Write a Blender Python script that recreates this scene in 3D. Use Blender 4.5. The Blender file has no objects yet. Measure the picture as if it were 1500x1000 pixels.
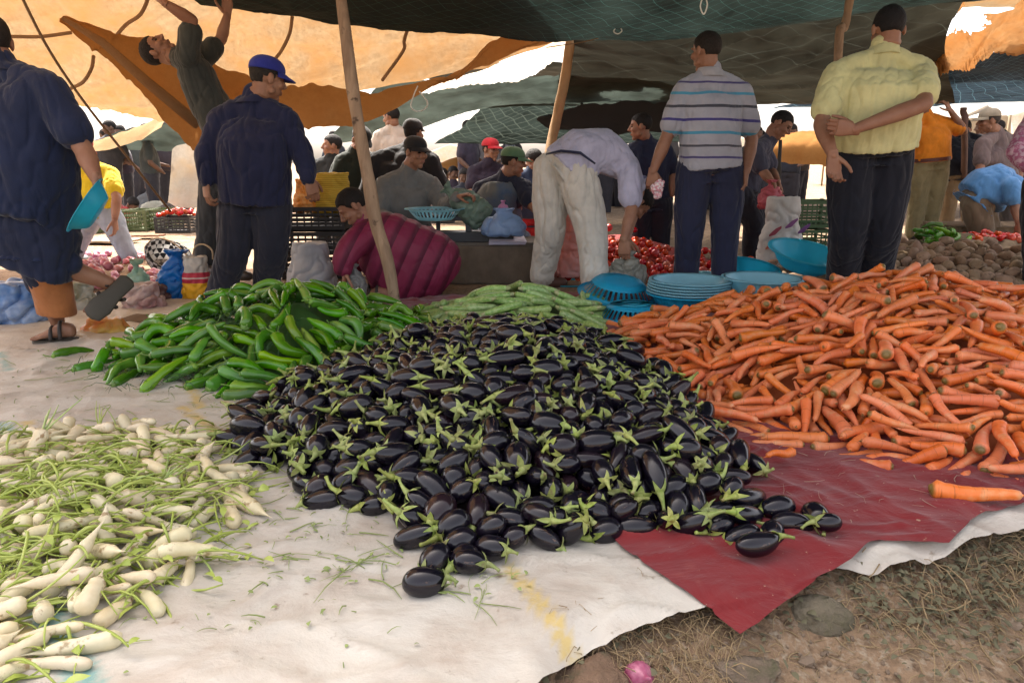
import bpy, bmesh, math, random
from mathutils import Vector, Matrix, Euler, Quaternion, noise
V = Vector
PI = math.pi
rad = math.radians
FPX, PITCH, CAMH = 1083.3, rad(13.8), 0.88
cP, sP = math.cos(PITCH), math.sin(PITCH)

def ray(px, py):
    v = (500-py)/FPX
    return V(((px-750)/FPX, cP+sP*v, -sP+cP*v))
def W(px, py, Y):                 # the point on a sight line at distance Y
    d = ray(px, py)
    return d*(Y/d.y) + V((0, 0, CAMH))
def G(px, py, z=0.0):             # the point of the ground seen there
    d = ray(px, py)
    return d*((z-CAMH)/d.z) + V((0, 0, CAMH))

def frames(pts):
    n = len(pts); T = []
    for i in range(n):
        a = pts[max(i-1, 0)]; b = pts[min(i+1, n-1)]
        t = (b-a)
        T.append(t.normalized() if t.length > 1e-9 else V((0, 0, 1)))
    u = T[0].orthogonal().normalized()
    out = []
    for t in T:
        u = (u-t*u.dot(t))
        u = u.normalized() if u.length > 1e-6 else t.orthogonal().normalized()
        out.append((t, u, t.cross(u)))
    return out

def tube(bm, pts, radii, n=8, mat=0, rf=None, cap=True, smooth=True):
    pts = [V(p) for p in pts]
    if not hasattr(radii, '__len__'): radii = [radii]*len(pts)
    fr = frames(pts); rings = []
    for i, (p, r) in enumerate(zip(pts, radii)):
        t, u, w = fr[i]; ring = []
        for k in range(n):
            a = 2*PI*k/n
            rr = r*(rf(i/(len(pts)-1), a) if rf else 1)
            ring.append(bm.verts.new(p+(u*math.cos(a)+w*math.sin(a))*rr))
        rings.append(ring)
    fs = []
    for a, b in zip(rings, rings[1:]):
        for k in range(n):
            fs.append(bm.faces.new((a[k], a[(k+1) % n], b[(k+1) % n], b[k])))
    if cap:
        fs.append(bm.faces.new(rings[0][::-1])); fs.append(bm.faces.new(rings[-1]))
    for f in fs:
        f.material_index = mat; f.smooth = smooth
    return rings

def to_mesh(bm, name, mats=()):
    me = bpy.data.meshes.new(name); bm.to_mesh(me); bm.free()
    for m in mats: me.materials.append(m)
    return me
EXPO = 2.3
# ---------------------------------------------------------------- vegetables
def egg(L, R, waist, tip, nseg=14, bend=0.0, n=16, lob=None):
    bm = bmesh.new(); pts = []; rs = []
    for i in range(nseg+1):
        t = i/nseg; a = PI*t
        x = -math.cos(a)*L/2
        # 0 = stem end, 1 = blossom end
        r = R*math.sin(a)**0.9*(waist+(1-waist)*t**0.8) if 0 < i < nseg else R*0.04
        pts.append(V((x, 0, bend*(x/L*2)**2*L))); rs.append(r)
    tube(bm, pts, rs, n, rf=lob)
    return bm

def aubergine_shape(k):
    rnd = random.Random(100+k)
    L = [.082, .096, .072, .09, .110, .068, .08][k % 7]; R = [.0325, .028, .0325, .036, .030, .031, .029][k % 7]
    bend = rnd.uniform(-.06, .1)
    bm = egg(L, R, rnd.uniform(.62, .85), 1, bend=bend)
    cx = bmesh.new()
    np_, ns = 5, 40
    def surf(t, a, off):
        x = -math.cos(PI*t)*L/2
        w = .74
        r = R*max(math.sin(PI*t), .02)**0.9*(w+(1-w)*t**0.8)+off
        return V((x, math.cos(a)*r, math.sin(a)*r+bend*(x/L*2)**2*L))
    rows = []
    ph = rnd.uniform(0, 6.28)
    lens = [rnd.uniform(.16, .36) for _ in range(np_)]; lift = [rnd.choice([.0005, .002, .007, .014]) for _ in range(np_)]
    K = 6
    for j in range(K+1):
        row = []
        for i in range(ns):
            a = 2*PI*i/ns; q = a*np_/(2*PI); ip = int(q) % np_; fr_ = q-int(q)
            lobe = max(0, 1-abs(fr_-.5)*2)
            reach = .11+(lens[ip]-.1)*lobe**1.9
            t = reach*j/K+.012
            off = .0015+lift[ip]*(j/K)**3*lobe
            row.append(cx.verts.new(surf(t, a+ph+.25*(j/K)*(lobe*(1-lobe)), off)))
        rows.append(row)
    for a, b in zip(rows, rows[1:]):
        for i in range(ns):
            f = cx.faces.new((a[i], b[i], b[(i+1) % ns], a[(i+1) % ns])); f.smooth = True
    sl = rnd.uniform(.022, .05); p = V((-L/2+.002, 0, bend*L)); pts = []; rs = []
    dz = rnd.uniform(-.6, .6); dy = rnd.uniform(-.6, .6)
    for i in range(7):
        t = i/6
        pts.append(p+V((-sl*t, dy*sl*t*t, dz*sl*t*t))); rs.append(.0062*(1-t)**2+.0034+(.0012 if i == 6 else 0))
    tube(cx, pts, rs, 8)
    return bm, cx

def carrot_shape(k):
    rnd = random.Random(200+k)
    L = [.17, .14, .19, .155, .125, .18, .2, .145][k % 8]; R = [.0195, .0175, .021, .0185, .017, .0195, .023, .020][k % 8]
    bm = bmesh.new(); pts = []; rs = []
    ns = 22; bend = rnd.uniform(-.014, .014); b2 = rnd.uniform(-.008, .008); blunt = rnd.random()
    for i in range(ns+1):
        t = i/ns
        x = -L/2+L*t
        if t < .05: r = R*(.55+.45*math.sin(t/.05*PI/2))
        else:
            r = R*(1-.50*t-(.25*t*t if blunt < .5 else 0))
        if t > .93: r *= max(.12, math.sqrt(max(0, 1-((t-.93)/.07)**2)))
        r *= 1+.025*math.sin(t*37+k)+.018*math.sin(t*83+2*k)+rnd.uniform(-.012, .012)
        pts.append(V((x, bend*math.sin(PI*t), b2*math.sin(2*PI*t)))); rs.append(r)
    tube(bm, pts, rs, 12)
    # crown: sunken disc and stub of cut leaves
    p = pts[0]
    tube(bm, [p+V((.001, 0, 0)), p+V((-.003, 0, 0)), p+V((-.0045, 0, 0))], [R*.5, R*.42, R*.2], 8)
    if rnd.random() < .5:
        for q in range(3):
            a = q*2.1
            tube(bm, [p, p+V((-.006-rnd.random()*.006, math.cos(a)*.004, math.sin(a)*.004))], [.0022, .0016], 5)
    if blunt > .4:
        e = pts[-1]
        tube(bm, [e-V((.003, 0, 0)), e+V((.008, .001, 0)), e+V((.018, .004, .001))], [R*.22, .0012, .0005], 5)
    return bm

def pepper_shape(k):
    rnd = random.Random(300+k)
    L = [.19, .215, .165, .20, .18, .23, .15][k % 7]; R = [.024, .0225, .026, .0235, .025, .022, .028][k % 7]
    bm = bmesh.new(); pts = []; rs = []
    ns = 16; bend = rnd.uniform(.01, .055)*rnd.choice([-1, 1]); hook = rnd.uniform(-.03, .03)
    for i in range(ns+1):
        t = i/ns; x = -L/2+L*t
        if t < .06: r = R*(.45+.5*math.sin(t/.06*PI/2))
        else: r = R*(1.0-.35*t)*(1-max(0, t-.55)**1.6*1.7)
        if t > .95: r *= .6
        r *= 1+.05*math.sin(t*15+k)
        pts.append(V((x, bend*math.sin(PI*t)+hook*t**3, bend*.3*math.sin(PI*t*1.5)))); rs.append(max(r, .002))
    pk = rnd.uniform(0, 6)
    tube(bm, pts, rs, 14, rf=lambda t, a: 1+.11*math.cos(3*a+pk+t*1.2)*(1-t*.5)+.05*math.cos(5*a+k*2+t*5)+.04*math.sin(t*21+a*2+k))
    st = bmesh.new(); p = pts[0]
    tube(st, [p+V((.004, 0, 0)), p+V((-.002, 0, 0)), p+V((-.006, 0, 0))], [R*.75, R*.5, .004], 10)
    tube(st, [p, p+V((-.012, .002, 0)), p+V((-.026, .007, .003)), p+V((-.038, .014, .004))], [.0035, .0028, .0026, .0036], 6)
    return bm, st

def courgette_shape(k):
    rnd = random.Random(400+k)
    L = [.19, .16, .21, .175, .2][k % 5]; R = [.02, .0225, .021, .019, .023][k % 5]
    bm = bmesh.new(); pts = []; rs = []; ns = 14; bend = rnd.uniform(-.02, .02)
    for i in range(ns+1):
        t = i/ns; x = -L/2+L*t
        r = R*(.72+.28*min(1, t*1.6))
        if t > .88: r *= math.sqrt(max(.03, 1-((t-.88)/.125)**2))
        pts.append(V((x, bend*math.sin(PI*t), 0))); rs.append(r)
    tube(bm, pts, rs, 14, rf=lambda t, a: 1+.035*math.cos(7*a))
    st = bmesh.new(); p = pts[0]
    tube(st, [p+V((.003, 0, 0)), p+V((-.004, 0, 0)), p+V((-.022, .001, .001))], [R*.74, R*.5, R*.42], 6)
    return bm, st

def radish_shape(k):
    rnd = random.Random(500+k)
    L = [.12, .095, .14, .085, .13, .11, .075][k % 7]; R = [.019, .021, .018, .024, .021, .018, .025][k % 7]
    bm = bmesh.new(); pts = []; rs = []; ns = 24; bend = rnd.uniform(-.025, .025); wob = rnd.uniform(-.01, .01)
    for i in range(ns+1):
        t = i/ns; x = -L*.4+L*1.35*t
        if t < .1: r = R*(.5+.5*math.sin(t/.1*PI/2))
        elif t < .62: r = R*(1-.28*((t-.1)/.52)**1.5)
        else:
            q = (t-.62)/.38
            r = R*.72*(1-q)**1.9+.0014*(1-q)+.0004
        r *= 1+.03*math.sin(t*31+k)+rnd.uniform(-.02, .02)
        pts.append(V((x, bend*t*t*1.6, wob*math.sin(t*5)))); rs.append(r)
    tube(bm, pts, rs, 12)
    st = bmesh.new(); p = pts[0]
    for j in range(rnd.choice([0, 3, 5, 6])):
        a = rnd.uniform(0, 6.28); l = rnd.uniform(.04, .15); c = rnd.uniform(-.04, .04); d = V((-1, .4*math.cos(a), .4*math.sin(a))).normalized()
        q0 = p+V((.003, .005*math.cos(a), .005*math.sin(a))); o = V((0, rnd.uniform(-1, 1), rnd.uniform(-1, .3)))
        tube(st, [q0, q0+d*l*.35, q0+d*l*.7+o*c*.4, q0+d*l+o*c], [.0036, .003, .0024, .0012], 6)
    return bm, st

def potato_shape(k):
    rnd = random.Random(600+k)
    bm = bmesh.new(); bmesh.ops.create_icosphere(bm, subdivisions=3, radius=1)
    sx, sy, sz = rnd.uniform(.045, .062), rnd.uniform(.033, .042), rnd.uniform(.027, .036)
    for v in bm.verts:
        c = v.co; n_ = noise.noise(c*1.1+V((k*7.3, 0, 0)))*.28+noise.noise(c*3+V((k, 3, 0)))*.06
        v.co = V((c.x*sx, c.y*sy, c.z*sz))*(1+n_)
    for f in bm.faces: f.smooth = True
    return bm

def tomato_shape(k):
    rnd = random.Random(700+k)
    bm = bmesh.new(); bmesh.ops.create_uvsphere(bm, u_segments=18, v_segments=12, radius=1)
    R = rnd.uniform(.027, .034); fl = rnd.uniform(.78, 1.15)
    for v in bm.verts:
        c = v.co.copy(); a = math.atan2(c.y, c.x); h = math.hypot(c.x, c.y)
        d = 1+.04*math.cos(a*5)*h
        z = c.z*fl-(.22*math.exp(-h*h*14) if c.z > 0 else 0)
        v.co = V((c.x*d, c.y*d, z))*R
    for f in bm.faces: f.smooth = True
    return bm
def Gp(l): return [G(*p).xy for p in l]
PILES = {
 # name: (shape fn, nproto, footprint, peak xy, H(core), spacing, layers, seed)
 'aubergine': (Gp([(352,685),(440,695),(460,745),(590,760),(625,835),(700,828),(800,815),(850,790),(960,785),(1040,800),(1140,795),(1205,768),(1122,722),(1066,668),(990,620),(938,572),(905,538),(872,514),(800,503),(660,505),(540,535),(430,590),(375,620),(348,655)]), W(742,466,2.72), .26, (.088,.066), 3),
 'carrot': (Gp([(925,492),(945,535),(1010,570),(1070,590),(1085,620),(1130,632),(1250,650),(1300,675),(1390,690),(1490,720),(1600,740)])+[V((2.5,2.1)),V((3.2,3.0)),V((3.2,3.9)),V((2.4,4.1)),V((1.2,4.05)),V((.8,3.9))], W(1305,405,3.3), .33, (.15,.045), 4),
 'pepper': (Gp([(175,520),(250,550),(345,562),(385,572),(430,566),(480,552),(560,540),(585,500)])+[V((-.55,3.95)),V((-1.0,4.0)),V((-1.6,3.85))], W(432,412,3.35), .28, (.15,.055), 4),
 'courgette': (Gp([(625,476),(680,492),(760,496),(860,492),(862,480)])+[V((.45,4.45)),V((0,4.6)),V((-.35,4.4))], W(752,420,4.15), .17, (.17,.05), 3),
 'radish': (Gp([(-90,650),(60,645),(210,632),(300,655),(380,740),(285,800),(270,860),(150,950),(20,1010),(-130,1010)]), W(100,750,1.62), .045, (.10,.05), 3),
 'potato': ([V((1.95,4.75)),V((2.9,4.25)),V((4.2,4.4)),V((4.4,5.5)),V((3.3,6.1)),V((2.2,5.9)),V((1.6,5.3))], V((3.1,5.3,0)), .25, (.1,.075), 2),
 'tomato': ([V((-.3,6.0)),V((.6,5.65)),V((1.6,5.75)),V((1.9,6.5)),V((1.2,7.1)),V((0.2,7.1)),V((-.3,6.7))], V((.95,6.5,0)), .28, (.062,.058), 2),
}
SH = {'aubergine': (aubergine_shape, 7), 'carrot': (carrot_shape, 8), 'pepper': (pepper_shape, 7), 'courgette': (courgette_shape, 5), 'radish': (radish_shape, 7), 'potato': (potato_shape, 6), 'tomato': (tomato_shape, 4)}
def star_s(p, c, poly):
    """|p-c| over distance from c to the boundary in that direction"""
    d = p-c; L = d.length
    if L < 1e-6: return 0
    d = d/L; best = None
    for i in range(len(poly)):
        a = poly[i]-c; b = poly[(i+1) % len(poly)]-c; e = b-a
        den = d.x*e.y-d.y*e.x
        if abs(den) < 1e-12: continue
        t = (a.x*e.y-a.y*e.x)/den; u = (a.x*d.y-a.y*d.x)/den
        if t > 0 and -1e-6 <= u <= 1+1e-6: best = t if best is None else max(best, t)
    return L/best if best else 9
def core_h(name, p):
    poly, pk, H = PILES[name][:3]
    s = star_s(p, V(pk).xy, poly)
    if s >= 1: return -1
    rnd = .12
    q = math.sqrt(s*s+rnd*rnd)-rnd
    return H*max(0, 1-q/(math.sqrt(1+rnd*rnd)-rnd))**.88
# ---------------------------------------------------------------- scene helpers
sc = bpy.context.scene
COL = sc.collection
def link(o):
    COL.objects.link(o); return o
def tag(o, label=None, cat=None, group=None, kind=None):
    if label: o['label'] = label
    if cat: o['category'] = cat
    if group: o['group'] = group
    if kind: o['kind'] = kind
    return o
def empty(name, loc=(0, 0, 0)):
    o = bpy.data.objects.new(name, None); o.location = loc; o.empty_display_size = .05
    return link(o)
def obj(name, me, parent=None, loc=None):
    if isinstance(me, bmesh.types.BMesh): me = to_mesh(me, name)
    o = link(bpy.data.objects.new(name, me))
    if parent:
        o.parent = parent
        if loc is None:     # geometry given in world space: keep it there
            o.matrix_parent_inverse = Matrix.Translation(-parent.location)
    if loc is not None: o.location = loc
    return o
def setm(o, *ms):
    o.data.materials.clear()
    for m in ms: o.data.materials.append(m)
    return o
def smooth(o):
    for p in o.data.polygons: p.use_smooth = True
    return o

# ---------------------------------------------------------------- materials
class NT:
    def __init__(s, name):
        s.m = bpy.data.materials.new(name); s.m.use_nodes = True
        s.t = s.m.node_tree; s.t.nodes.clear(); s.out = s.n('ShaderNodeOutputMaterial')
    def n(s, typ, **kw):
        x = s.t.nodes.new(typ)
        for k, v in kw.items():
            if k.startswith('i_'):
                key = k[2:]; key = int(key) if key.isdigit() else key.replace('_', ' ')
                x.inputs[key].default_value = v
            else: setattr(x, k, v)
        return x
    def l(s, a, b): s.t.links.new(a, b)
def rgb(c): return (c[0], c[1], c[2], 1)
def mixc(T, fac, a, b):
    x = T.n('ShaderNodeMix', data_type='RGBA')
    for k, v in ((0, fac), (6, a), (7, b)):
        if hasattr(v, 'is_linked') or isinstance(v, bpy.types.NodeSocket): T.l(v, x.inputs[k])
        else: x.inputs[k].default_value = v if k == 0 else rgb(v)
    return x.outputs[2]
def noisef(T, scale, detail=4, rough=.6, coord='Object', lo=.35, hi=.65, stretch=None, dist=0):
    tc = T.n('ShaderNodeTexCoord'); src = tc.outputs[coord]
    if stretch:
        mp = T.n('ShaderNodeMapping'); mp.inputs['Scale'].default_value = stretch; T.l(src, mp.inputs[0]); src = mp.outputs[0]
    nz = T.n('ShaderNodeTexNoise'); nz.inputs['Scale'].default_value = scale; nz.inputs['Detail'].default_value = detail
    nz.inputs['Roughness'].default_value = rough; nz.inputs['Distortion'].default_value = dist
    T.l(src, nz.inputs['Vector'])
    mr = T.n('ShaderNodeMapRange'); mr.inputs[1].default_value = lo; mr.inputs[2].default_value = hi
    T.l(nz.outputs[0], mr.inputs[0])
    return mr.outputs[0], nz.outputs[0]
def perobj(T, col, dv=.15, dh=.02, ds=.1):
    """small change of hue and value from object to object"""
    oi = T.n('ShaderNodeObjectInfo')
    hs = T.n('ShaderNodeHueSaturation')
    def rr(mul, lo, hi):
        m = T.n('ShaderNodeMath', operation='MULTIPLY'); T.l(oi.outputs['Random'], m.inputs[0]); m.inputs[1].default_value = mul
        f = T.n('ShaderNodeMath', operation='FRACT'); T.l(m.outputs[0], f.inputs[0])
        r = T.n('ShaderNodeMapRange'); r.inputs[3].default_value = lo; r.inputs[4].default_value = hi; T.l(f.outputs[0], r.inputs[0]); return r.outputs[0]
    T.l(rr(13.7, .5-dh, .5+dh), hs.inputs['Hue']); T.l(rr(71.3, 1-ds, 1+ds), hs.inputs['Saturation']); T.l(rr(37.1, 1-dv, 1+dv), hs.inputs['Value'])
    T.l(col, hs.inputs['Color'])
    return hs.outputs[0]
def finish(T, col, rough=.6, spec=.5, bump=None, bs=.3, bd=.01, coat=0, trans=None, sheen=0, metallic=0):
    p = T.n('ShaderNodeBsdfPrincipled')
    if isinstance(col, bpy.types.NodeSocket): T.l(col, p.inputs['Base Color'])
    else: p.inputs['Base Color'].default_value = rgb(col)
    if isinstance(rough, bpy.types.NodeSocket): T.l(rough, p.inputs['Roughness'])
    else: p.inputs['Roughness'].default_value = rough
    p.inputs['Specular IOR Level'].default_value = spec; p.inputs['Metallic'].default_value = metallic
    p.inputs['Coat Weight'].default_value = coat; p.inputs['Sheen Weight'].default_value = sheen
    if bump is not None:
        b = T.n('ShaderNodeBump'); b.inputs['Strength'].default_value = bs; b.inputs['Distance'].default_value = bd
        T.l(bump, b.inputs['Height']); T.l(b.outputs[0], p.inputs['Normal'])
    out = p.outputs[0]
    if trans:      # (weight, colour): light passing through thin cloth or plastic
        tr = T.n('ShaderNodeBsdfTranslucent')
        c = trans[1]
        if isinstance(c, bpy.types.NodeSocket): T.l(c, tr.inputs[0])
        else: tr.inputs[0].default_value = rgb(c)
        mx = T.n('ShaderNodeMixShader'); mx.inputs[0].default_value = trans[0]
        T.l(out, mx.inputs[1]); T.l(tr.outputs[0], mx.inputs[2]); out = mx.outputs[0]
    T.l(out, T.out.inputs[0])
    return T.m
def ncol(T, c1, c2, scale, **kw):
    f, raw = noisef(T, scale, **kw)
    return mixc(T, f, c1, c2), raw
_cache = {}
def fabric(c, c2=None, scale=9, rough=.85, bump=.35):
    key = (tuple(c), rough)
    if key in _cache: return _cache[key]
    T = NT('fabric'); c2 = c2 or tuple(x*.78 for x in c)
    col, raw = ncol(T, c, c2, scale, detail=5)
    f2, raw2 = noisef(T, 14, detail=3, dist=.6, stretch=(1, 1, .45))
    m = finish(T, col, rough, .25, raw2, bump, .02, sheen=.15)
    _cache[key] = m; return m
def plain(c, rough=.6, spec=.5, var=.12, scale=6, bs=.1, name='plain', metallic=0, coat=0):
    key = (name, tuple(c), rough)
    if key in _cache: return _cache[key]
    T = NT(name); col, raw = ncol(T, c, tuple(x*(1-var*2) for x in c), scale)
    m = finish(T, col, rough, spec, raw, bs, .01, metallic=metallic, coat=coat)
    _cache[key] = m; return m
def skin(c=(.30, .155, .095)):
    key = ('skin', c)
    if key in _cache: return _cache[key]
    T = NT('skin'); col, raw = ncol(T, c, (c[0]*.8, c[1]*.72, c[2]*.7), 11, detail=4)
    f, r2 = noisef(T, 160, detail=2)
    p = finish(T, col, .55, .4, r2, .12, .002)
    b = [n for n in T.t.nodes if n.type == 'BSDF_PRINCIPLED'][0]
    b.inputs['Subsurface Weight'].default_value = .12; b.inputs['Subsurface Radius'].default_value = (.02, .008, .004); b.inputs['Subsurface Scale'].default_value = .5
    _cache[key] = p; return p

def m_aub():
    T = NT('aubergine_skin')
    f, raw = noisef(T, 30, lo=.4, hi=.75)
    col = mixc(T, f, (.0035, .0028, .007), (.008, .005, .011))
    # a few browner fruits
    oi = T.n('ShaderNodeObjectInfo'); mr = T.n('ShaderNodeMapRange'); mr.inputs[1].default_value = .8; mr.inputs[2].default_value = 1; mr.inputs[4].default_value = .6
    T.l(oi.outputs['Random'], mr.inputs[0]); col = mixc(T, mr.outputs[0], col, (.022, .009, .012)); 
    sc_, r2 = noisef(T, 60, lo=.66, hi=.72, stretch=(.3, 1, 1)); col = mixc(T, sc_, col, (.10, .06, .04))
    rf, r3 = noisef(T, 18, lo=.3, hi=.7); rr = T.n('ShaderNodeMapRange'); rr.inputs[3].default_value = .11; rr.inputs[4].default_value = .27; T.l(rf, rr.inputs[0])
    return finish(T, col, rr.outputs[0], .5, raw, .05, .004)
def m_calyx():
    T = NT('aubergine_calyx'); col, raw = ncol(T, (.20, .27, .05), (.33, .36, .12), 60)
    f, r = noisef(T, 25, lo=.55, hi=.7); col = mixc(T, f, col, (.16, .12, .05)); col = perobj(T, col, .22, .015)
    return finish(T, col, .6, .4, raw, .5, .002)
def m_carrot():
    T = NT('carrot_root')
    f, raw = noisef(T, 26, detail=5, lo=.3, hi=.7)
    col = mixc(T, f, (.66, .155, .036), (.74, .22, .078))
    w = T.n('ShaderNodeTexNoise'); w.inputs['Scale'].default_value = 1; w.inputs['Detail'].default_value = 3
    tc = T.n('ShaderNodeTexCoord'); mp = T.n('ShaderNodeMapping'); mp.inputs['Scale'].default_value = (210, 22, 22); T.l(tc.outputs['Object'], mp.inputs[0]); T.l(mp.outputs[0], w.inputs[0])
    mr = T.n('ShaderNodeMapRange'); mr.inputs[1].default_value = .60; mr.inputs[2].default_value = .70; mr.inputs[4].default_value = .75; T.l(w.outputs[0], mr.inputs[0])
    col = mixc(T, mr.outputs[0], col, (.36, .10, .028))
    df, r9 = noisef(T, 15, lo=.56, hi=.72); col = mixc(T, df, col, (.66, .33, .16))
    # the crown end is green-brown
    sx = T.n('ShaderNodeSeparateXYZ'); T.l(tc.outputs['Generated'], sx.inputs[0])
    cr = T.n('ShaderNodeMapRange'); cr.inputs[1].default_value = .045; cr.inputs[2].default_value = .018; T.l(sx.outputs[0], cr.inputs[0])
    col = mixc(T, cr.outputs[0], col, (.17, .115, .03))
    col = perobj(T, col, .12, .005, .06)
    return finish(T, col, .42, .45, w.outputs[0], .35, .002)
def m_pepper():
    T = NT('pepper_skin'); f, raw = noisef(T, 12, lo=.35, hi=.75)
    col = mixc(T, f, (.040, .150, .009), (.10, .27, .018))
    oi = T.n('ShaderNodeObjectInfo'); mr = T.n('ShaderNodeMapRange'); mr.inputs[1].default_value = .75; mr.inputs[2].default_value = 1; T.l(oi.outputs['Random'], mr.inputs[0])
    col = mixc(T, mr.outputs[0], col, (.17, .30, .02)); col = perobj(T, col, .25, .012)
    return finish(T, col, .24, .5, raw, .12, .006)
def m_veg(name, c1, c2, scale, rough, lo=.35, hi=.65, spot=None, dv=.15, bs=.2, dh=.012):
    T = NT(name); col, raw = ncol(T, c1, c2, scale, lo=lo, hi=hi)
    if spot:
        f, r = noisef(T, spot[1], lo=spot[2], hi=spot[2]+.08); col = mixc(T, f, col, spot[0])
    col = perobj(T, col, dv, dh); return finish(T, col, rough, .45, raw, bs, .003)
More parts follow.
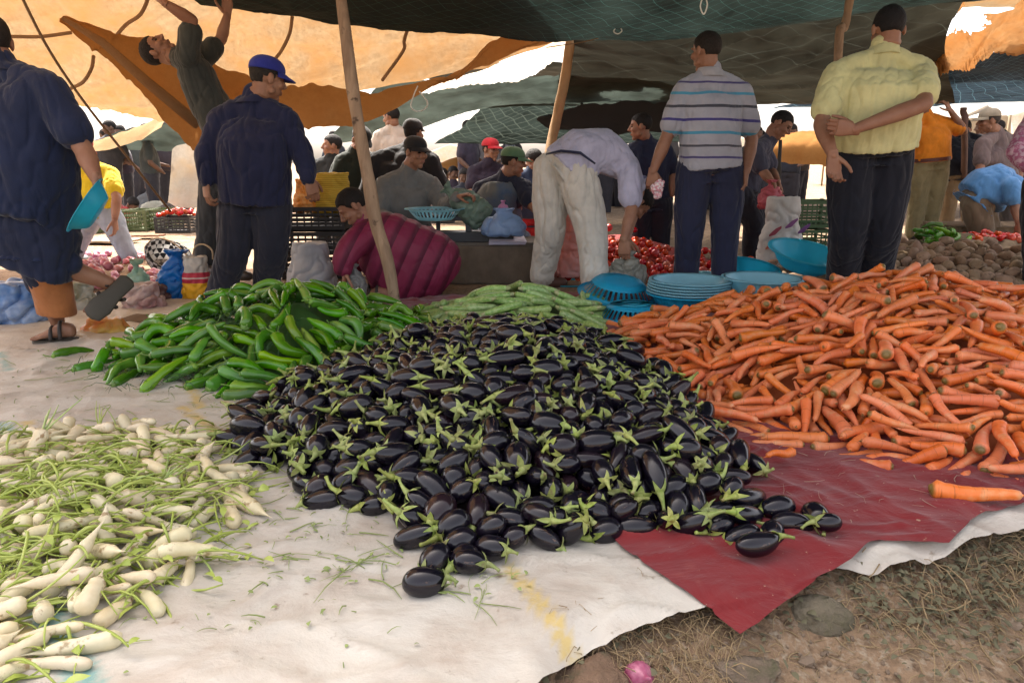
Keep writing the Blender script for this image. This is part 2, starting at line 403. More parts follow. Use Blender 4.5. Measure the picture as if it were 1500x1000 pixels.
# resting places found with a rigid body simulation: x, y, z in mm, quaternion x, y, z in 1/99, shape number
DATA = {
 'aubergine': [
-193,1392,31,-7,-98,-11,3,520,1475,28,-20,-73,62,4,38,1416,41,-61,-46,-2,3,630,1528,60,3,37,-92,4,413,1495,28,16,61,75,4,-116,1235,29,93,16,12,2,700,1432,28,55,67,39,4,764,1449,31,-50,-72,33,3,
238,1564,74,-49,-28,17,3,-510,1380,29,1,-63,76,2,103,1396,28,-15,-86,46,6,138,1276,27,-73,-25,11,5,712,1512,28,1,62,77,4,298,1452,27,0,-10,95,6,-87,1348,28,48,-3,26,5,414,1394,27,2,-30,92,5,
-44,1497,37,-17,-64,73,3,358,1720,118,0,-41,63,4,312,1508,28,4,33,-93,4,938,1638,24,44,88,11,1,-26,1654,80,-24,-84,41,3,-172,1609,70,21,-5,54,3,224,1838,154,6,36,-92,3,-408,1473,28,-38,-67,50,0,
-81,1617,70,-63,-65,18,4,796,1614,31,11,1,70,3,609,1483,25,-84,-24,12,1,-216,1486,41,-15,-20,-75,3,-37,1383,27,-16,-43,86,5,184,1464,29,-54,-69,26,1,560,1624,51,24,23,22,4,84,1503,58,9,-9,97,5,
-590,1639,27,-94,12,1,6,62,1575,80,-29,-72,58,6,-192,1692,89,-6,-70,57,4,98,1906,178,-6,-40,89,3,230,1724,117,-26,-45,63,3,424,1595,44,36,70,-59,0,658,1673,49,-85,-18,14,4,-357,1494,27,32,54,67,6,
806,1779,31,63,76,12,3,233,1473,28,-68,54,-34,0,-732,1956,68,-8,11,1,4,-106,1462,30,17,-8,37,5,133,1808,154,-76,-16,21,3,322,1568,74,-75,-59,23,3,-51,1549,57,-86,-6,-33,0,13,1752,144,49,37,60,3,
-169,1457,30,-81,-49,1,0,-224,1554,35,15,44,-87,4,-121,1675,91,-32,32,88,2,-266,1485,24,-15,-25,70,1,-118,1514,44,71,7,20,2,-148,1784,118,27,-39,-87,3,-312,1831,124,-33,-4,32,4,859,1623,28,-17,-96,6,5,
-137,1562,59,-62,-30,0,2,140,1758,126,68,21,12,0,297,1722,120,27,18,65,4,138,1440,33,69,16,62,5,-510,2014,124,-10,98,12,4,440,1784,96,5,-18,79,3,459,1890,160,-5,-45,73,4,271,1552,28,59,18,20,4,
-469,2111,159,-20,-14,0,3,-225,2150,206,10,2,12,4,1012,2143,28,-6,48,-87,4,361,1888,153,3,90,-38,1,8,1950,186,-8,-5,-38,4,-62,1434,27,-90,-31,7,6,-370,1792,54,-31,-81,37,4,587,1686,64,-15,7,34,4,
892,1783,27,49,59,52,6,-484,1638,28,49,81,25,0,-538,1919,106,16,-2,72,3,-52,1751,145,50,71,47,0,500,1742,82,-4,73,-64,2,-20,2282,262,25,-3,4,4,-323,1567,28,-84,45,-13,5,153,1671,59,62,36,28,4,
459,1811,145,-25,6,21,6,455,1687,63,-72,-67,-14,1,-740,1782,27,30,1,-20,5,-380,1586,29,-60,-78,3,0,-414,1883,116,24,20,18,0,-308,1702,74,-11,-17,67,2,209,1641,52,81,21,-21,3,490,1598,40,-91,-25,3,5,
1067,1882,29,61,62,38,2,404,1658,58,-25,-47,46,2,986,1682,29,6,10,-98,2,-275,1787,113,85,15,31,0,718,2122,76,20,52,-77,3,718,1841,52,-8,1,83,2,88,1786,106,52,39,72,3,-223,1653,72,88,-11,-33,6,
-232,1601,55,85,27,-27,6,621,1892,100,69,48,37,4,-437,1849,71,-16,12,97,3,5,1538,42,15,24,-93,5,140,1561,48,32,77,-44,1,-708,1864,29,81,32,19,2,-2,1590,58,88,4,-10,2,-813,2143,90,16,88,41,4,
401,1719,76,5,53,-80,0,-243,1744,90,92,17,-16,4,325,1722,72,11,2,62,3,-444,1794,55,-29,66,63,0,-581,1690,28,94,-10,3,0,454,1540,28,-22,-20,83,0,535,1571,27,-95,-17,-5,1,-167,2007,196,-29,-50,72,3,
48,1836,143,-82,-9,52,4,98,1707,77,49,33,59,0,54,1730,105,35,68,40,4,-286,1605,28,33,68,54,0,738,1575,34,-36,6,51,3,213,2028,196,76,53,27,3,-262,2042,179,-26,-45,68,3,749,1784,40,6,40,56,0,
-519,2351,193,80,27,16,4,418,2506,204,-80,16,14,4,-510,1799,42,12,-17,29,2,21,1690,82,59,73,28,6,-353,2160,188,76,6,24,3,-21,1694,120,42,48,30,5,108,2228,242,25,2,3,3,556,1728,73,55,14,40,5,
-616,1840,76,61,56,33,6,-567,1766,31,-11,-1,71,3,-430,1623,25,53,55,45,1,-330,2232,213,-19,-60,76,4,-43,1816,162,-70,-21,16,6,275,1794,128,-9,-30,47,1,578,1782,80,-82,1,5,1,-720,2470,140,10,4,26,3,
744,1656,33,-2,0,70,0,1174,2137,24,-23,-41,70,1,-406,1749,39,-98,5,11,2,29,1482,29,-47,-24,42,4,-430,1698,28,46,8,2,0,-282,2284,237,-19,-41,88,3,-333,1984,147,-95,-19,14,0,-342,1625,36,-7,62,-22,5,
-989,2090,28,88,-1,9,5,-520,1878,54,-33,-5,-39,3,511,1652,53,46,16,13,1,3,2056,214,-36,-13,31,4,-507,1703,29,6,46,87,2,-786,1901,28,-50,-85,11,0,190,1540,28,-25,-39,79,0,932,1824,28,5,29,88,0,
-116,2084,210,-23,14,-9,2,752,2052,69,-14,-14,61,4,-1128,1957,27,36,53,56,5,-359,1850,88,-87,-27,37,3,200,1766,80,9,-39,87,6,-133,2280,246,-84,-13,23,0,778,1893,66,-83,-44,15,6,363,1556,28,-3,98,10,0,
-147,1723,100,12,-42,47,5,533,1524,24,-2,77,63,1,800,1981,52,8,-16,-96,4,818,1881,31,91,38,10,3,-599,2065,118,-69,-67,5,0,-393,2040,156,-80,22,-1,2,905,1924,29,24,-92,-29,2,-122,1997,160,31,71,-61,0,
306,1941,179,-33,58,-68,0,-9,2472,299,17,58,74,4,400,2030,154,-7,96,-9,1,-55,2095,223,-6,-34,57,2,497,1794,104,-52,-2,55,0,-89,1766,108,85,47,19,6,-432,1982,136,-29,29,51,5,-192,1942,135,-9,-12,-95,4,
-272,1921,140,36,83,29,6,225,2124,218,-94,-21,-3,2,-832,2015,28,42,21,40,0,666,1898,68,-40,-73,45,1,-983,2216,40,-3,-37,38,4,671,1621,34,98,2,-5,4,343,1790,136,1,-92,36,6,204,1803,119,-2,-27,-95,1,
63,1637,66,97,15,-3,4,563,1841,94,-80,-45,15,1,140,1506,30,12,-1,55,2,30,2011,204,-89,-32,-14,6,153,2132,220,-54,-10,-9,6,163,2063,206,-64,-66,23,0,783,2332,67,14,4,46,3,442,1855,112,31,29,86,4,
36,2188,242,-11,-11,97,5,144,1740,78,-63,-59,36,1,-656,2160,100,40,-18,52,3,-63,1715,97,-41,41,-72,6,279,1877,161,14,38,76,6,-227,1894,108,-22,26,78,3,267,1732,74,12,36,72,2,572,1912,110,-75,-44,16,6,
102,1598,52,30,-27,-90,5,544,2326,133,-26,55,72,4,-850,2211,95,14,11,-23,4,-642,1902,71,-97,-11,0,6,305,2082,182,-2,30,44,4,-54,1887,174,-67,-70,-20,1,220,1703,62,3,-14,70,5,-490,1752,28,14,-10,0,1,
164,1972,178,-28,25,-89,5,225,1928,169,-57,44,-33,5,-1154,2411,29,-67,-37,37,2,744,2436,76,8,-33,-3,3,980,1962,28,3,-63,-76,0,-622,1743,27,38,78,46,5,-288,2114,192,-11,-88,41,1,55,2336,255,20,14,73,4,
-572,1873,76,-3,9,76,1,-135,1844,135,70,44,-21,2,-619,1807,28,-8,-9,31,0,-343,2662,265,-6,-12,-84,3,506,2095,134,41,75,41,0,542,2547,144,64,65,37,3,-723,2008,78,-15,-29,91,6,-69,2029,175,-38,-32,72,4,
-324,1900,135,-43,-41,45,1,-186,1832,110,86,39,6,2,164,1903,163,-63,-76,9,1,-122,1928,147,70,49,25,1,525,1998,132,-77,-27,18,2,680,2460,76,-8,30,-89,4,852,1835,29,66,39,24,2,-856,2157,39,-28,4,16,4,
-390,2204,185,-10,23,13,4,-702,2054,103,-51,-83,13,1,83,1455,28,-20,-76,51,5,107,2374,277,-41,-33,51,4,286,2217,206,46,59,39,3,916,2382,28,-46,-9,5,0,262,2041,162,33,33,70,3,-379,1665,29,43,20,24,2,
-171,1893,134,85,1,-51,5,400,2922,164,6,55,-82,4,-644,1859,31,-69,-32,27,3,356,2063,162,-15,-5,24,2,-347,1720,30,19,-4,10,6,-500,1930,68,36,35,-81,5,-1101,2464,27,7,-8,-29,6,-303,1686,26,81,39,21,1,
182,2311,230,40,36,27,3,367,1606,50,52,70,12,1,-450,2223,178,-5,-20,49,0,-421,2337,206,37,77,45,1,-673,2035,53,77,-3,-37,2,-910,2243,72,43,46,63,4,-634,2226,114,-34,42,83,4,-672,2278,116,-7,60,-36,3,
-938,2182,32,84,19,31,2,-595,2174,110,13,13,63,4,72,2107,216,-6,-39,67,5,420,2188,165,-30,-9,62,4,606,1569,29,62,25,45,6,-868,2053,27,-26,-11,31,6,569,1971,112,12,22,18,1,-390,1960,105,-13,55,81,0,
341,2147,176,1,-69,69,1,-189,1998,143,85,22,-25,2,834,2176,31,22,72,63,3,-552,2232,134,86,-23,-34,3,-876,2458,76,21,81,41,4,723,2331,69,53,31,44,1,-864,3466,31,10,-86,-47,3,271,1626,68,20,-14,-95,5,
612,2228,90,2,-20,48,4,-991,2144,29,-61,14,-6,2,-27,2212,207,3,-41,90,4,216,2378,232,55,10,0,4,76,1975,188,22,33,67,0,89,2047,196,0,20,97,2,-196,2618,262,28,94,5,3,346,2197,186,-4,55,-82,6,
430,2077,154,-11,-79,53,1,-759,2292,102,83,51,6,5,-558,1841,34,-38,-77,48,2,-536,2538,174,-56,24,5,4,-344,2350,222,20,15,81,4,129,2007,186,-48,1,54,1,995,2207,29,-78,-53,10,2,-401,2445,216,-9,20,38,0,
952,1894,27,23,20,42,5,427,2325,164,-30,-52,75,3,-88,1889,139,-7,2,58,6,859,2087,31,30,90,24,3,-676,2094,72,12,9,93,0,-192,2409,260,73,62,19,6,-955,2475,62,-68,-4,33,4,223,2420,266,8,36,57,0,
309,2291,206,93,21,-14,0,-203,2342,230,-38,55,49,5,844,1952,28,0,28,-93,4,-106,2192,211,77,19,-35,6,791,2758,52,37,48,-77,5,-312,1816,70,9,1,58,3,176,2988,210,30,78,53,1,-456,2466,193,51,20,-4,3,
-124,2527,257,-13,-41,43,5,-780,2077,52,-63,-59,7,3,332,1658,46,88,17,12,6,914,2109,27,35,52,70,5,-1038,3002,24,-43,-19,25,1,-585,2416,184,32,63,-62,5,-261,2520,235,-50,-35,10,0,5,2396,273,-57,0,57,2,
909,2636,27,-98,-11,-7,5,-884,2328,82,-84,-20,1,3,-547,3018,137,-7,89,2,3,-358,2118,148,55,66,16,1,-218,2119,159,44,25,42,4,94,2678,266,69,39,-3,0,91,2172,220,56,21,36,5,534,2383,144,34,-35,-84,1,
-717,2241,91,-38,-29,75,3,-588,2375,143,93,-10,31,3,232,2244,207,-9,-50,59,0,-762,1962,24,9,6,7,1,-720,1920,27,87,45,-2,1,-314,2092,143,77,20,37,6,-68,2260,218,-69,-20,4,2,621,2028,90,-72,-34,11,1,
-801,3031,75,-40,-5,12,4,-217,2273,211,-61,-38,67,1,-618,2036,68,-74,-27,46,0,303,2388,206,53,64,38,3,463,2153,148,43,40,57,6,-915,2539,78,47,83,23,3,-825,2259,83,6,18,96,0,870,2247,31,-5,-2,69,3,
-1053,2498,29,76,-61,17,0,116,1861,148,9,18,23,1,155,2412,244,76,21,26,3,392,1983,139,96,24,-3,1,748,1934,28,22,58,74,4,-459,1966,96,64,41,-20,5,-490,2245,150,52,36,19,4,813,2458,47,34,46,-63,3,
-66,2494,259,16,77,59,6,-83,2442,248,24,57,65,0,506,1877,108,-3,-74,64,1,904,2494,27,-6,-46,-88,5,-974,2852,32,23,-11,30,4,-768,2211,68,70,64,23,4,-716,2174,80,-37,1,90,5,246,2318,220,-57,-59,48,0,
738,3625,27,-4,-94,-29,6,-796,2529,104,-38,-10,55,4,-641,2336,124,15,45,-63,6,-492,2313,160,24,-3,44,3,-186,2533,248,16,-39,90,6,731,2002,31,-11,-76,-63,4,730,2917,57,-45,83,-23,5,868,2016,31,-28,-94,-12,3,
373,2292,182,71,58,-12,2,699,2383,63,8,27,35,0,-140,2054,167,-24,-73,62,3,76,1548,34,-25,-85,-43,1,55,1949,142,-31,-88,11,0,582,2340,98,-25,92,7,0,-603,1985,49,24,31,29,3,-855,2746,83,-56,-14,30,3,
-508,2154,145,-90,-16,3,6,-134,2718,270,-18,-27,93,4,-46,2742,285,11,42,-89,0,-550,2324,143,9,-10,36,0,-243,2006,124,32,42,82,5,488,2856,145,-66,-14,38,4,-282,2054,132,32,-31,-78,1,-248,1849,82,13,96,13,6,
-239,2452,225,12,44,80,3,-138,2416,235,2,-11,29,2,53,2563,272,62,43,54,6,-78,1832,123,55,14,24,6,777,2175,70,10,16,64,4,888,2734,31,32,33,71,3,-345,2539,216,-54,-56,42,4,-6,1853,129,-40,54,73,6,
-95,2133,194,0,-56,75,4,157,1606,37,5,46,84,5,861,2426,28,-67,72,-6,4,422,2442,154,-52,7,39,4,-714,2917,91,-53,63,-26,0,-103,2660,275,5,58,76,1,702,3032,69,21,29,69,4,-989,2415,31,-86,-42,5,3,
-907,2114,24,-40,-49,64,1,-282,1756,50,-38,-2,5,0,-400,2614,211,-46,48,11,6,-168,2301,204,-2,-36,91,6,142,2348,238,5,58,23,5,298,1610,28,0,94,32,1,424,2265,154,-44,7,15,1,818,2245,55,-59,-62,25,2,
-216,2051,138,5,64,74,6,-272,2255,188,11,93,-30,3,269,1676,52,-96,-15,-14,5,711,2065,36,50,43,64,2,-879,2592,69,-60,-77,13,4,-160,2118,182,85,44,-16,3,360,2536,185,-41,85,-11,3,259,2114,176,17,-3,27,6,
557,2202,108,-37,82,41,5,-819,2116,38,-88,-35,-8,0,-834,2512,66,-46,-28,48,5,-722,2384,100,24,6,93,0,207,2678,226,-29,-85,35,3,-399,2183,137,43,88,1,0,161,2258,204,54,4,20,1,483,2314,136,1,-12,78,3,
522,2662,132,19,-16,-92,2,-110,2588,267,-7,95,-23,6,374,1841,108,-55,-51,28,4,536,2264,116,43,49,36,3,19,1912,133,-3,-35,76,1,-408,2882,196,-33,24,8,2,149,2472,258,-49,6,44,4,462,2388,152,10,88,40,3,
-780,2478,79,51,15,-84,4,380,1767,94,-37,68,61,2,838,3275,29,-64,-42,27,2,-672,2633,113,-92,26,6,4,558,3348,71,7,-22,-95,0,-833,2896,68,33,38,63,4,779,3296,31,61,-63,-37,3,-498,1994,77,21,2,53,5,
-343,2625,220,-92,-33,12,2,-259,1651,34,-46,-87,7,5,392,1927,132,-14,90,-21,2,-22,2589,282,-95,13,10,4,221,1591,28,-97,-18,-4,5,831,3092,27,50,58,49,6,861,2665,31,-75,-36,33,2,-184,2240,189,62,22,51,6,
-15,2016,162,40,2,49,6,-567,2017,80,34,22,8,1,-248,2597,244,-40,-73,51,4,0,2265,216,-93,-32,12,5,98,2505,261,-21,-19,56,0,79,1890,129,73,26,-21,6,-97,2380,234,41,56,35,5,440,3817,31,33,-80,-42,3,
604,2620,104,-36,-28,44,3,592,2144,94,-23,-78,55,1,-532,2118,95,-9,-56,67,4,-27,2081,178,-9,-30,37,5,304,1859,113,-7,-3,-22,3,-910,3140,28,-89,31,-15,0,-899,3308,29,11,3,-28,2,-445,1911,84,-7,-26,44,2,
-509,3074,137,67,30,39,2,210,1980,145,13,71,-61,1,565,2045,110,15,11,86,2,351,2414,184,-37,-32,60,2,84,2776,266,-96,2,21,4,666,2200,59,12,-13,-23,6,-771,2807,76,81,50,8,0,-746,2556,130,-69,24,-10,4,
-292,2352,237,67,69,23,6,20,2505,264,-16,-67,71,3,264,2444,218,-7,9,54,3,532,2740,135,-56,-36,71,2,-601,1921,31,71,-37,-23,2,-241,1798,73,-1,94,25,6,-254,2320,203,36,0,-89,2,-157,2188,181,-69,-52,-3,6,
41,2627,278,-97,-5,3,6,323,2008,153,40,23,79,0,-63,2314,228,-93,-10,-3,6,612,2747,98,58,64,-45,3,701,2709,61,32,-27,-84,6,-510,2588,176,-93,19,21,3,-299,2567,227,-51,-46,51,1,42,2700,280,32,31,44,4,
182,2604,236,33,40,63,1,562,2843,116,16,-78,-58,3,-406,2562,199,-10,91,28,6,-248,2667,246,80,36,44,2,-25,2652,285,-22,-21,36,0,38,2152,192,-65,32,1,3,312,1923,129,-96,-21,-8,4,-1012,2253,25,-60,-17,21,1,
-714,2820,76,-30,47,14,1,-422,2042,110,-25,-41,70,5,-685,2984,82,22,-5,46,0,508,2176,125,45,50,58,0,815,2983,27,-3,-13,66,5,339,3061,158,-23,-42,52,2,754,2873,31,-36,85,34,0,678,2318,39,-16,-1,72,4,
-467,2535,188,-63,-70,-1,4,-227,2388,220,-92,-2,14,6,212,3313,161,11,72,66,0,-626,2432,134,-6,44,53,6,498,3305,97,-32,-33,67,6,833,2765,24,41,47,63,1,-246,1704,51,10,25,86,5,218,2838,215,27,44,35,3,
268,1962,141,78,21,37,3,473,2230,138,-54,-23,39,0,-1038,2628,27,60,18,32,5,-880,2799,76,95,19,1,3,-740,3006,74,21,10,26,4,-300,2678,225,-38,-33,65,0,-186,2676,262,40,76,-50,2,-590,2983,104,94,-17,-1,1,
-471,2693,174,-55,47,68,0,-66,1956,154,-78,-52,22,5,288,2757,188,-27,-78,52,3,798,3169,28,-1,-94,-28,5,-477,2417,171,-9,1,80,5,-23,1775,106,-27,-59,54,4,724,3312,27,-81,-56,6,6,-52,2544,268,-12,-16,97,0,
266,2910,196,58,60,-53,5,605,2489,104,3,2,95,4,-534,2059,112,-11,-15,23,1,-464,2094,106,16,95,-18,2,483,2616,150,39,52,56,1,583,3303,47,17,93,3,3,-655,2488,118,16,-7,63,0,-284,2152,161,98,5,8,4,
-44,2381,242,-52,-52,26,6,786,2043,28,-1,30,94,5,-15,2882,259,3,89,-42,5,452,1970,136,89,36,9,2,647,2589,82,11,79,37,2,614,2994,77,-19,-95,-19,4,754,2522,66,-19,-51,77,1,-166,3102,216,-59,49,-31,0,
291,2553,200,-89,-43,-8,5,647,3140,68,-52,80,-20,2,664,2873,72,17,13,-83,1,-700,2324,99,-38,-42,32,6,-551,1958,56,-53,-44,45,3,-621,2106,85,62,9,-47,2,320,2481,193,-14,-52,63,6,646,2144,66,-42,-82,21,4,
-386,2355,178,-83,-49,-22,1,314,2926,169,75,-13,-53,5,675,3349,32,-15,-16,76,3,756,1860,25,32,54,66,1,-330,3173,144,41,7,-52,4,-284,3088,194,-43,-18,56,1,384,2479,170,-7,40,39,2,-942,2265,28,54,70,36,4,
-796,2306,64,-18,-29,77,0,-126,2245,200,46,79,37,5,612,2085,81,-86,-42,25,6,553,2112,106,-16,-76,55,0,-299,2202,173,25,64,-70,0,138,2190,190,-55,-70,-43,5,274,2613,201,21,-8,71,5,336,2702,170,66,28,-29,2,
643,3045,75,10,-24,-49,6,740,2698,25,47,-2,14,1,765,3127,24,13,46,80,1,-924,2383,66,-30,-13,61,3,246,2717,208,-90,18,33,0,204,3029,199,21,89,37,4,428,2732,168,44,59,47,6,792,2138,27,9,29,83,6,
-707,2436,99,-19,23,91,6,-605,2286,124,12,66,59,5,-182,2472,236,27,93,13,6,-230,2792,238,-81,-21,11,3,-35,1910,136,-74,-64,0,1,668,1566,29,-97,-14,-5,2,738,2347,25,-16,-61,74,1,-932,2751,38,-64,-62,42,3,
-866,2415,39,-82,-30,16,2,-295,2812,210,45,78,27,0,193,1919,123,68,51,48,2,819,2867,28,-56,-76,26,4,-420,2395,186,-31,69,62,5,-321,2461,211,-6,-84,52,1,-1012,2314,29,19,60,73,2,-771,2426,76,-23,2,95,5,
-256,1961,109,-20,-93,-27,1,196,2088,170,62,17,60,2,360,2756,156,-2,64,76,2,281,2851,184,18,-58,-60,4,542,3154,71,-10,65,74,4,636,1971,78,-11,2,52,2,781,2817,29,-11,-3,77,2,811,2697,25,59,71,28,1,
-601,2706,142,-80,5,37,5,-40,2153,200,-37,-88,-24,3,105,2132,180,67,72,-5,6,576,2444,126,2,-14,97,3,-962,3028,27,-82,55,-9,6,-354,1912,90,-12,1,-19,6,-110,2947,237,31,79,-51,4,23,1802,112,13,-30,87,5,
52,2438,243,-30,-31,50,1,101,2319,220,-32,27,-46,4,197,2028,147,17,61,76,1,349,2878,150,83,33,-22,1,-286,1900,92,-23,63,-59,5,-494,2859,143,3,41,1,2,178,1853,110,-53,-72,-20,0,188,2208,201,-63,-58,46,2,
605,2396,87,-35,88,5,1,703,2234,41,-11,-22,93,4,46,2903,253,71,63,-28,0,660,2639,74,-31,-93,15,1,689,2543,64,-32,-31,69,1,729,2288,29,59,22,26,2,-348,2024,120,54,7,41,1,-10,2447,252,54,16,12,6,
65,2213,198,95,22,1,2,3,2338,234,-41,-62,42,3,102,3017,220,46,62,29,3,232,1871,110,38,0,61,4,479,3116,91,29,26,62,3,-452,2147,117,21,70,-66,4,-170,2780,256,87,40,17,2,94,2416,240,-26,-38,46,1,
361,2351,176,88,42,-5,1,-932,2673,40,-44,40,71,6,-740,2130,67,12,85,27,5,-172,2876,241,-82,-49,12,3,-980,2700,28,-16,25,-88,0,-398,2090,126,-37,-92,6,2,-401,2242,146,14,94,25,5,-444,2619,182,4,20,61,0,
292,2667,190,-5,-38,90,6,452,2567,128,48,73,43,3,423,3425,68,35,-69,-62,4,-907,2977,31,44,43,53,3,-658,3517,27,48,-40,-43,6,592,2285,86,-87,-47,6,1,753,2104,28,-16,-44,77,0,728,2746,25,-70,-31,23,1,
-963,2353,29,-75,-61,15,0,-745,3236,28,2,12,78,4,238,2560,222,-40,-60,56,4,244,2175,192,-49,31,-25,2,372,3112,141,-6,-96,24,0,-886,2214,26,67,52,38,1,-774,2010,28,43,-4,34,1,-688,3226,27,72,67,3,6,
-516,2476,162,53,77,27,5,-317,1949,104,-6,-52,81,5,-309,2950,186,-96,-18,-8,2,134,2080,164,-87,-41,-1,0,185,2146,180,9,-15,30,6,338,2593,176,42,33,41,2,408,2846,127,-8,57,-35,5,269,3150,159,7,-37,-54,2,
653,3283,28,-44,-84,24,4,252,3094,170,-19,-36,84,1,323,3171,139,68,61,9,4,489,3580,28,-34,70,-58,4,762,2406,29,-11,-1,61,0,-849,2468,36,-32,-42,84,1,-815,2594,85,7,-12,46,4,-736,2618,100,-12,21,28,1,
-753,2931,60,-24,33,-23,1,-517,2779,141,-90,30,14,5,-678,3339,24,11,-2,-56,1,564,2902,94,32,65,67,4,388,3056,139,59,-34,-69,5,606,3238,30,-67,-54,12,0,366,3592,53,-4,-21,-93,3,-973,2592,29,-79,-59,11,2,
-914,2816,28,62,-10,-12,0,-657,1940,28,-79,-58,7,4,-470,2198,126,-14,-28,94,6,-376,2783,186,83,52,5,5,-242,2728,241,-10,61,68,0,-143,2351,218,-25,-68,62,4,219,2769,213,10,-70,-62,2,335,2971,156,-81,50,2,1,
256,1805,86,-39,-44,36,1,429,2516,144,47,-1,-51,2,494,2506,118,73,39,-18,3,528,3286,55,43,78,35,6,694,2868,27,-80,-32,25,5,707,2976,31,22,77,55,3,-995,2483,28,26,11,42,5,-705,2502,94,75,21,25,1,
-658,2387,115,76,-9,24,5,-612,2547,147,42,-9,-80,6,-823,3086,38,-10,79,56,4,-391,2288,169,70,40,-56,5,382,2995,143,-44,75,-11,2,610,2839,79,44,74,6,5,650,2396,46,-49,47,14,6,682,1954,48,41,53,58,1,
-726,2070,57,29,4,69,5,-809,2662,74,4,38,9,0,-593,3029,88,-90,29,23,1,-453,3000,138,58,-44,-57,3,-420,2734,185,-1,13,-16,3,-377,3299,121,68,9,-4,6,-213,3094,188,-26,30,54,3,364,2822,148,22,88,36,6,
428,2951,122,-46,-33,81,5,772,2940,28,-59,-63,41,5,779,2647,29,-9,-5,77,2,-844,3022,28,-12,1,-47,4,-703,1997,31,-42,-87,18,6,-746,2559,74,24,39,59,4,-655,2563,111,-76,-57,24,2,-435,2316,162,-65,73,-2,1,
-229,2196,176,-35,-91,-5,6,124,1829,102,-33,-91,-21,4,129,1923,126,5,-41,79,4,314,2802,168,-80,18,-7,5,460,1920,121,-98,-16,-2,1,637,2276,61,62,64,33,1,-765,2358,76,38,51,62,0,-492,2050,85,21,66,-69,1,
-242,2847,226,-15,92,7,0,66,2271,211,-17,-90,35,2,134,3124,182,11,31,57,4,150,3460,99,-51,66,-2,4,590,2686,100,71,28,-29,0,567,2961,94,-10,-47,84,4,439,3213,100,-68,11,45,5,640,2915,66,-16,65,-66,1,
687,2774,34,15,-44,10,5,-815,2396,55,15,20,72,1,-412,2990,190,-10,42,86,6,-203,2926,220,19,-6,-90,2,647,2714,68,52,37,46,6,747,3016,28,-37,-92,7,4,806,2377,27,-75,-45,20,6,-722,2773,59,40,4,1,0,
-569,2079,78,-33,-65,36,6,-603,2656,118,-39,-75,50,5,-535,2909,111,39,51,51,4,-540,2829,123,0,-31,91,2,-398,2505,198,-27,-78,54,5,-362,3079,146,59,-35,-64,2,-262,2893,212,39,-18,-85,5,42,2024,156,53,27,40,1,
290,3226,137,80,57,-6,3,306,1790,90,79,38,38,0,384,3190,122,-59,-67,37,3,538,2575,92,-73,-44,18,3,562,3543,28,-2,-87,-47,0,664,2038,57,-76,-62,10,6,826,2592,28,-68,-65,23,4,-936,2913,31,10,44,85,3,
-594,2807,112,-84,36,29,2,-612,3330,28,-92,35,-2,4,-350,2708,209,-70,-62,32,4,-324,2880,192,-9,-11,96,6,-205,2985,209,-91,30,12,5,195,3090,186,18,71,61,0,355,2651,162,41,3,-8,5,502,3201,74,-28,13,32,5,
392,3334,87,47,20,39,4,735,3088,29,34,39,79,6,-874,2522,27,61,14,19,6,-401,2669,194,28,92,-25,3,-319,2764,208,12,18,88,1,561,2776,100,42,20,71,5,272,3544,74,-4,-76,-62,4,636,2532,85,73,7,-32,2,
448,3379,62,25,16,-90,5,626,2350,62,85,4,2,5,612,3432,28,-52,70,-38,0,719,2165,35,-16,76,-61,3,-881,2354,33,10,29,-93,104,-916,2446,29,-28,-4,13,102,-948,2533,30,-14,6,8,102,-908,2575,27,-3,-29,91,106,
-852,2757,28,-9,-48,82,104,-846,2815,27,11,3,85,105,-825,2220,46,-42,-79,41,101,-791,2546,52,11,39,71,101,-816,2623,33,32,72,-59,102,-787,2767,32,-12,-20,86,103,-796,2834,36,-77,24,35,102,-792,2888,28,-12,-2,5,105,
-695,2686,75,-42,-41,38,101,-736,2855,36,73,65,2,103,-712,2966,28,-84,-26,8,104,-799,2944,32,86,-33,-36,102,-778,3050,28,89,30,14,106,-781,3188,27,14,26,74,106,-651,2768,83,-1,94,21,105,-644,2828,82,33,3,20,103,
-669,2931,56,10,69,-64,103,-664,3045,34,27,31,51,100,-676,3110,28,-83,-27,21,100,-629,3274,28,-73,22,-23,105,-524,2400,158,50,41,59,105,-561,2585,144,-30,-14,59,102,-551,2682,135,49,37,45,104,-568,2752,122,-27,1,-3,100,
 ],
 'carrot': [
1246,2070,84,13,37,87,2,724,2330,58,-31,12,-27,6,1181,1996,44,-24,-12,95,7,1034,2006,19,28,91,23,7,1133,2058,46,40,13,-3,2,1403,2186,156,-7,-36,91,5,1296,2102,99,-52,-77,34,5,1036,2241,64,-55,-57,38,6,
1686,2452,231,-35,-75,44,6,826,2166,19,14,95,-26,7,1416,1983,103,-3,22,-77,0,1332,2130,131,21,19,-56,0,1287,1974,31,-25,79,55,7,1395,2039,91,-89,-42,-1,6,1391,1996,62,2,-13,38,6,1010,2886,198,-99,-3,-8,6,
938,2248,60,3,38,-71,2,1260,1996,34,-46,-18,19,2,1241,2026,64,-2,6,94,7,1615,2472,217,-16,3,7,2,1178,2221,106,-2,-59,69,0,1234,2232,115,-20,20,-44,0,1514,2854,316,16,15,-95,6,1190,2157,86,-17,19,-6,0,
1686,2562,268,10,-27,90,2,1502,2337,191,60,1,13,5,835,2318,68,2,59,75,5,1010,2144,20,87,13,2,5,1126,2384,154,-4,-17,32,5,1264,2303,145,-35,-50,49,0,808,2225,14,-11,-75,64,3,1410,1894,60,1,-99,5,6,
1110,2524,155,-54,-8,24,6,941,2739,166,54,-15,1,2,1158,2718,216,-60,4,0,0,1442,2924,343,-61,-77,10,6,805,2418,62,13,60,-78,0,1284,2790,259,-58,22,8,6,1870,2815,326,20,-80,54,6,1430,2157,103,8,94,-28,0,
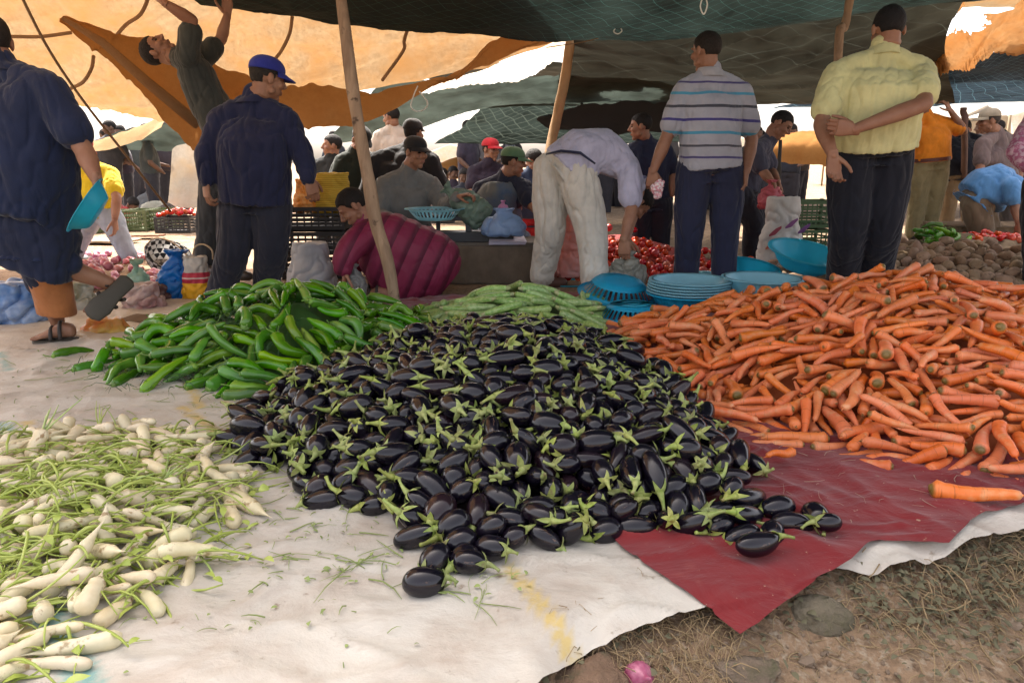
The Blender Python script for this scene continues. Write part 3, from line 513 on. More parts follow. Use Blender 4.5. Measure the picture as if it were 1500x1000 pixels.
685,2424,48,-79,30,-34,6,1006,2317,89,53,-63,-54,7,1411,2473,207,-38,45,-20,5,1258,3066,298,-26,-79,39,6,893,2279,20,85,-47,-15,2,1404,1874,30,21,-7,-21,1,1011,2696,155,71,12,16,2,732,2331,24,21,-5,-46,0,
1107,2308,124,-44,86,-17,6,956,2482,97,79,-37,-37,5,1124,2034,16,-78,-2,4,3,1241,2112,61,40,-1,7,6,1321,2502,186,-86,-15,15,2,1139,3005,247,-54,-13,-21,0,1279,1928,20,-88,-30,8,4,1085,2681,189,-5,-70,70,5,
1430,2184,123,-6,92,36,5,730,2812,114,20,-4,-49,5,1638,2828,298,-98,-4,2,3,1534,2571,245,-21,88,34,5,1738,2775,324,-33,-26,51,6,685,2689,56,-42,88,-4,2,1074,2156,43,-9,-18,39,3,1450,2693,271,-88,4,-17,5,
1132,2431,140,-66,-27,11,6,1152,2572,186,5,40,-88,0,1310,2394,173,-45,-56,59,1,1950,3122,367,17,15,-14,2,1243,2432,148,-39,-20,51,6,1042,2073,19,2,-25,-96,7,586,2630,26,92,32,8,0,1492,2663,256,-31,-2,-1,3,
1916,2744,283,-71,29,-19,6,1311,2689,240,6,37,-69,6,778,3207,154,-43,11,-10,0,1100,2294,82,65,-67,-30,2,1366,2332,170,54,-54,-54,5,1571,2760,278,26,91,-30,5,787,2314,15,-40,-74,47,0,1453,2236,153,12,10,-2,6,
797,2580,68,-35,-29,60,6,1325,2544,226,-62,-38,37,6,1592,2199,174,-12,-58,70,0,1631,3023,352,-41,-34,81,0,637,2280,20,0,1,-80,5,1162,3365,251,36,70,-59,6,1493,2520,233,1,56,80,4,1008,2640,121,-61,-7,-9,0,
897,3007,160,66,-26,-54,6,1005,3050,206,-83,37,-22,5,1236,2598,242,23,-39,-84,7,618,2941,55,-28,24,-44,0,1346,2435,188,-10,36,-61,5,1729,2612,274,-16,12,58,6,1730,3256,377,-26,67,67,2,1666,2282,202,-60,6,4,5,
902,2728,105,-9,63,-63,3,974,3109,233,-4,46,-82,0,1405,2638,228,-35,28,-13,7,1080,2674,152,-5,30,82,2,1514,2263,162,88,14,-9,4,761,3191,122,-36,10,-43,0,1551,2155,150,-2,-71,-67,3,1260,2541,170,-66,11,-14,1,
1454,1956,94,0,0,-82,6,536,3514,52,-10,69,-66,6,624,3089,68,-41,3,6,0,1404,2417,220,-31,71,-54,3,1323,2265,121,76,50,21,2,1052,2458,124,-67,-30,13,1,1502,2767,269,-48,17,-26,3,986,2585,107,-85,-25,-2,3,
1162,2314,112,-32,-33,39,3,1196,2651,214,-30,-6,33,2,1328,2860,273,-74,-22,-13,3,1462,3253,334,12,84,-41,3,618,2893,29,-91,38,8,5,1901,3086,352,59,74,20,2,1023,2278,34,-2,29,-62,4,903,2287,48,-15,-3,67,3,
1468,2608,246,11,-41,-46,7,1632,3326,369,-96,-10,-3,0,889,2904,147,25,-8,32,2,1761,2526,276,-26,-27,60,5,1659,2982,343,95,-15,6,7,2103,3108,350,-4,-97,-20,7,575,2788,16,-24,18,-54,3,1323,2622,216,65,36,39,5,
1676,2617,262,-6,38,-79,2,947,2401,87,-65,-28,16,1,771,2671,76,-78,-43,22,0,972,2988,182,-65,-10,5,3,820,2779,69,96,8,19,6,1750,2854,302,21,3,95,0,847,2791,116,-5,97,-2,5,1548,2221,162,74,37,7,7,
1346,2994,305,38,-53,-73,5,476,2898,18,58,-39,-42,7,1230,2388,120,-29,-62,69,2,1315,2364,150,55,79,23,4,1414,3434,315,-47,-53,47,6,678,2714,22,-14,-21,82,2,1400,2112,94,-42,-24,1,1,455,3296,19,-49,10,-13,7,
971,2861,160,21,74,-62,5,1252,2879,270,89,35,24,5,1683,2430,184,-79,4,7,7,834,2382,55,-5,-24,-96,7,1894,2975,334,-20,22,-26,1,739,3277,122,57,-10,-2,2,978,2373,94,-94,-29,-9,2,881,3108,166,11,20,-85,6,
687,3433,114,54,13,22,2,1592,2257,177,13,-47,82,5,1494,3126,346,-43,-44,67,0,1377,2950,304,-90,-35,-3,2,1530,2447,194,58,-14,-1,3,1577,2140,114,-28,2,13,1,1166,2495,151,-75,-19,15,5,1218,3117,279,-19,97,5,6,
1694,2953,322,-9,-76,63,1,1113,2218,40,34,-20,-87,1,984,2318,41,-70,-68,-13,7,938,2678,83,-7,53,-73,0,779,3454,141,-5,83,-37,5,744,2526,58,-18,25,-77,0,576,3283,80,54,34,28,2,637,3338,102,87,-16,1,2,
1066,3141,242,-33,51,-56,5,1257,2634,199,-19,-5,65,5,1564,2307,188,-59,-2,-4,4,617,2850,16,-29,16,-35,0,1254,2813,222,-65,-72,20,4,1218,2916,234,-9,18,97,2,1568,2618,252,-51,-5,-5,7,597,3168,48,57,-25,-5,2,
614,2724,37,12,33,59,2,912,2472,72,14,-2,-62,3,1863,2756,266,-57,-76,27,1,1852,3337,372,11,25,-91,6,647,3642,84,86,2,7,2,1703,3160,366,-19,-74,62,1,1674,2528,205,-7,-56,79,0,476,3324,30,-50,13,-33,0,
768,3639,108,-31,61,71,2,1053,2598,145,-24,-46,41,4,1215,2469,136,-13,-7,49,3,886,3472,162,17,69,-68,7,1060,2388,91,60,69,23,1,1187,2206,70,71,57,33,1,880,2570,66,59,1,31,5,812,2816,106,-1,74,-63,1,
1736,2336,206,77,-15,-16,2,683,3038,74,6,78,58,7,1173,3174,280,-83,-51,-7,7,1033,3343,229,-56,-40,5,3,1420,2389,203,-88,-38,12,4,1580,2384,187,49,-3,-17,0,708,2960,79,-25,17,85,5,1260,2594,168,23,-5,-31,6,
664,2922,56,50,78,35,7,840,3916,82,-76,-6,19,6,850,3401,150,-9,-20,-46,6,1086,2731,189,61,-12,-16,5,1349,3250,298,-55,23,-45,0,742,2844,76,7,4,24,5,493,3120,16,-20,20,-65,3,1162,2948,190,-88,-29,-2,6,
775,3112,99,-64,43,-23,4,1232,3006,270,-59,58,-35,7,1866,3042,329,-96,-7,8,2,792,2907,109,-46,-53,45,3,1332,2724,221,28,15,-88,7,1414,2900,285,-1,50,-79,3,1852,3150,365,-59,-37,37,5,2032,3197,356,-5,-11,88,7,
1131,2166,40,35,9,52,7,1055,2530,140,-14,47,-82,2,1546,2872,288,-30,71,-56,7,1662,2708,266,36,-69,-61,7,714,2786,61,-20,62,-72,3,1649,3063,358,-24,-67,68,0,1374,2488,173,-26,91,27,6,675,3183,96,-27,26,-65,0,
991,3263,206,-33,-66,63,0,1086,3437,247,-61,47,-39,5,1642,3283,344,40,42,49,2,1352,3048,309,39,-76,-47,2,1519,3274,320,11,87,-45,6,1563,2496,200,75,10,16,4,747,2708,67,8,-5,45,4,1136,2824,210,-90,-37,-3,5,
1736,2774,273,-12,-57,-80,2,584,3083,31,-30,93,-3,5,962,2760,97,-86,-43,-2,3,1260,3034,234,8,-5,-40,6,1442,2377,190,37,-82,-30,4,1784,3098,366,-56,-45,31,3,1064,2482,104,46,86,17,3,1266,2207,82,39,90,13,5,
574,3224,48,90,2,-8,7,524,3544,23,2,3,11,6,1400,2374,143,-14,-34,91,0,1564,2990,325,-79,-51,-30,7,1748,2876,346,8,9,48,7,1796,2703,277,-21,-32,55,3,1539,2099,105,7,0,16,1,1250,2954,238,36,-3,-7,3,
703,3068,98,-18,9,-84,0,1301,2230,90,36,92,9,1,1408,2870,248,-22,-70,66,5,1388,2851,275,-24,-13,15,0,1515,3122,322,-13,0,85,6,701,3810,71,-36,-64,64,6,1064,3375,220,-85,25,-2,3,1551,3394,334,97,17,-8,0,
1083,3833,165,-32,-56,75,6,1344,3174,298,69,-13,-8,5,1132,2999,204,-4,67,-72,4,742,3549,104,-85,0,-4,3,842,2718,52,31,-30,-87,2,731,2598,37,73,51,33,7,1220,3768,194,16,-1,-84,6,1650,2811,280,-98,-6,-7,2,
1130,2286,56,8,-9,35,4,1135,3224,259,80,56,2,0,1480,2484,207,35,-52,-54,4,1018,2472,95,63,68,34,1,1084,2344,61,-38,-50,50,4,1548,2674,233,-9,71,-61,5,1254,3226,270,0,96,-23,7,1615,2200,139,-96,3,-6,4,
1658,3408,365,48,71,-49,7,1118,3084,230,14,-58,-74,5,1307,2754,202,-90,-3,-1,3,545,3420,21,-71,9,-12,3,1403,2999,303,-36,91,10,2,1497,2978,336,-66,-72,-15,5,2114,3150,322,44,-87,-15,6,801,2730,44,-43,-26,17,7,
868,3222,164,-58,-59,41,4,1942,3315,362,-40,46,-63,6,570,3819,15,62,-32,-37,2,839,3191,116,-5,65,-68,5,1450,2322,144,-89,-11,-6,5,1706,2984,304,-10,-97,15,3,930,3149,154,78,19,35,7,473,3633,15,38,-77,-46,2,
1080,3054,191,-24,-2,96,2,1397,3492,294,-79,-59,6,0,629,3734,51,-20,8,14,6,950,2354,49,20,-2,68,5,1240,2292,100,4,88,43,7,1376,2843,231,5,1,-2,1,1706,2471,190,-4,98,-13,3,825,2982,112,29,48,77,4,
2138,3117,305,-17,-7,47,1,1231,3550,257,-76,-59,20,6,966,3674,166,-7,16,91,7,1813,2815,306,93,19,15,4,1946,2885,307,37,-9,13,7,758,3245,86,24,92,-21,3,875,3056,114,67,71,14,1,1661,2911,288,-10,21,-45,1,
628,3280,56,-27,11,-74,3,832,2627,34,-41,-19,9,1,1040,3444,211,-7,-92,35,0,1122,3144,237,-44,88,14,7,837,3330,140,-61,-7,-22,0,902,3516,164,-78,-7,1,1,1050,2939,185,7,46,-85,1,1031,3666,182,-20,-26,91,0,
1408,3054,301,-43,76,47,2,1485,2588,220,-84,-15,14,4,826,3067,100,-51,69,-31,0,1188,2356,95,3,52,79,7,1588,2333,167,-26,-89,32,7,1560,2578,214,-23,-24,41,3,2006,3175,348,59,-20,-39,5,1300,3084,300,17,-29,83,2,
1174,3433,256,3,25,81,4,2005,3074,321,16,21,81,4,2141,3011,345,-50,-53,57,3,2197,3350,327,-20,-66,67,5,1079,3120,204,-62,10,-4,4,1710,2651,233,-11,28,-47,4,1710,2858,282,-82,53,15,3,1236,3259,284,-52,20,-57,1,
979,3444,193,25,42,69,4,1903,2561,254,-94,16,18,2,1751,3477,340,-60,-48,55,7,818,2656,37,93,8,14,7,1268,2040,44,26,-56,-77,3,1053,2312,50,30,23,70,4,852,2588,41,-73,-24,-4,1,932,3102,154,-66,-48,10,7,
1815,2866,292,13,1,95,6,1910,2916,302,-57,-4,16,3,790,3301,140,-28,-64,70,4,797,3712,97,97,12,-8,3,964,2981,152,52,56,49,6,1499,2957,280,47,80,30,7,1074,3193,213,-18,9,12,1,1861,3254,356,-32,-20,43,6,
1797,3442,356,-43,19,-62,3,2037,2909,294,47,6,-37,3,1279,3449,276,-74,-59,28,1,1960,2776,283,40,-35,-80,3,1148,2482,115,27,-5,-29,7,1756,3280,360,11,90,-38,7,1011,2727,144,-82,-14,8,3,1585,2650,247,-30,68,65,4,
1469,3009,308,-44,83,-28,0,1341,3611,255,-49,-22,64,3,848,3539,150,12,34,-91,0,1028,2799,169,19,-96,13,5,1803,2575,252,-29,-3,-45,0,817,2486,40,-88,35,-18,2,1211,2696,179,12,0,-46,3,1488,2738,255,3,-16,-43,3,
1530,3332,324,-98,9,-11,0,630,3810,52,-17,-45,82,1,1485,1934,67,-12,15,97,5,1400,3628,250,-44,-34,57,3,1853,2697,254,25,82,47,7,938,3619,167,-40,18,-61,4,661,2950,32,-94,3,-10,3,680,3389,50,-67,-71,17,1,
696,3945,32,89,-4,-5,6,1283,3114,242,-57,53,-36,3,1449,2274,135,-88,-17,-4,6,1166,2853,183,37,43,55,4,1030,3746,160,0,71,-68,6,1333,2686,187,-67,-35,17,4,1268,3371,252,-41,18,-41,3,1861,2968,310,40,8,10,7,
1144,3289,218,-92,-33,0,4,1489,3457,316,37,60,62,4,2127,3038,300,20,-55,-77,2,707,3694,95,-29,4,-71,1,772,2926,91,-4,-7,-77,7,1788,2521,232,62,-75,18,3,561,3256,28,46,1,12,3,551,3386,27,11,68,69,1,
584,3440,28,-71,17,-23,0,761,2935,57,-28,25,-52,1,897,2831,95,64,-15,-2,7,1222,3232,240,15,-7,-55,0,1424,2596,196,2,8,-29,4,1586,2855,278,86,19,26,4,944,3293,170,23,-66,-64,4,1292,2884,230,12,97,-14,4,
1914,3164,334,-39,-64,36,1,642,3417,81,37,1,22,0,2065,2906,321,-7,28,-91,2,739,3301,78,-20,26,93,2,797,3256,95,-26,-48,83,1,711,3329,84,35,-75,-52,2,974,3430,160,-18,-17,38,2,1140,2446,100,42,89,12,1,
1046,3332,191,-8,4,-71,5,1095,3564,191,96,18,8,6,1357,2643,197,77,47,33,0,1740,3162,339,4,11,-79,6,1891,3410,356,-53,-18,12,6,615,3598,63,39,0,18,2,1036,3604,160,-70,-26,24,3,1998,2975,311,93,-32,-10,5,
625,3500,76,-15,90,38,5,1564,3467,322,-73,5,22,7,1554,2076,130,92,33,7,7,698,3176,64,-2,92,-28,3,988,3154,160,23,-1,-87,1,1336,3171,260,-26,-23,53,1,1696,2748,251,-8,-25,81,1,509,3347,15,-33,18,-41,3,
702,3204,61,-70,-13,-6,1,565,3337,36,-52,-79,10,4,714,2834,33,-23,-24,54,0,944,2869,112,-18,-17,92,1,828,3814,80,-35,-77,48,3,1674,2274,158,74,-60,-19,1,1864,3102,321,-14,-84,43,1,736,3058,69,-4,62,74,7,
1368,3293,297,-25,0,-55,5,2197,3176,305,35,47,58,7,1460,3431,312,-11,-16,81,4,1691,3738,290,95,9,2,3,924,3254,147,-13,-11,-19,2,1205,2858,204,21,-28,-65,3,1204,3176,226,-1,14,86,2,1264,3435,250,10,38,78,5,
1444,2972,274,47,39,60,5,1427,3455,278,-20,51,-75,1,1547,2726,240,-63,-31,16,4,1708,2342,156,-35,31,-34,3,1800,2686,245,15,34,86,0,1856,3176,323,29,-75,-56,2,1825,3258,340,33,-62,-62,5,2120,3208,288,0,-24,90,7,
638,3448,82,-1,60,-74,3,780,3515,100,15,93,-28,7,990,3053,166,-30,-78,47,1,1016,3308,175,-32,-29,62,7,1514,2846,255,-8,20,-53,1,1542,3029,298,53,33,47,4,1824,3512,327,66,-40,-17,5,2098,3281,299,13,32,85,0,
1042,2770,152,-3,78,-61,4,1110,3665,183,-58,30,-26,1,1965,2876,280,24,95,-15,1,2075,3383,338,-36,21,21,1,2019,3540,312,-29,39,-79,6,670,3028,38,-97,7,-15,1,698,3393,84,96,17,-2,4,1165,3628,218,-41,15,-21,4,
1335,3781,185,-79,-3,31,0,2167,3012,306,-56,-21,12,6,2143,3274,324,-94,24,0,0,800,2344,27,78,-39,-26,3,873,2891,95,-30,3,-29,0,964,3357,152,-62,-35,25,3,1032,2826,139,-14,35,-72,5,1252,3313,248,22,77,48,5,
1390,2982,267,-64,-48,27,7,1406,3114,278,-96,-20,-5,3,1671,3420,323,-71,48,-39,6,1758,3429,322,-43,42,-69,7,1830,2602,208,-8,-24,78,1,1905,2757,241,-38,-9,26,4,1972,2845,260,8,7,31,0,950,2829,142,-11,-7,-15,4,
1061,2992,175,25,0,29,0,1121,3321,228,6,-8,16,7,1190,3441,226,-43,19,-46,5,1572,3692,266,19,8,-27,2,1741,3090,340,16,-33,-80,2,660,3463,61,-9,26,95,4,1573,3155,326,-94,29,3,3,918,3182,144,-93,-26,-5,7,
1201,3955,117,-8,-47,-27,5,676,3509,45,-57,-21,7,101,640,3605,37,-5,1,73,107,777,3439,94,59,-36,-24,105,803,3595,95,37,-58,-69,102,745,3663,73,-97,-5,-12,106,808,3955,27,1,-4,-43,102,970,3652,136,24,37,55,107,
948,3915,40,-94,0,-8,100,1082,2961,164,-19,-16,24,101,1049,3140,177,25,-6,26,102,1075,3239,197,77,47,28,101,1098,3700,152,-87,-20,8,103,1072,3808,112,-45,51,-64,107,1171,3912,86,18,-47,-84,101,1132,3996,40,49,61,25,107,
1300,3726,188,-4,-57,81,101,1246,3725,171,31,-40,-39,105,1249,3909,97,29,29,36,107,1267,4076,30,38,-33,-48,101,1448,1733,17,-70,6,-2,105,1378,3368,284,47,77,33,104,1364,3573,237,-49,39,-62,103,1450,3743,181,-91,36,-15,101,
1490,3766,174,-45,-36,74,100,1410,4141,40,75,41,7,100,1592,2076,99,50,18,33,102,1596,3102,320,7,39,84,104,1543,3230,324,-94,-1,-6,107,1528,3504,285,-19,52,-78,105,1499,3595,247,-78,-43,38,103,1521,4086,94,20,28,61,102,
1576,3956,86,84,-19,-5,107,1733,1912,41,-56,79,-5,104,1738,2013,75,-22,-96,-9,106,1744,2216,124,-14,24,-48,103,1734,2575,209,-38,-88,17,101,1698,3029,316,-6,76,-62,107,1754,3551,278,-11,-10,-74,106,1682,3597,255,16,-61,-66,107,
1670,3761,176,-37,2,63,101,1796,4203,37,-71,62,-26,106,1730,3947,111,-51,-67,48,103,1694,3956,83,-72,59,-32,101,1692,4217,19,-63,-71,21,100,1883,1895,22,3,11,-98,102,1918,1864,25,-8,91,38,103,1901,2106,79,-53,-23,28,104,
1824,2209,117,-37,23,-21,105,1862,2383,159,8,-11,74,103,1823,2474,180,-55,-63,32,100,1884,2639,214,-45,-45,45,104,1886,3006,300,89,8,-3,104,1857,3077,311,2,16,-21,101,1875,3466,314,1,42,84,100,1790,3581,262,-60,70,-35,100,
1902,3662,230,-17,14,61,102,1862,3691,214,40,54,32,102,1851,3836,152,-35,84,-38,100,1824,4031,48,-62,-7,39,100,1766,4184,19,-85,43,-8,105,2059,2012,34,-7,-17,61,101,2018,2091,64,-62,-13,17,103,2018,2190,99,-93,29,9,106,
2071,2252,121,-71,65,-8,105,1984,2406,154,-97,7,10,102,2001,2529,179,-60,65,-19,103,1992,2632,206,-5,-40,87,100,2035,2734,229,-12,-6,49,100,1939,2922,275,-11,-98,-4,101,2028,3068,288,-80,58,9,106,1954,3214,312,-27,88,-35,103,
2020,3322,306,-26,-32,73,104,2022,3459,302,67,69,7,107,2042,3588,262,-55,46,-54,102,2006,3607,253,54,-63,-30,105,1944,3747,191,-54,54,-58,104,1932,3930,147,50,81,24,100,1965,3918,124,13,67,66,103,1976,4115,68,39,60,58,105,
1920,4156,22,4,1,-91,106,2168,1918,15,-70,-6,10,104,2139,2034,60,34,-14,-22,104,2203,2363,121,-45,47,-35,103,2159,2382,130,-41,-53,48,104,2128,2432,159,-29,-39,68,103,2169,2587,184,12,79,58,107,2098,2678,211,71,57,31,104,
2157,2996,248,-6,33,-93,100,2139,3317,282,-92,27,8,103,2100,3668,224,-76,-55,31,106,2102,4094,33,15,-22,-53,101,2203,2003,31,-34,-89,22,105,2228,2027,27,-14,-67,67,103,2211,2091,51,-4,5,1,105,2276,2204,77,7,11,98,107,
2304,2368,114,-28,-7,30,100,2305,2420,130,88,41,12,104,2224,2624,177,4,-97,17,103,2232,2860,210,24,-96,5,101,2295,3206,252,25,-30,-74,107,2240,3202,276,-33,-92,18,100,2314,3445,240,-23,25,-47,101,2243,3731,202,36,88,20,106,
2256,3862,151,-2,5,9,100,2252,4114,24,-37,71,-55,104,2426,2028,13,-24,5,1,101,2443,2102,22,-37,5,10,101,2470,2298,69,-27,88,-35,105,2424,2354,94,8,15,5,106,2422,2569,128,-87,-44,11,102,2390,2658,152,-9,15,-95,105,
2404,2802,167,-77,-12,21,103,2488,3027,190,-13,34,-82,106,2385,3184,231,-16,-38,78,107,2453,3211,252,-9,16,27,103,2390,3308,230,-37,-84,31,106,2444,3404,216,17,-94,25,100,2417,3521,224,93,24,-9,107,2391,3740,171,-26,14,-73,104,
 ],
 'pepper': [
-1434,2592,9,5,-66,-73,5,-660,2545,8,5,79,-59,3,-1614,2605,9,54,47,43,2,-588,2720,12,85,21,2,2,-998,2686,10,89,21,3,1,-1342,2775,62,47,-36,-77,4,-1165,2970,144,-93,8,33,1,-780,2683,10,-60,-14,34,6,
-1377,2948,103,67,12,11,5,-1876,2593,9,28,-60,-69,5,-1916,3145,9,4,-71,-68,2,-607,3052,95,76,9,-21,5,-942,2746,44,72,22,-7,1,-912,2983,120,92,4,-34,2,-1478,2682,10,-25,57,-61,6,-828,2951,107,37,59,70,5,
-892,2669,9,56,44,40,2,-1598,2912,22,51,-46,-66,0,-1391,3276,188,38,-74,-50,2,-993,2832,66,6,78,60,1,-1262,2935,115,57,31,52,0,-804,3041,137,37,56,70,1,-1758,3088,26,54,39,54,2,-1202,2654,16,81,-28,-22,4,
-2118,3044,10,64,-66,-30,1,-1047,2796,60,63,8,-26,0,-438,3079,41,65,40,11,1,-1153,3098,195,35,59,60,2,-1015,2968,119,56,-44,-65,2,-362,3282,23,16,-84,-50,0,-1322,2833,38,28,66,-67,3,-1056,2786,52,96,8,-20,4,
-534,3440,137,18,77,60,5,-800,3097,171,-20,-86,38,3,-417,2894,14,30,-45,-72,1,-1544,3152,110,-15,67,70,2,-364,3042,0,84,3,-12,0,-1002,3151,218,74,50,37,1,-756,2798,34,82,35,24,2,-1293,2719,10,66,-64,-29,1,
-1108,3201,206,8,62,73,0,-816,3288,226,-29,16,-84,2,-1228,2944,76,26,-44,-82,5,-1015,2747,17,-32,7,22,6,-1379,3085,139,-16,63,-72,6,-822,2834,63,-35,48,-44,3,-758,3372,200,-26,-74,-57,4,-924,2921,91,96,19,-16,1,
-1169,2674,16,30,75,51,4,-914,3060,143,74,-6,-53,0,-724,3166,137,33,6,-52,2,-1304,3014,146,66,-11,26,5,-854,2782,54,45,35,66,5,-692,2995,68,34,-57,-58,0,-1798,3084,8,-77,-39,28,3,-2005,3089,10,64,-34,-34,2,
-543,2821,72,35,33,71,4,-555,3546,136,22,-73,-57,2,-759,3574,200,51,29,-35,4,-1182,3094,165,22,95,17,5,-1640,3271,129,-2,76,56,0,-1367,2808,53,62,16,46,5,-1550,3368,172,-1,79,-51,3,-636,2870,18,83,43,8,4,
-1858,2898,0,34,72,46,0,-1292,3346,216,29,25,71,2,-1105,3016,120,81,-25,-25,2,-652,3703,178,-85,22,1,3,-1012,3282,276,56,-44,-55,5,-965,3346,291,-22,-58,63,3,-1173,3533,257,9,-79,-58,2,-1146,2793,12,-70,-38,34,6,
-731,3133,135,73,-16,-35,2,-1697,3168,74,-76,20,-2,3,-614,2912,57,49,55,49,1,-533,3379,86,-82,9,22,3,-280,3393,8,-14,85,-46,3,-844,3308,220,-62,-13,49,3,-1520,3038,91,90,0,-25,4,-702,2862,15,22,-38,-79,4,
-1515,2932,59,-43,45,-43,6,-389,3352,92,47,-47,-62,1,-1473,3130,105,-77,-16,16,3,-951,3412,278,53,4,-10,5,-1161,2866,60,29,-84,-44,4,-556,3234,52,28,83,38,0,-1202,2808,19,63,30,26,4,-1059,3266,258,-50,47,-26,3,
-805,3556,204,-50,38,17,3,-1616,3111,56,86,30,2,2,-1394,2852,58,-30,73,-58,3,-1110,3124,194,29,54,70,1,-1409,3378,205,38,-49,-78,1,-516,2962,10,32,83,39,1,-303,3444,15,9,-36,-87,2,-1440,3174,158,11,-12,-89,5,
-859,3050,118,-13,-67,57,3,-718,2923,58,55,-35,-42,5,-484,3292,70,21,-89,-21,2,-1352,3488,222,-81,10,27,6,-445,3246,73,66,56,34,4,-1505,2752,10,-26,56,-60,6,-1247,3434,230,-18,2,90,5,-1098,3423,257,35,-61,-67,0,
-1369,3167,125,39,-47,-78,0,-325,3553,46,73,-6,-32,1,-1266,3353,226,37,56,59,1,-2016,3292,15,39,22,38,4,-684,3347,114,-43,-18,64,6,-607,3353,57,-43,28,39,6,-1602,3216,100,66,32,18,0,-1372,3533,240,7,-93,-33,1,
-670,3494,155,-52,-33,58,3,-789,3123,161,21,-43,84,2,-1046,2878,72,35,8,-62,3,-1325,3596,218,55,-25,-6,2,-334,3460,38,43,49,37,5,-552,3422,88,-18,-70,-62,1,-896,3592,251,-12,-79,-55,5,-625,3105,55,-27,-69,40,6,
-546,3106,49,-23,-72,63,6,-2084,2778,16,30,-81,-48,4,-1558,2915,9,50,44,45,5,-468,3098,9,-60,-24,40,3,-1460,2903,56,-52,56,-42,3,-439,3775,41,31,58,72,1,-924,3526,264,-39,-3,-12,2,-1452,3030,92,-41,-49,62,6,
-773,3668,186,45,-35,-42,2,-612,3202,89,63,74,-4,4,-592,2960,15,-82,25,-12,3,-1226,3020,92,-44,-42,27,3,-740,2978,34,22,8,46,3,-687,3665,136,42,-81,-34,0,-1490,2838,27,-10,3,-53,0,-1315,2954,86,97,4,15,4,
-512,3882,80,-65,47,-44,6,-1549,3658,173,74,-40,-32,1,-1408,3402,178,-10,-15,24,1,-942,3446,272,-91,21,2,6,-522,3474,64,29,25,-91,6,-402,3386,42,-36,60,-25,6,-1711,3542,92,73,-14,-26,0,-1808,3430,53,46,-18,-41,5,
-1254,3060,142,24,67,58,4,-1135,3510,236,85,18,-2,2,-559,3176,12,51,-51,-51,1,-670,3466,112,16,-61,-64,4,-630,3550,133,-54,68,-38,6,-592,3421,45,76,7,-38,0,-441,3219,15,82,44,9,5,-1690,3135,38,-16,16,-76,6,
-269,3624,9,60,-29,-37,5,-846,3696,202,59,-29,-37,2,-1588,3330,108,67,37,35,1,-1706,3259,46,54,0,44,2,-1326,3066,99,-56,6,-13,6,-1235,2878,49,69,55,38,6,-1870,3329,9,45,55,52,2,-1491,3314,166,-21,-50,75,5,
-1089,2754,22,3,4,-70,3,-636,3650,122,-9,69,-70,6,-898,2796,27,-2,22,-97,3,-1667,3092,23,-36,91,16,4,-375,3878,12,73,-41,-31,1,-1052,3564,247,51,-47,-45,2,-823,3426,207,-44,83,-30,3,-574,3514,88,-50,-24,45,6,
-1565,3044,50,-20,-26,46,0,-1322,3033,68,94,16,13,0,-544,4055,22,-5,-1,99,3,-406,3493,43,-7,-23,67,6,-1390,3479,205,81,-44,-20,1,-722,2901,15,44,26,39,4,-1215,3523,204,57,-63,-36,0,-1645,2965,12,67,-61,-31,5,
-598,4218,9,24,-62,-70,5,-749,3454,158,-45,83,-29,3,-572,4132,8,10,79,-59,3,-1590,3498,90,61,66,-41,3,-510,3858,44,-23,-71,65,3,-1550,3517,159,83,-25,13,4,-572,2866,32,56,71,35,1,-1495,3444,154,10,-17,-70,6,
-1444,3105,78,-50,-85,-7,3,-1288,3577,204,18,-24,-40,3,-517,3232,36,54,-78,-20,6,-1847,3786,24,1,80,56,2,-895,3614,215,31,13,0,1,-584,3680,97,-25,78,-55,5,-865,4044,84,38,-77,-45,5,-439,3565,53,44,48,50,5,
-552,4017,40,-16,62,-59,3,-1750,3549,37,4,80,57,0,-1487,3020,52,71,52,39,6,-1426,3598,142,95,1,13,4,-590,3549,64,-36,38,-26,5,-502,3630,12,63,71,16,1,-417,3836,9,-35,-63,64,3,-1524,3204,78,-29,53,78,0,
-1486,3440,164,15,-79,-56,0,-1409,3554,162,-62,-11,-2,3,-502,3585,47,-19,62,-58,6,-309,3608,0,77,-23,-29,0,-1303,3645,164,13,-36,-44,2,-561,3594,108,34,-62,-60,5,-741,3970,88,-54,-51,63,6,-1774,3510,19,-80,9,-8,106,
-1693,3403,55,-12,69,66,105,-1684,3453,62,12,-18,14,102,-1779,3734,37,14,94,-25,105,-1582,3661,76,-17,-22,-5,100,-1653,3819,13,79,-19,-15,100,-1621,3834,32,20,89,30,101,-1408,2956,42,-7,-27,78,102,-1509,3778,107,20,69,-66,106,
-1259,3976,38,-15,-10,61,102,-1194,3919,104,-13,-54,78,105,-1207,3984,59,1,37,-77,106,-1135,3973,37,-31,-2,-12,101,-897,3642,186,-94,2,10,103,-838,3980,49,4,77,42,100,-976,3907,69,11,97,-2,102,-834,3737,139,-83,-17,36,103,
-742,3751,118,32,-84,-36,100,-571,3627,52,58,-71,37,106,-632,3705,65,5,-71,-62,100,-497,3372,35,-17,51,-80,104,-472,3471,10,33,-87,-35,101,-1814,3650,20,-24,95,17,104,-1635,3309,86,-70,-51,8,103,-1682,3742,69,20,76,45,100,
-1490,3801,61,62,-68,-13,105,-1600,3765,112,87,-44,-13,105,-1608,3832,83,36,-17,-9,105,-1482,3983,18,-22,20,-44,103,-1271,4045,43,48,45,27,105,-1448,3646,144,-27,94,-16,104,-1279,4135,8,-23,76,-53,103,-1538,4139,9,61,25,23,105,
-1070,3587,208,-19,41,-81,103,-1086,3718,160,42,-89,5,104,-1259,4017,89,65,-39,-34,100,-1010,4154,24,55,-35,-35,105,-922,3762,133,-92,-14,23,103,-902,3735,145,46,31,15,105,-923,4097,23,-53,67,-42,103,-663,3771,106,-21,69,-68,103,
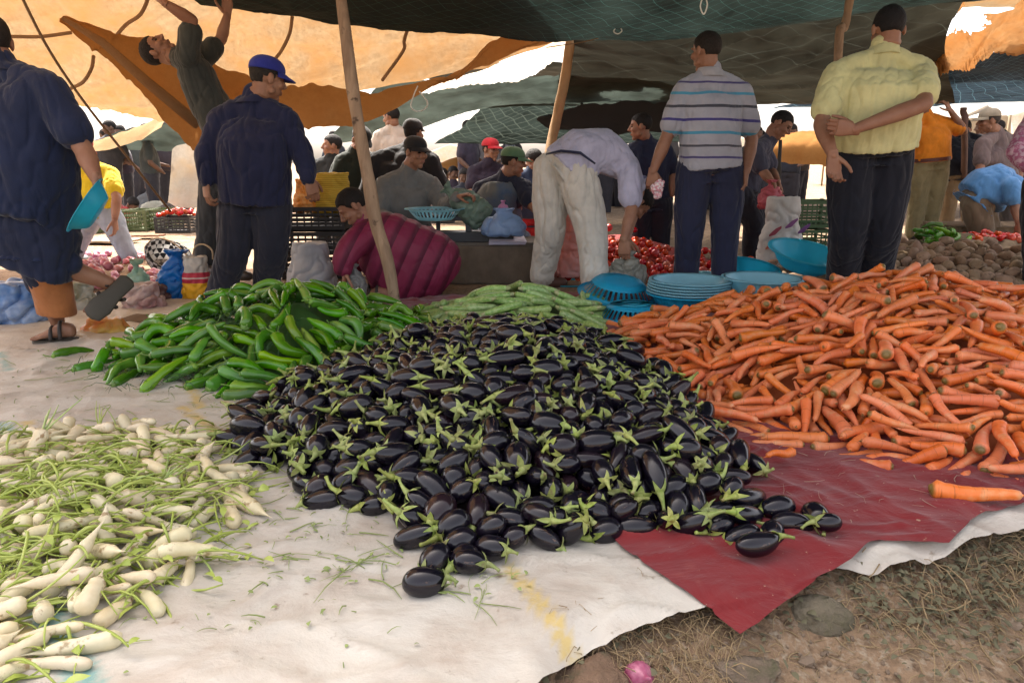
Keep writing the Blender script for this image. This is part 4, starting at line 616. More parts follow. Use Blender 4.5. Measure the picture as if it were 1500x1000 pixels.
-650,3950,59,33,-80,-47,100,-1830,3680,44,-66,22,-50,106,-1737,3710,64,-43,17,-16,106,-1532,4041,61,69,20,25,102,-1615,3622,108,58,-51,-58,100,-1450,3967,63,-64,-72,16,104,-1186,3761,116,-71,-42,51,106,-1378,3812,88,14,78,36,101,
-1337,4244,10,16,90,35,101,-1332,3680,178,4,66,53,100,-1152,3875,131,37,-10,5,104,-1148,4184,23,4,4,52,104,-1110,3980,60,16,-92,-31,102,-1122,4122,43,41,-76,-33,101,-1001,3829,116,70,-1,-25,100,-833,3888,93,70,18,-17,100,
-844,4120,50,42,-80,-35,105,-784,3826,118,10,-77,-52,104,-409,3622,12,36,65,54,101,-806,4151,16,12,-32,-89,104,-1868,3886,9,58,-33,-41,105,-1568,3618,117,49,-59,-58,104,-1276,3886,124,58,12,11,101,-1442,3907,87,-51,58,-39,106,
-1174,3830,143,77,-11,4,101,-1195,3990,111,65,-35,-40,102,-955,3745,186,11,-57,-74,105,-995,4038,69,72,44,15,105,-889,4145,82,-15,85,48,105,
 ],
 'courgette': [
20,3566,58,-46,-13,24,4,-238,3796,91,98,-13,-3,2,-275,3507,18,-1,-79,60,0,270,3668,26,-25,95,-13,4,-43,3806,122,94,16,14,2,119,3866,109,14,0,6,4,107,3758,65,53,-7,-35,2,-368,3652,28,10,-71,-67,0,
250,3788,68,-28,17,-19,0,-137,3576,23,-23,-95,12,1,6,3474,18,-18,-48,79,0,420,3736,28,-70,43,-23,4,-536,4065,23,-91,-33,4,1,38,3594,19,-17,-96,15,0,415,3828,56,-93,8,23,0,-117,4107,159,-17,-51,83,4,
172,3919,130,-3,-31,-87,2,-168,3874,115,10,-62,-75,1,-432,3712,40,-51,10,-39,0,-189,3938,125,5,58,73,2,354,4063,100,-11,94,-29,4,516,4422,48,22,-68,69,4,-198,3724,52,27,61,67,1,131,4114,155,-70,-11,30,4,
295,3984,102,88,36,-19,2,-166,3635,19,20,92,31,2,-59,3900,143,-41,11,-21,0,332,3842,60,13,-96,9,0,-395,3956,48,-92,-21,-13,3,-112,3992,142,5,94,-29,4,18,3746,70,-57,-79,-8,1,-342,3830,42,-53,-43,31,4,
-273,3910,103,-25,1,-4,2,104,3678,40,5,13,-47,1,-39,3791,80,12,9,-62,0,92,3982,150,12,4,-22,1,-321,3715,26,-3,94,31,0,407,4033,77,6,45,82,3,-504,4275,18,-78,-26,16,0,334,4098,99,-64,10,33,4,
-374,4027,61,-16,43,86,2,-114,4062,151,-15,-60,77,3,-223,3819,68,13,20,-96,4,-63,3646,48,-3,7,24,3,161,4015,138,9,-78,58,3,547,3996,18,-5,-8,74,3,-119,3773,65,-57,77,-4,0,54,3929,129,-91,16,1,3,
-220,4046,125,-10,-14,97,2,0,4263,163,-13,-11,-48,2,482,4108,56,-16,67,-70,3,133,4169,156,-27,53,-78,4,154,4258,146,9,57,80,2,453,3908,30,3,-72,-67,1,-402,4274,45,-62,45,-50,4,430,3997,38,95,11,-9,1,
-340,4568,23,-10,50,-84,1,341,3946,64,-5,19,8,4,-209,4224,111,-79,-45,11,4,337,3891,84,14,-90,-37,3,466,4068,29,-92,-24,10,1,485,4133,26,83,24,13,1,-419,4108,45,31,93,-10,2,-11,3919,128,15,-2,-18,0,
414,4287,67,-67,69,23,0,249,4102,110,34,-92,6,4,-431,4212,42,-62,-52,51,3,-413,4401,25,0,97,-20,1,459,4287,46,-67,36,-42,3,-350,3914,48,-20,73,-50,3,177,4102,135,-37,4,31,3,426,4196,64,-88,19,16,3,
403,4602,18,-18,-47,79,4,305,4287,89,1,-92,-29,2,401,4424,58,10,-13,-78,2,-338,4178,57,-44,-48,68,3,-336,4495,18,-17,42,-83,0,-245,4345,81,1,49,76,1,472,4344,39,-32,-33,77,3,-308,4321,60,-22,-8,94,1,
-318,4232,68,5,31,78,1,-164,4443,58,2,-24,-90,102,14,4364,122,15,-20,-34,102,132,4446,76,-33,6,23,100,412,4478,22,-2,-3,93,103,-353,4136,57,47,85,-6,103,-231,4448,40,84,18,16,103,-86,4439,92,-46,33,-61,104,
100,4694,23,21,73,62,101,-186,4533,16,-28,76,-54,103,380,4191,54,-13,23,-15,104,204,4412,106,84,-52,1,104,191,4761,20,-5,-8,71,100,-115,4574,43,-53,75,-23,103,250,4573,27,-42,-42,62,100,
 ],
 'radish': [
-766,1180,23,-16,70,-67,4,-882,1318,74,25,-91,-27,4,-790,1129,17,-1,-99,-3,2,-520,1212,21,39,30,58,4,-1008,1478,94,16,8,35,4,-710,1441,60,81,27,3,2,-776,1262,26,27,25,54,1,-881,1147,30,67,32,31,1,
-812,1264,61,13,1,72,1,-850,1202,30,-5,96,-22,2,-1006,1425,72,12,23,-85,1,-1054,1611,94,-46,81,-31,2,-898,1254,40,17,46,74,6,-1093,1735,102,-1,-23,-95,0,-716,1308,19,3,3,90,0,-913,1353,62,-53,-56,16,2,
-774,1360,45,-16,-25,94,4,-908,1501,69,57,0,79,3,-856,1577,67,94,16,-28,2,-472,1526,25,20,-17,-86,6,-955,1235,54,-22,94,-19,3,-1235,2060,80,79,35,12,4,-808,1626,63,-8,11,-98,1,-857,1388,44,82,44,14,4,
-1230,1712,87,-43,9,24,5,-906,1655,76,-14,-38,-81,1,-802,1321,39,-12,45,87,5,-880,1085,17,-15,-10,40,0,-843,1487,46,-68,-64,15,6,-1259,1828,98,20,2,-96,6,-881,1546,52,60,-10,-11,0,-768,1804,65,22,42,83,4,
-697,1418,16,40,41,68,5,-736,1400,31,18,27,58,6,-1088,1635,100,-15,52,-75,2,-1082,1442,59,0,44,88,3,-890,1438,61,-6,-15,-27,4,-772,1525,39,7,21,-93,0,-855,1284,42,43,85,25,6,-812,1718,66,-22,53,-71,0,
-695,1681,23,-25,-43,73,4,-956,1599,88,80,1,-29,1,-694,1763,28,-38,-69,48,4,-880,1727,74,-20,74,62,1,-707,1600,18,-50,-70,39,2,-1001,1725,90,-40,-70,55,3,-655,1513,15,32,37,57,0,-1359,1985,101,58,-49,-62,3,
-1152,1869,80,0,99,-4,2,-654,1818,25,-42,-85,26,3,-762,1658,33,61,44,43,5,-492,1851,21,-45,-73,47,3,-574,1773,18,-50,-86,-1,2,-640,1753,14,24,47,80,5,-1000,1326,50,58,80,0,6,-944,1385,51,-67,-1,26,3,
-967,2133,54,-18,58,-76,5,-952,1433,68,8,67,52,1,-863,2100,45,80,54,-21,4,-1117,1809,86,53,16,11,0,-952,1842,82,-9,-48,80,0,-1052,1964,77,25,51,73,0,-734,1906,26,-79,-59,9,6,-1086,1934,75,-10,23,94,5,
-1033,2088,47,-59,21,4,4,-790,1769,36,-13,67,-71,5,-784,2008,28,8,-70,-70,6,-960,1186,33,-13,72,-64,4,-1158,1524,96,10,88,11,6,-794,1698,34,-43,63,-41,5,-778,1456,38,-13,-13,44,6,-600,1877,20,-19,-46,74,1,
-1421,2193,66,10,35,16,1,-899,2005,43,-25,-47,-9,6,-1424,1924,82,-39,-30,50,5,-1014,1784,67,6,81,56,2,-1168,1933,77,-9,-58,80,5,-1397,1865,84,-84,10,0,3,-1385,2020,82,21,-8,8,4,-1046,1500,86,-54,2,78,0,
-1155,1480,79,-7,-3,-99,4,-937,1138,32,51,20,31,6,-1248,2126,80,1,55,75,0,-1237,1761,78,-12,70,-60,5,-1231,1898,85,54,79,-24,6,-1100,1524,74,7,66,43,1,-776,1584,32,3,-69,69,6,-854,1829,42,-64,-65,30,3,
-1009,1475,52,54,25,23,0,-798,1963,20,10,-95,-25,2,-1097,2058,78,-44,46,-30,0,-1064,1749,58,-3,-6,92,0,-912,1853,43,-62,-28,48,3,-1002,1836,64,-88,34,-27,2,-973,1282,46,22,2,-82,5,-890,1952,34,27,-95,3,3,
-1162,2235,67,28,86,33,1,-980,1916,72,-13,-16,87,5,-1226,2226,49,20,20,-39,4,-1186,1579,80,65,36,35,2,-932,2044,43,-76,-36,32,4,-1137,2069,64,38,-33,-57,6,-1155,2165,71,-16,-20,93,1,-945,1942,39,-68,-64,29,2,
-827,2050,22,9,42,89,5,-1368,2175,41,18,11,-77,1,-921,1764,62,-2,88,29,3,-999,1967,44,-67,-16,28,5,-1003,2164,43,58,-28,-59,4,-868,2188,23,49,-86,2,4,-837,1894,58,21,35,78,1,-976,1576,62,-28,-79,48,1,
-1241,1666,47,-1,-9,58,0,-1148,1730,68,8,28,-90,0,-1014,1532,75,-56,39,32,6,-1140,2270,19,32,-94,4,2,-1434,2068,74,-6,2,51,2,-1078,1378,52,-19,-29,80,6,-1042,1898,56,-97,-7,12,1,-714,1497,30,-2,15,92,3,
-1389,1914,56,53,46,45,6,-1474,2150,60,88,-28,-12,2,-904,2213,22,39,-87,-19,3,-1365,2025,46,-20,66,-64,2,-1191,2042,42,0,2,97,1,-1093,1647,62,-31,-82,42,2,-984,2042,45,-86,-37,25,0,-928,2105,36,-22,24,55,5,
-1522,2087,52,-35,51,74,1,-854,1678,42,2,-9,89,5,-777,1862,36,14,43,-88,1,-1390,2348,20,1,1,-53,1,-752,1820,23,5,-51,-84,0,-1452,2284,34,-16,68,-20,6,-1084,1698,82,73,51,-27,6,-1361,1850,48,-79,-54,16,2,
-1207,1627,72,36,52,22,3,-1117,2175,36,42,-59,-53,3,-961,1684,61,15,95,22,3,-1164,1556,53,-10,86,-44,4,-990,1636,55,12,50,81,0,-1352,1959,58,-48,-44,72,5,-1322,2000,46,67,12,-6,6,-990,2234,27,31,-91,-23,6,
-1243,2096,38,1,3,99,4,-785,1912,22,1,-24,-89,5,-1720,2290,21,-85,12,5,3,-978,1854,50,42,60,53,1,-1514,2032,64,43,23,41,5,-904,1610,46,-35,-87,27,2,-1079,2222,19,-44,49,-49,5,-890,1774,46,-72,51,-14,5,
-1262,1853,60,14,71,66,6,-1269,2036,41,0,3,96,1,-1074,1574,70,-21,-94,22,0,-1317,2114,39,-6,22,-89,2,-1060,2030,33,-26,44,-70,5,-1320,1824,55,-59,-38,42,0,-1269,2234,28,-67,54,-21,3,-1151,2212,28,40,25,26,1,
-1627,2181,38,-1,68,68,3,-1584,2226,22,-84,-24,26,5,-1534,2225,26,73,41,10,6,-1257,1790,61,-47,-9,26,3,-1056,1957,42,-25,-6,50,5,-960,2184,28,16,51,78,6,-1288,1906,62,-11,51,73,5,-1466,2050,37,16,19,52,1,
-1299,1680,46,80,30,20,1,-963,1734,57,-6,-66,72,0,-1216,2147,44,-30,12,32,3,-1449,2216,30,-6,45,-86,3,-1155,1959,50,63,23,19,0,-1141,2116,42,-10,4,98,1,-1049,2160,28,-3,-2,-83,1,-1257,1974,54,-2,48,-83,2,
-1252,2310,18,1,-5,-91,0,-1179,1772,62,62,61,30,6,-1100,1276,29,-76,-41,14,2,-1068,1847,51,28,85,40,2,-1412,2046,42,-36,74,-47,2,-1168,1499,48,-81,15,5,5,-1319,1734,52,28,-16,-84,6,-1174,1668,53,13,44,86,5,
-1316,2283,29,-25,-12,57,6,-1221,2272,32,-2,-34,-93,6,-1234,1566,51,2,4,45,4,-1394,2242,20,-44,-55,62,5,-1230,1947,50,-89,-25,12,4,-1557,2138,34,2,29,79,6,-1300,2192,46,36,6,-57,3,-1797,2159,22,54,-49,-52,101,
-1823,1936,21,21,-15,-57,101,-1723,2062,19,65,74,6,102,-1622,2022,38,95,11,11,103,-1546,2022,35,-4,1,29,100,-1480,1714,22,-70,-11,3,102,-1439,1809,32,54,-13,-23,100,-1450,1934,46,23,-9,-29,101,-1348,1581,35,13,-22,-94,103,
-1349,2234,20,8,25,79,100,-1322,1367,16,80,58,0,102,-1360,1459,21,-12,98,1,102,-1181,1385,31,25,-42,-85,101,-1140,1836,52,-17,-94,27,102,-992,1087,22,10,-21,-96,105,-1760,2097,18,5,-1,-73,100,-1574,1789,22,-10,26,95,105,
-1484,1990,44,-72,9,-11,101,-1436,1758,36,21,96,-7,104,-1469,1861,44,39,21,29,105,-1507,1927,43,4,37,87,102,-1373,1718,42,-19,44,-62,100,-1344,1540,44,-19,13,10,103,-1181,1329,30,4,30,-85,101,-1244,1438,31,-18,84,-45,103,
-1170,1898,53,-1,33,-93,101,-1105,1189,23,5,-3,-13,101,-1034,1274,35,45,43,64,105,-1887,2105,14,-38,-34,67,105,-1682,1940,18,67,50,33,102,-1655,2145,58,-2,30,88,104,-1651,1935,26,-51,65,-43,100,-1524,1742,33,-26,-17,-10,106,
-1430,1536,20,-3,0,99,104,-1408,1670,38,-33,-41,83,100,-1388,1336,21,-34,-78,49,103,-1286,1562,71,-70,-20,38,103,-1316,1672,81,-79,30,-25,102,-1180,1260,32,21,92,-27,101,-1253,1386,18,-21,-9,32,105,-1148,946,20,1,0,99,101,
-1070,1249,42,16,28,-82,100,-1282,1350,54,21,52,79,104,-999,1134,42,-24,94,0,102,
 ],
 'potato': [
2702,4167,37,6,23,-29,2,2515,4205,34,33,93,5,2,2805,4131,36,44,27,9,2,3023,4505,153,44,-4,-1,5,2132,4596,38,-18,-50,74,0,2341,4408,39,-26,-35,78,2,2046,4634,39,-54,-4,-10,2,2471,4351,37,-77,-54,-26,1,
1709,4952,32,20,87,41,0,1947,4663,36,48,17,-9,2,2707,4537,89,-93,31,9,5,2641,4277,35,-29,-93,16,5,2482,4601,124,5,97,-14,2,2746,4718,189,21,27,-21,2,3010,4774,221,-27,-47,71,3,2790,4571,110,15,12,-82,0,
3078,4446,100,60,-36,-62,0,2461,4757,170,6,-98,-4,2,1762,4834,38,18,30,-87,2,3279,4898,260,94,-10,-8,5,1876,4732,36,75,-56,-19,1,2878,4420,92,-22,30,-10,5,2070,4822,90,33,-34,52,4,2246,4394,36,8,4,60,1,
2652,4828,220,-33,-24,65,0,2804,4437,78,-75,54,-4,0,2876,4172,35,-85,27,-13,2,3015,4447,98,55,32,52,5,2438,4937,205,-91,34,-10,2,2486,4974,238,-2,-98,-2,0,2723,4894,249,-91,-3,-16,1,2934,4458,105,94,-23,-19,1,
3157,4634,186,22,93,-19,3,2888,4324,60,10,5,-52,4,2350,4693,89,-14,57,79,0,2218,4582,34,-1,10,-35,3,2850,4640,151,63,60,-1,2,2841,4504,115,-14,-6,77,2,2958,4861,222,35,-83,-13,0,3063,5233,325,3,-9,-58,0,
2299,4954,168,81,-24,-53,0,2736,4398,66,20,-33,79,1,2239,4692,64,28,73,57,0,2165,5230,193,-23,-16,-17,1,2374,4835,164,59,30,59,2,2376,5021,203,66,-68,-25,1,2709,4838,183,-15,77,34,0,2807,4830,234,93,-34,6,1,
3078,5078,301,11,3,-96,4,2799,4330,49,-20,64,73,1,3002,4646,155,30,80,43,1,2011,4793,59,1,-7,80,0,2516,4477,51,-80,-37,-41,4,2636,4921,210,-64,-1,19,4,1807,4772,32,50,-73,-39,0,2264,4501,38,20,6,93,1,
2184,5030,134,-36,59,-45,4,2545,5357,272,0,-2,-59,0,2585,5227,264,25,4,-42,3,2925,4645,156,-58,-40,-67,1,3212,4694,222,70,23,9,5,3458,5033,286,83,-42,-17,0,1596,5207,34,-46,80,-28,2,2638,4584,95,47,-13,-75,4,
2279,5099,196,-93,-28,17,1,2540,4324,39,-71,-61,-33,2,2717,4612,115,-15,-35,-14,3,2714,4685,134,41,86,-19,4,2418,4575,67,23,-69,66,4,2244,4826,111,-88,11,31,4,2478,4836,184,-4,91,35,1,2580,4522,66,69,50,40,0,
2576,4625,100,68,49,42,1,2736,5038,252,-57,-40,-36,3,2817,5142,284,-46,-71,0,0,1667,5048,35,83,-52,-2,2,2036,5185,115,-27,87,33,5,2276,4748,90,-85,23,-25,5,2346,4626,68,-24,-70,-65,2,2442,5042,238,-11,45,-86,2,
2812,4760,216,-6,-16,-92,5,2993,4910,266,-25,-4,-2,3,3154,5121,302,-37,-78,42,0,2020,5301,124,-18,-8,71,0,2114,5050,114,-58,-76,-17,1,1957,5561,113,-11,87,-35,0,2308,4810,126,-34,44,-81,4,3346,5116,282,-34,11,31,1,
1935,5034,76,41,-5,-67,4,2195,4778,85,35,29,69,5,2395,4452,40,-41,-31,85,2,2595,4736,135,-60,55,55,5,2809,4256,34,-5,11,-29,3,2824,4732,155,-80,51,-25,1,2944,4811,184,-99,5,2,5,2090,5288,186,91,38,-1,3,
2195,4887,107,4,-97,15,4,2424,4646,94,-20,0,-75,1,2552,5027,242,17,-90,24,1,3150,4982,255,40,72,1,0,3410,5272,300,-20,-10,96,4,1953,5452,86,84,41,31,1,2112,4685,52,36,56,-64,2,2356,4519,44,-81,36,19,4,
2636,4675,120,72,-51,-42,5,2707,4330,37,-91,38,0,2,2182,4649,58,-13,44,80,1,3174,4914,237,70,-3,70,4,1678,5194,46,-17,-20,-7,2,2015,4902,74,16,17,-69,4,2074,5116,114,72,38,42,3,2114,4766,66,89,20,20,0,
2502,4563,70,9,8,49,4,2599,4874,156,-1,82,55,0,2719,4768,149,4,1,14,3,1895,5164,85,-81,12,-41,4,1999,4989,88,-5,-34,-49,5,2350,5437,216,-10,33,-61,2,2621,4438,52,-19,-30,52,3,3102,4931,231,-22,-73,33,2,
3138,4778,186,-27,69,-55,1,3296,4810,238,-61,-35,50,2,1608,5408,32,66,-70,-22,0,1937,4900,56,16,2,-69,0,2888,4571,128,-23,54,-51,2,2956,4540,123,7,16,-58,4,1862,5090,68,-87,-23,-5,2,2404,5129,234,7,19,49,5,
2720,5402,279,87,-40,16,3,1864,5006,57,8,36,84,5,2298,4572,50,25,-91,11,4,2436,4732,108,-87,31,16,0,2520,4738,124,77,35,51,4,2949,5032,238,51,69,28,1,3056,4731,177,-96,-3,-22,4,3237,4895,211,3,18,43,2,
2081,5243,136,14,91,19,2,2264,4897,134,82,29,-28,3,2676,5089,217,25,94,-18,4,2900,5487,282,-6,27,-93,4,2950,5110,262,-8,88,-19,3,1863,5442,72,-54,1,35,1,2191,5135,141,30,5,46,2,2352,4764,110,-52,-26,54,5,
2608,4353,38,20,8,-96,1,3136,4855,205,-62,-4,6,1,1973,5376,100,11,-17,-96,5,2080,5569,122,-82,-41,7,0,2447,4511,51,49,80,-3,1,2826,5360,257,-49,-81,-20,1,2946,5178,276,-34,-45,-59,3,3084,5006,274,60,74,-24,5,
1684,5400,35,-64,65,-38,4,1648,5598,38,76,40,9,1,1972,5107,90,-11,-17,89,5,2137,5191,139,-36,-10,51,1,2232,5219,162,-14,73,-23,1,2638,4803,150,10,-27,-7,5,2976,4262,47,-47,13,77,4,3244,4816,194,-89,-15,39,1,
2490,5585,209,-38,-75,51,0,2787,4938,253,-51,31,-43,4,3098,4536,130,48,-3,-67,0,1935,4791,41,-62,-72,-15,1,2566,4935,186,39,-22,86,4,3317,5297,290,88,13,29,3,1765,5174,61,-2,48,82,2,2112,4958,99,86,32,28,3,
2252,4976,128,-82,-43,-20,4,2710,5156,232,15,-24,-7,1,2781,4663,129,13,9,-80,5,1763,5098,48,-52,-10,25,3,1748,5023,41,26,89,-27,4,1772,5249,68,94,-19,20,5,2376,4970,151,-11,-12,83,0,2764,5260,246,-23,87,-36,1,
3144,4704,168,27,-17,14,2,1704,5134,41,-32,-35,-15,3,1746,5443,40,75,-59,-1,1,1843,4898,42,-63,-27,10,0,2245,5080,144,94,13,-10,5,2976,4728,169,-8,-18,83,5,2894,4244,42,85,38,6,3,3001,5222,284,17,88,28,4,
3340,5242,268,71,60,-19,4,2119,4874,92,-69,47,-29,1,2442,4808,122,13,96,17,0,2934,5260,270,11,5,-87,0,3016,5059,249,7,-4,96,1,3156,4578,130,0,-41,82,0,3216,4662,152,-61,-56,-54,2,3290,5061,242,-69,-63,-10,3,
1682,5512,32,65,60,25,0,1877,4836,38,-75,-41,13,2,2304,5230,182,90,-17,-9,4,2402,5214,211,46,-10,0,4,2457,5432,207,68,-68,-25,0,2960,4188,34,-86,32,-10,2,2948,5688,239,-17,13,-68,4,1805,4962,38,12,11,-18,3,
2285,5307,175,-32,-53,30,3,2344,4888,130,-84,-20,-2,1,2442,4892,148,-28,-91,-23,4,2547,4814,139,-82,34,-10,2,2948,4950,218,-11,-98,-7,0,3031,5134,264,11,6,90,0,3077,4652,151,16,17,37,4,1828,5493,44,-27,87,-39,3,
2219,5308,197,-47,-79,-6,5,2679,5226,233,-5,57,80,5,2877,5010,231,40,82,-39,3,3429,5119,251,-16,49,70,3,1756,5522,42,71,2,43,4,2537,4405,32,-19,-96,-4,3,2876,5174,254,-49,76,-23,2,3038,4897,214,10,12,-9,3,
3029,4984,236,-91,17,22,0,2307,5025,164,-52,0,-17,4,2434,5336,202,-29,58,74,5,2517,5250,227,1,-36,91,1,2843,5262,264,-14,3,65,0,3322,5400,286,-81,54,12,0,2498,4664,101,-68,54,0,4,2567,5566,187,57,-43,23,1,
2792,5194,246,-17,14,-92,5,2772,5403,236,55,-82,5,5,3035,4567,134,10,44,-54,1,3218,4994,239,30,91,-15,4,2925,5401,269,-75,24,31,2,1905,5729,33,-74,-59,-3,4,2037,5479,98,-42,6,33,2,2047,5944,32,97,7,13,3,
2276,5158,156,-3,2,26,3,2360,5165,175,11,60,69,1,2364,5279,183,-55,66,-35,1,2387,5384,176,-24,81,-49,1,2786,4889,198,48,46,-25,3,2894,4725,158,14,12,-71,5,2859,4818,182,-41,-60,62,3,3092,5166,275,-29,33,-1,1,
3215,4745,173,-20,-94,-5,5,3414,4971,229,42,-35,-77,0,2057,5408,117,91,35,13,1,2151,5951,38,26,52,80,3,2634,5428,244,-50,-62,23,1,2719,5527,242,50,-28,7,2,2732,4231,31,23,94,18,5,2906,5332,278,12,54,-68,5,
3088,4354,69,13,-97,16,0,3058,4817,196,-1,-8,-14,3,
 ],
 'tomato': [
1160,5268,35,-26,-60,25,2,1971,5393,33,56,-34,63,2,480,5370,30,-60,79,0,1,420,5471,36,18,-92,24,2,819,5236,33,-74,3,-21,2,1555,5183,33,19,-4,95,1,-152,5435,35,34,-44,-68,2,1680,5531,33,11,-65,-66,2,
542,5299,33,87,47,0,2,706,5368,33,44,-49,50,2,1082,5212,33,-58,-32,-65,2,1268,5418,33,41,44,-77,1,154,5311,33,38,-54,-45,2,988,5348,33,69,25,-36,2,-106,5671,35,-34,30,85,2,1350,5354,30,-37,-92,0,1,
1534,5400,33,-66,34,29,2,-395,5586,33,27,-18,78,1,-24,5900,98,-26,-85,5,2,233,5614,82,-68,10,-71,2,362,5514,35,-11,74,5,2,1532,5580,33,99,8,0,2,1956,5639,30,-82,-55,0,1,-305,5581,33,-32,-67,-28,1,
190,5770,91,14,-18,44,2,403,5620,77,74,-65,11,2,472,5849,150,-55,-26,-22,2,422,6032,194,-71,-47,41,2,572,5966,176,19,79,-33,2,990,5543,62,75,3,-64,2,1140,5876,162,23,40,69,2,1330,5565,69,-88,-45,1,1,
1862,5923,71,-14,63,29,1,-585,5879,30,-76,-63,0,1,63,5472,33,-40,39,81,1,540,5846,142,66,-4,-29,2,589,5404,33,20,72,-52,2,920,5525,69,-46,86,11,2,878,5294,33,-24,-61,58,2,885,5965,204,69,-27,-23,2,
1605,6156,144,-3,-85,9,2,2196,6089,33,33,66,-59,2,490,6077,200,-87,-3,-9,2,1008,5697,108,60,-56,54,1,1103,5436,35,55,34,73,2,-466,6102,33,45,-48,-38,2,-154,5902,73,-11,8,77,1,-234,6350,105,24,11,-83,2,
85,5739,68,-1,-39,-87,1,252,5881,120,22,34,41,2,396,5758,102,-83,14,49,2,547,5602,70,-41,88,-17,1,734,5676,97,-66,27,56,2,730,5894,163,23,-87,35,1,883,5810,142,67,0,-56,2,1066,5488,51,-55,67,48,2,
1451,5903,112,77,-43,30,2,1672,5789,66,-79,-41,44,2,-52,5644,24,-93,-35,-3,0,665,5445,27,-88,34,15,0,661,6251,240,-5,28,5,1,1858,5810,33,4,5,36,1,1942,5740,33,-67,57,44,1,-714,6674,33,66,2,-58,2,
-68,5764,59,55,66,7,2,29,5772,60,-49,23,-14,2,102,5999,119,-67,14,-69,2,314,5790,94,-78,-32,-35,0,182,5881,124,-40,-65,60,2,236,5338,23,-47,-87,0,0,677,5610,82,-35,69,-60,1,633,5655,82,-94,19,-24,1,
664,5822,144,-24,-86,37,1,852,5896,166,-72,42,40,1,842,6480,306,49,-18,83,2,1340,5471,30,-93,-34,0,1,1626,5934,106,-18,26,7,1,-545,5952,30,35,93,0,1,12,5616,28,35,-22,-15,0,314,6110,160,-59,63,48,1,
1318,5910,121,-36,48,73,1,-190,5489,33,-62,23,-49,2,26,6063,108,32,79,-32,2,128,5788,83,-50,-22,-48,2,-233,6061,59,-54,0,83,1,239,5422,34,-2,-81,-1,2,394,5815,130,-95,-17,12,1,786,5482,58,17,-13,13,0,
802,5548,76,37,-66,43,2,569,5669,91,-86,45,-16,1,808,5741,108,-57,26,1,3,786,5928,177,-9,-31,-93,1,1134,6116,206,37,88,-18,2,1119,5596,86,53,10,74,2,1068,5680,90,53,9,72,2,1270,5589,52,-63,-19,-24,2,
1378,5878,108,-34,38,-19,1,1527,6031,134,67,-34,64,2,1741,5812,68,-88,-36,-21,0,1862,5606,26,-15,7,14,0,1930,5892,33,27,-35,-52,1,-262,5780,22,-95,28,0,3,-20,5732,34,-25,-60,-39,1,276,5517,35,21,41,39,2,
620,5934,142,89,12,-22,2,970,5417,33,18,-5,95,1,1249,5884,115,36,-71,56,2,1400,5440,34,-89,32,9,1,1452,5800,72,10,-20,-50,2,1510,5819,77,72,-30,-45,1,1657,5597,30,83,-54,0,1,1776,5663,25,5,-2,98,3,
2210,6390,33,2,19,53,1,-405,6011,30,-24,96,0,1,-328,6321,74,79,-46,-29,1,-85,5879,83,-26,-32,-8,2,-77,6486,136,-39,-32,11,2,-121,6376,127,12,32,-92,2,128,5632,34,70,42,-21,2,615,5710,112,23,9,48,2,
540,6112,225,-25,-80,-44,2,710,5576,70,16,-57,-70,3,723,6052,190,93,-1,32,1,943,5810,131,-47,4,8,0,1067,5849,154,47,22,-43,3,1071,5551,74,-37,55,51,2,1229,5926,158,61,-60,-34,0,1236,5644,73,88,-18,-16,2,
1196,5691,89,-72,19,-42,2,1583,6299,164,6,53,-83,2,1310,5686,82,38,54,21,2,1475,5678,50,-46,-62,34,2,-562,6475,33,17,-9,-25,1,-490,6942,33,81,10,22,1,64,5646,34,61,-25,72,2,12,6214,126,23,-9,96,1,
332,5655,66,-9,92,-35,1,250,6112,154,18,-16,-96,2,377,6044,146,80,-29,-4,2,352,6372,205,99,1,5,1,247,6224,182,88,-33,31,1,427,6458,218,52,75,32,0,743,5423,34,79,43,-36,1,698,5789,98,55,29,76,1,
657,6052,183,-58,-46,28,2,764,5370,26,10,-14,56,3,719,5850,122,-19,62,-59,2,788,6050,193,-5,-36,-91,1,310,6228,196,-89,-26,7,2,857,5532,65,0,-18,-65,3,760,6169,228,38,39,31,1,997,6066,191,9,-96,16,1,
1018,6122,212,-52,-14,-33,1,1268,6054,177,74,9,41,2,1091,6162,224,-25,-56,60,2,1363,5994,154,80,-14,-41,1,1321,5850,97,-44,-58,15,2,1568,5855,70,-62,-72,9,2,2000,5938,33,26,61,-64,2,-445,6236,46,-52,50,68,2,
-170,6544,123,-36,-75,53,2,302,5418,22,-98,-17,0,3,312,5901,131,69,-10,30,0,480,5613,62,19,88,-36,0,654,5570,52,90,15,-21,3,600,6230,230,93,29,5,2,896,5686,95,4,37,87,2,966,6156,227,28,-14,-5,2,
1134,5380,34,24,-3,12,1,1198,6033,175,-12,28,-53,2,1069,6503,285,96,-23,-10,3,1422,6013,142,39,-20,-88,1,2164,6754,33,-35,-65,43,2,-366,5891,26,-1,5,64,0,-516,6336,34,-69,7,52,2,-543,6114,34,-28,63,62,2,
-188,5862,34,-37,-72,38,2,-326,5936,34,-89,11,42,1,-130,6108,82,16,86,45,0,202,5582,34,24,70,35,2,188,6136,152,-7,96,-20,1,650,6200,212,-61,77,8,3,626,5998,162,-53,-35,71,2,831,6096,208,13,-92,32,1,
843,5484,34,-51,54,-45,2,907,5410,33,-4,-75,59,1,1201,5842,100,-14,-37,15,2,1378,6055,164,-85,-13,48,2,1430,5388,25,4,4,94,3,1396,5768,59,41,-6,-82,1,1532,5974,102,41,-10,84,2,2255,6014,26,3,-17,97,0,
2238,6624,30,30,94,0,1,-170,5676,30,10,-99,0,1,-276,6242,80,4,17,-79,3,-181,6158,102,70,69,-1,0,59,5826,82,-51,-27,-7,2,165,5738,48,60,-62,-47,0,106,6305,149,16,30,-93,1,80,6354,174,-21,44,-85,0,
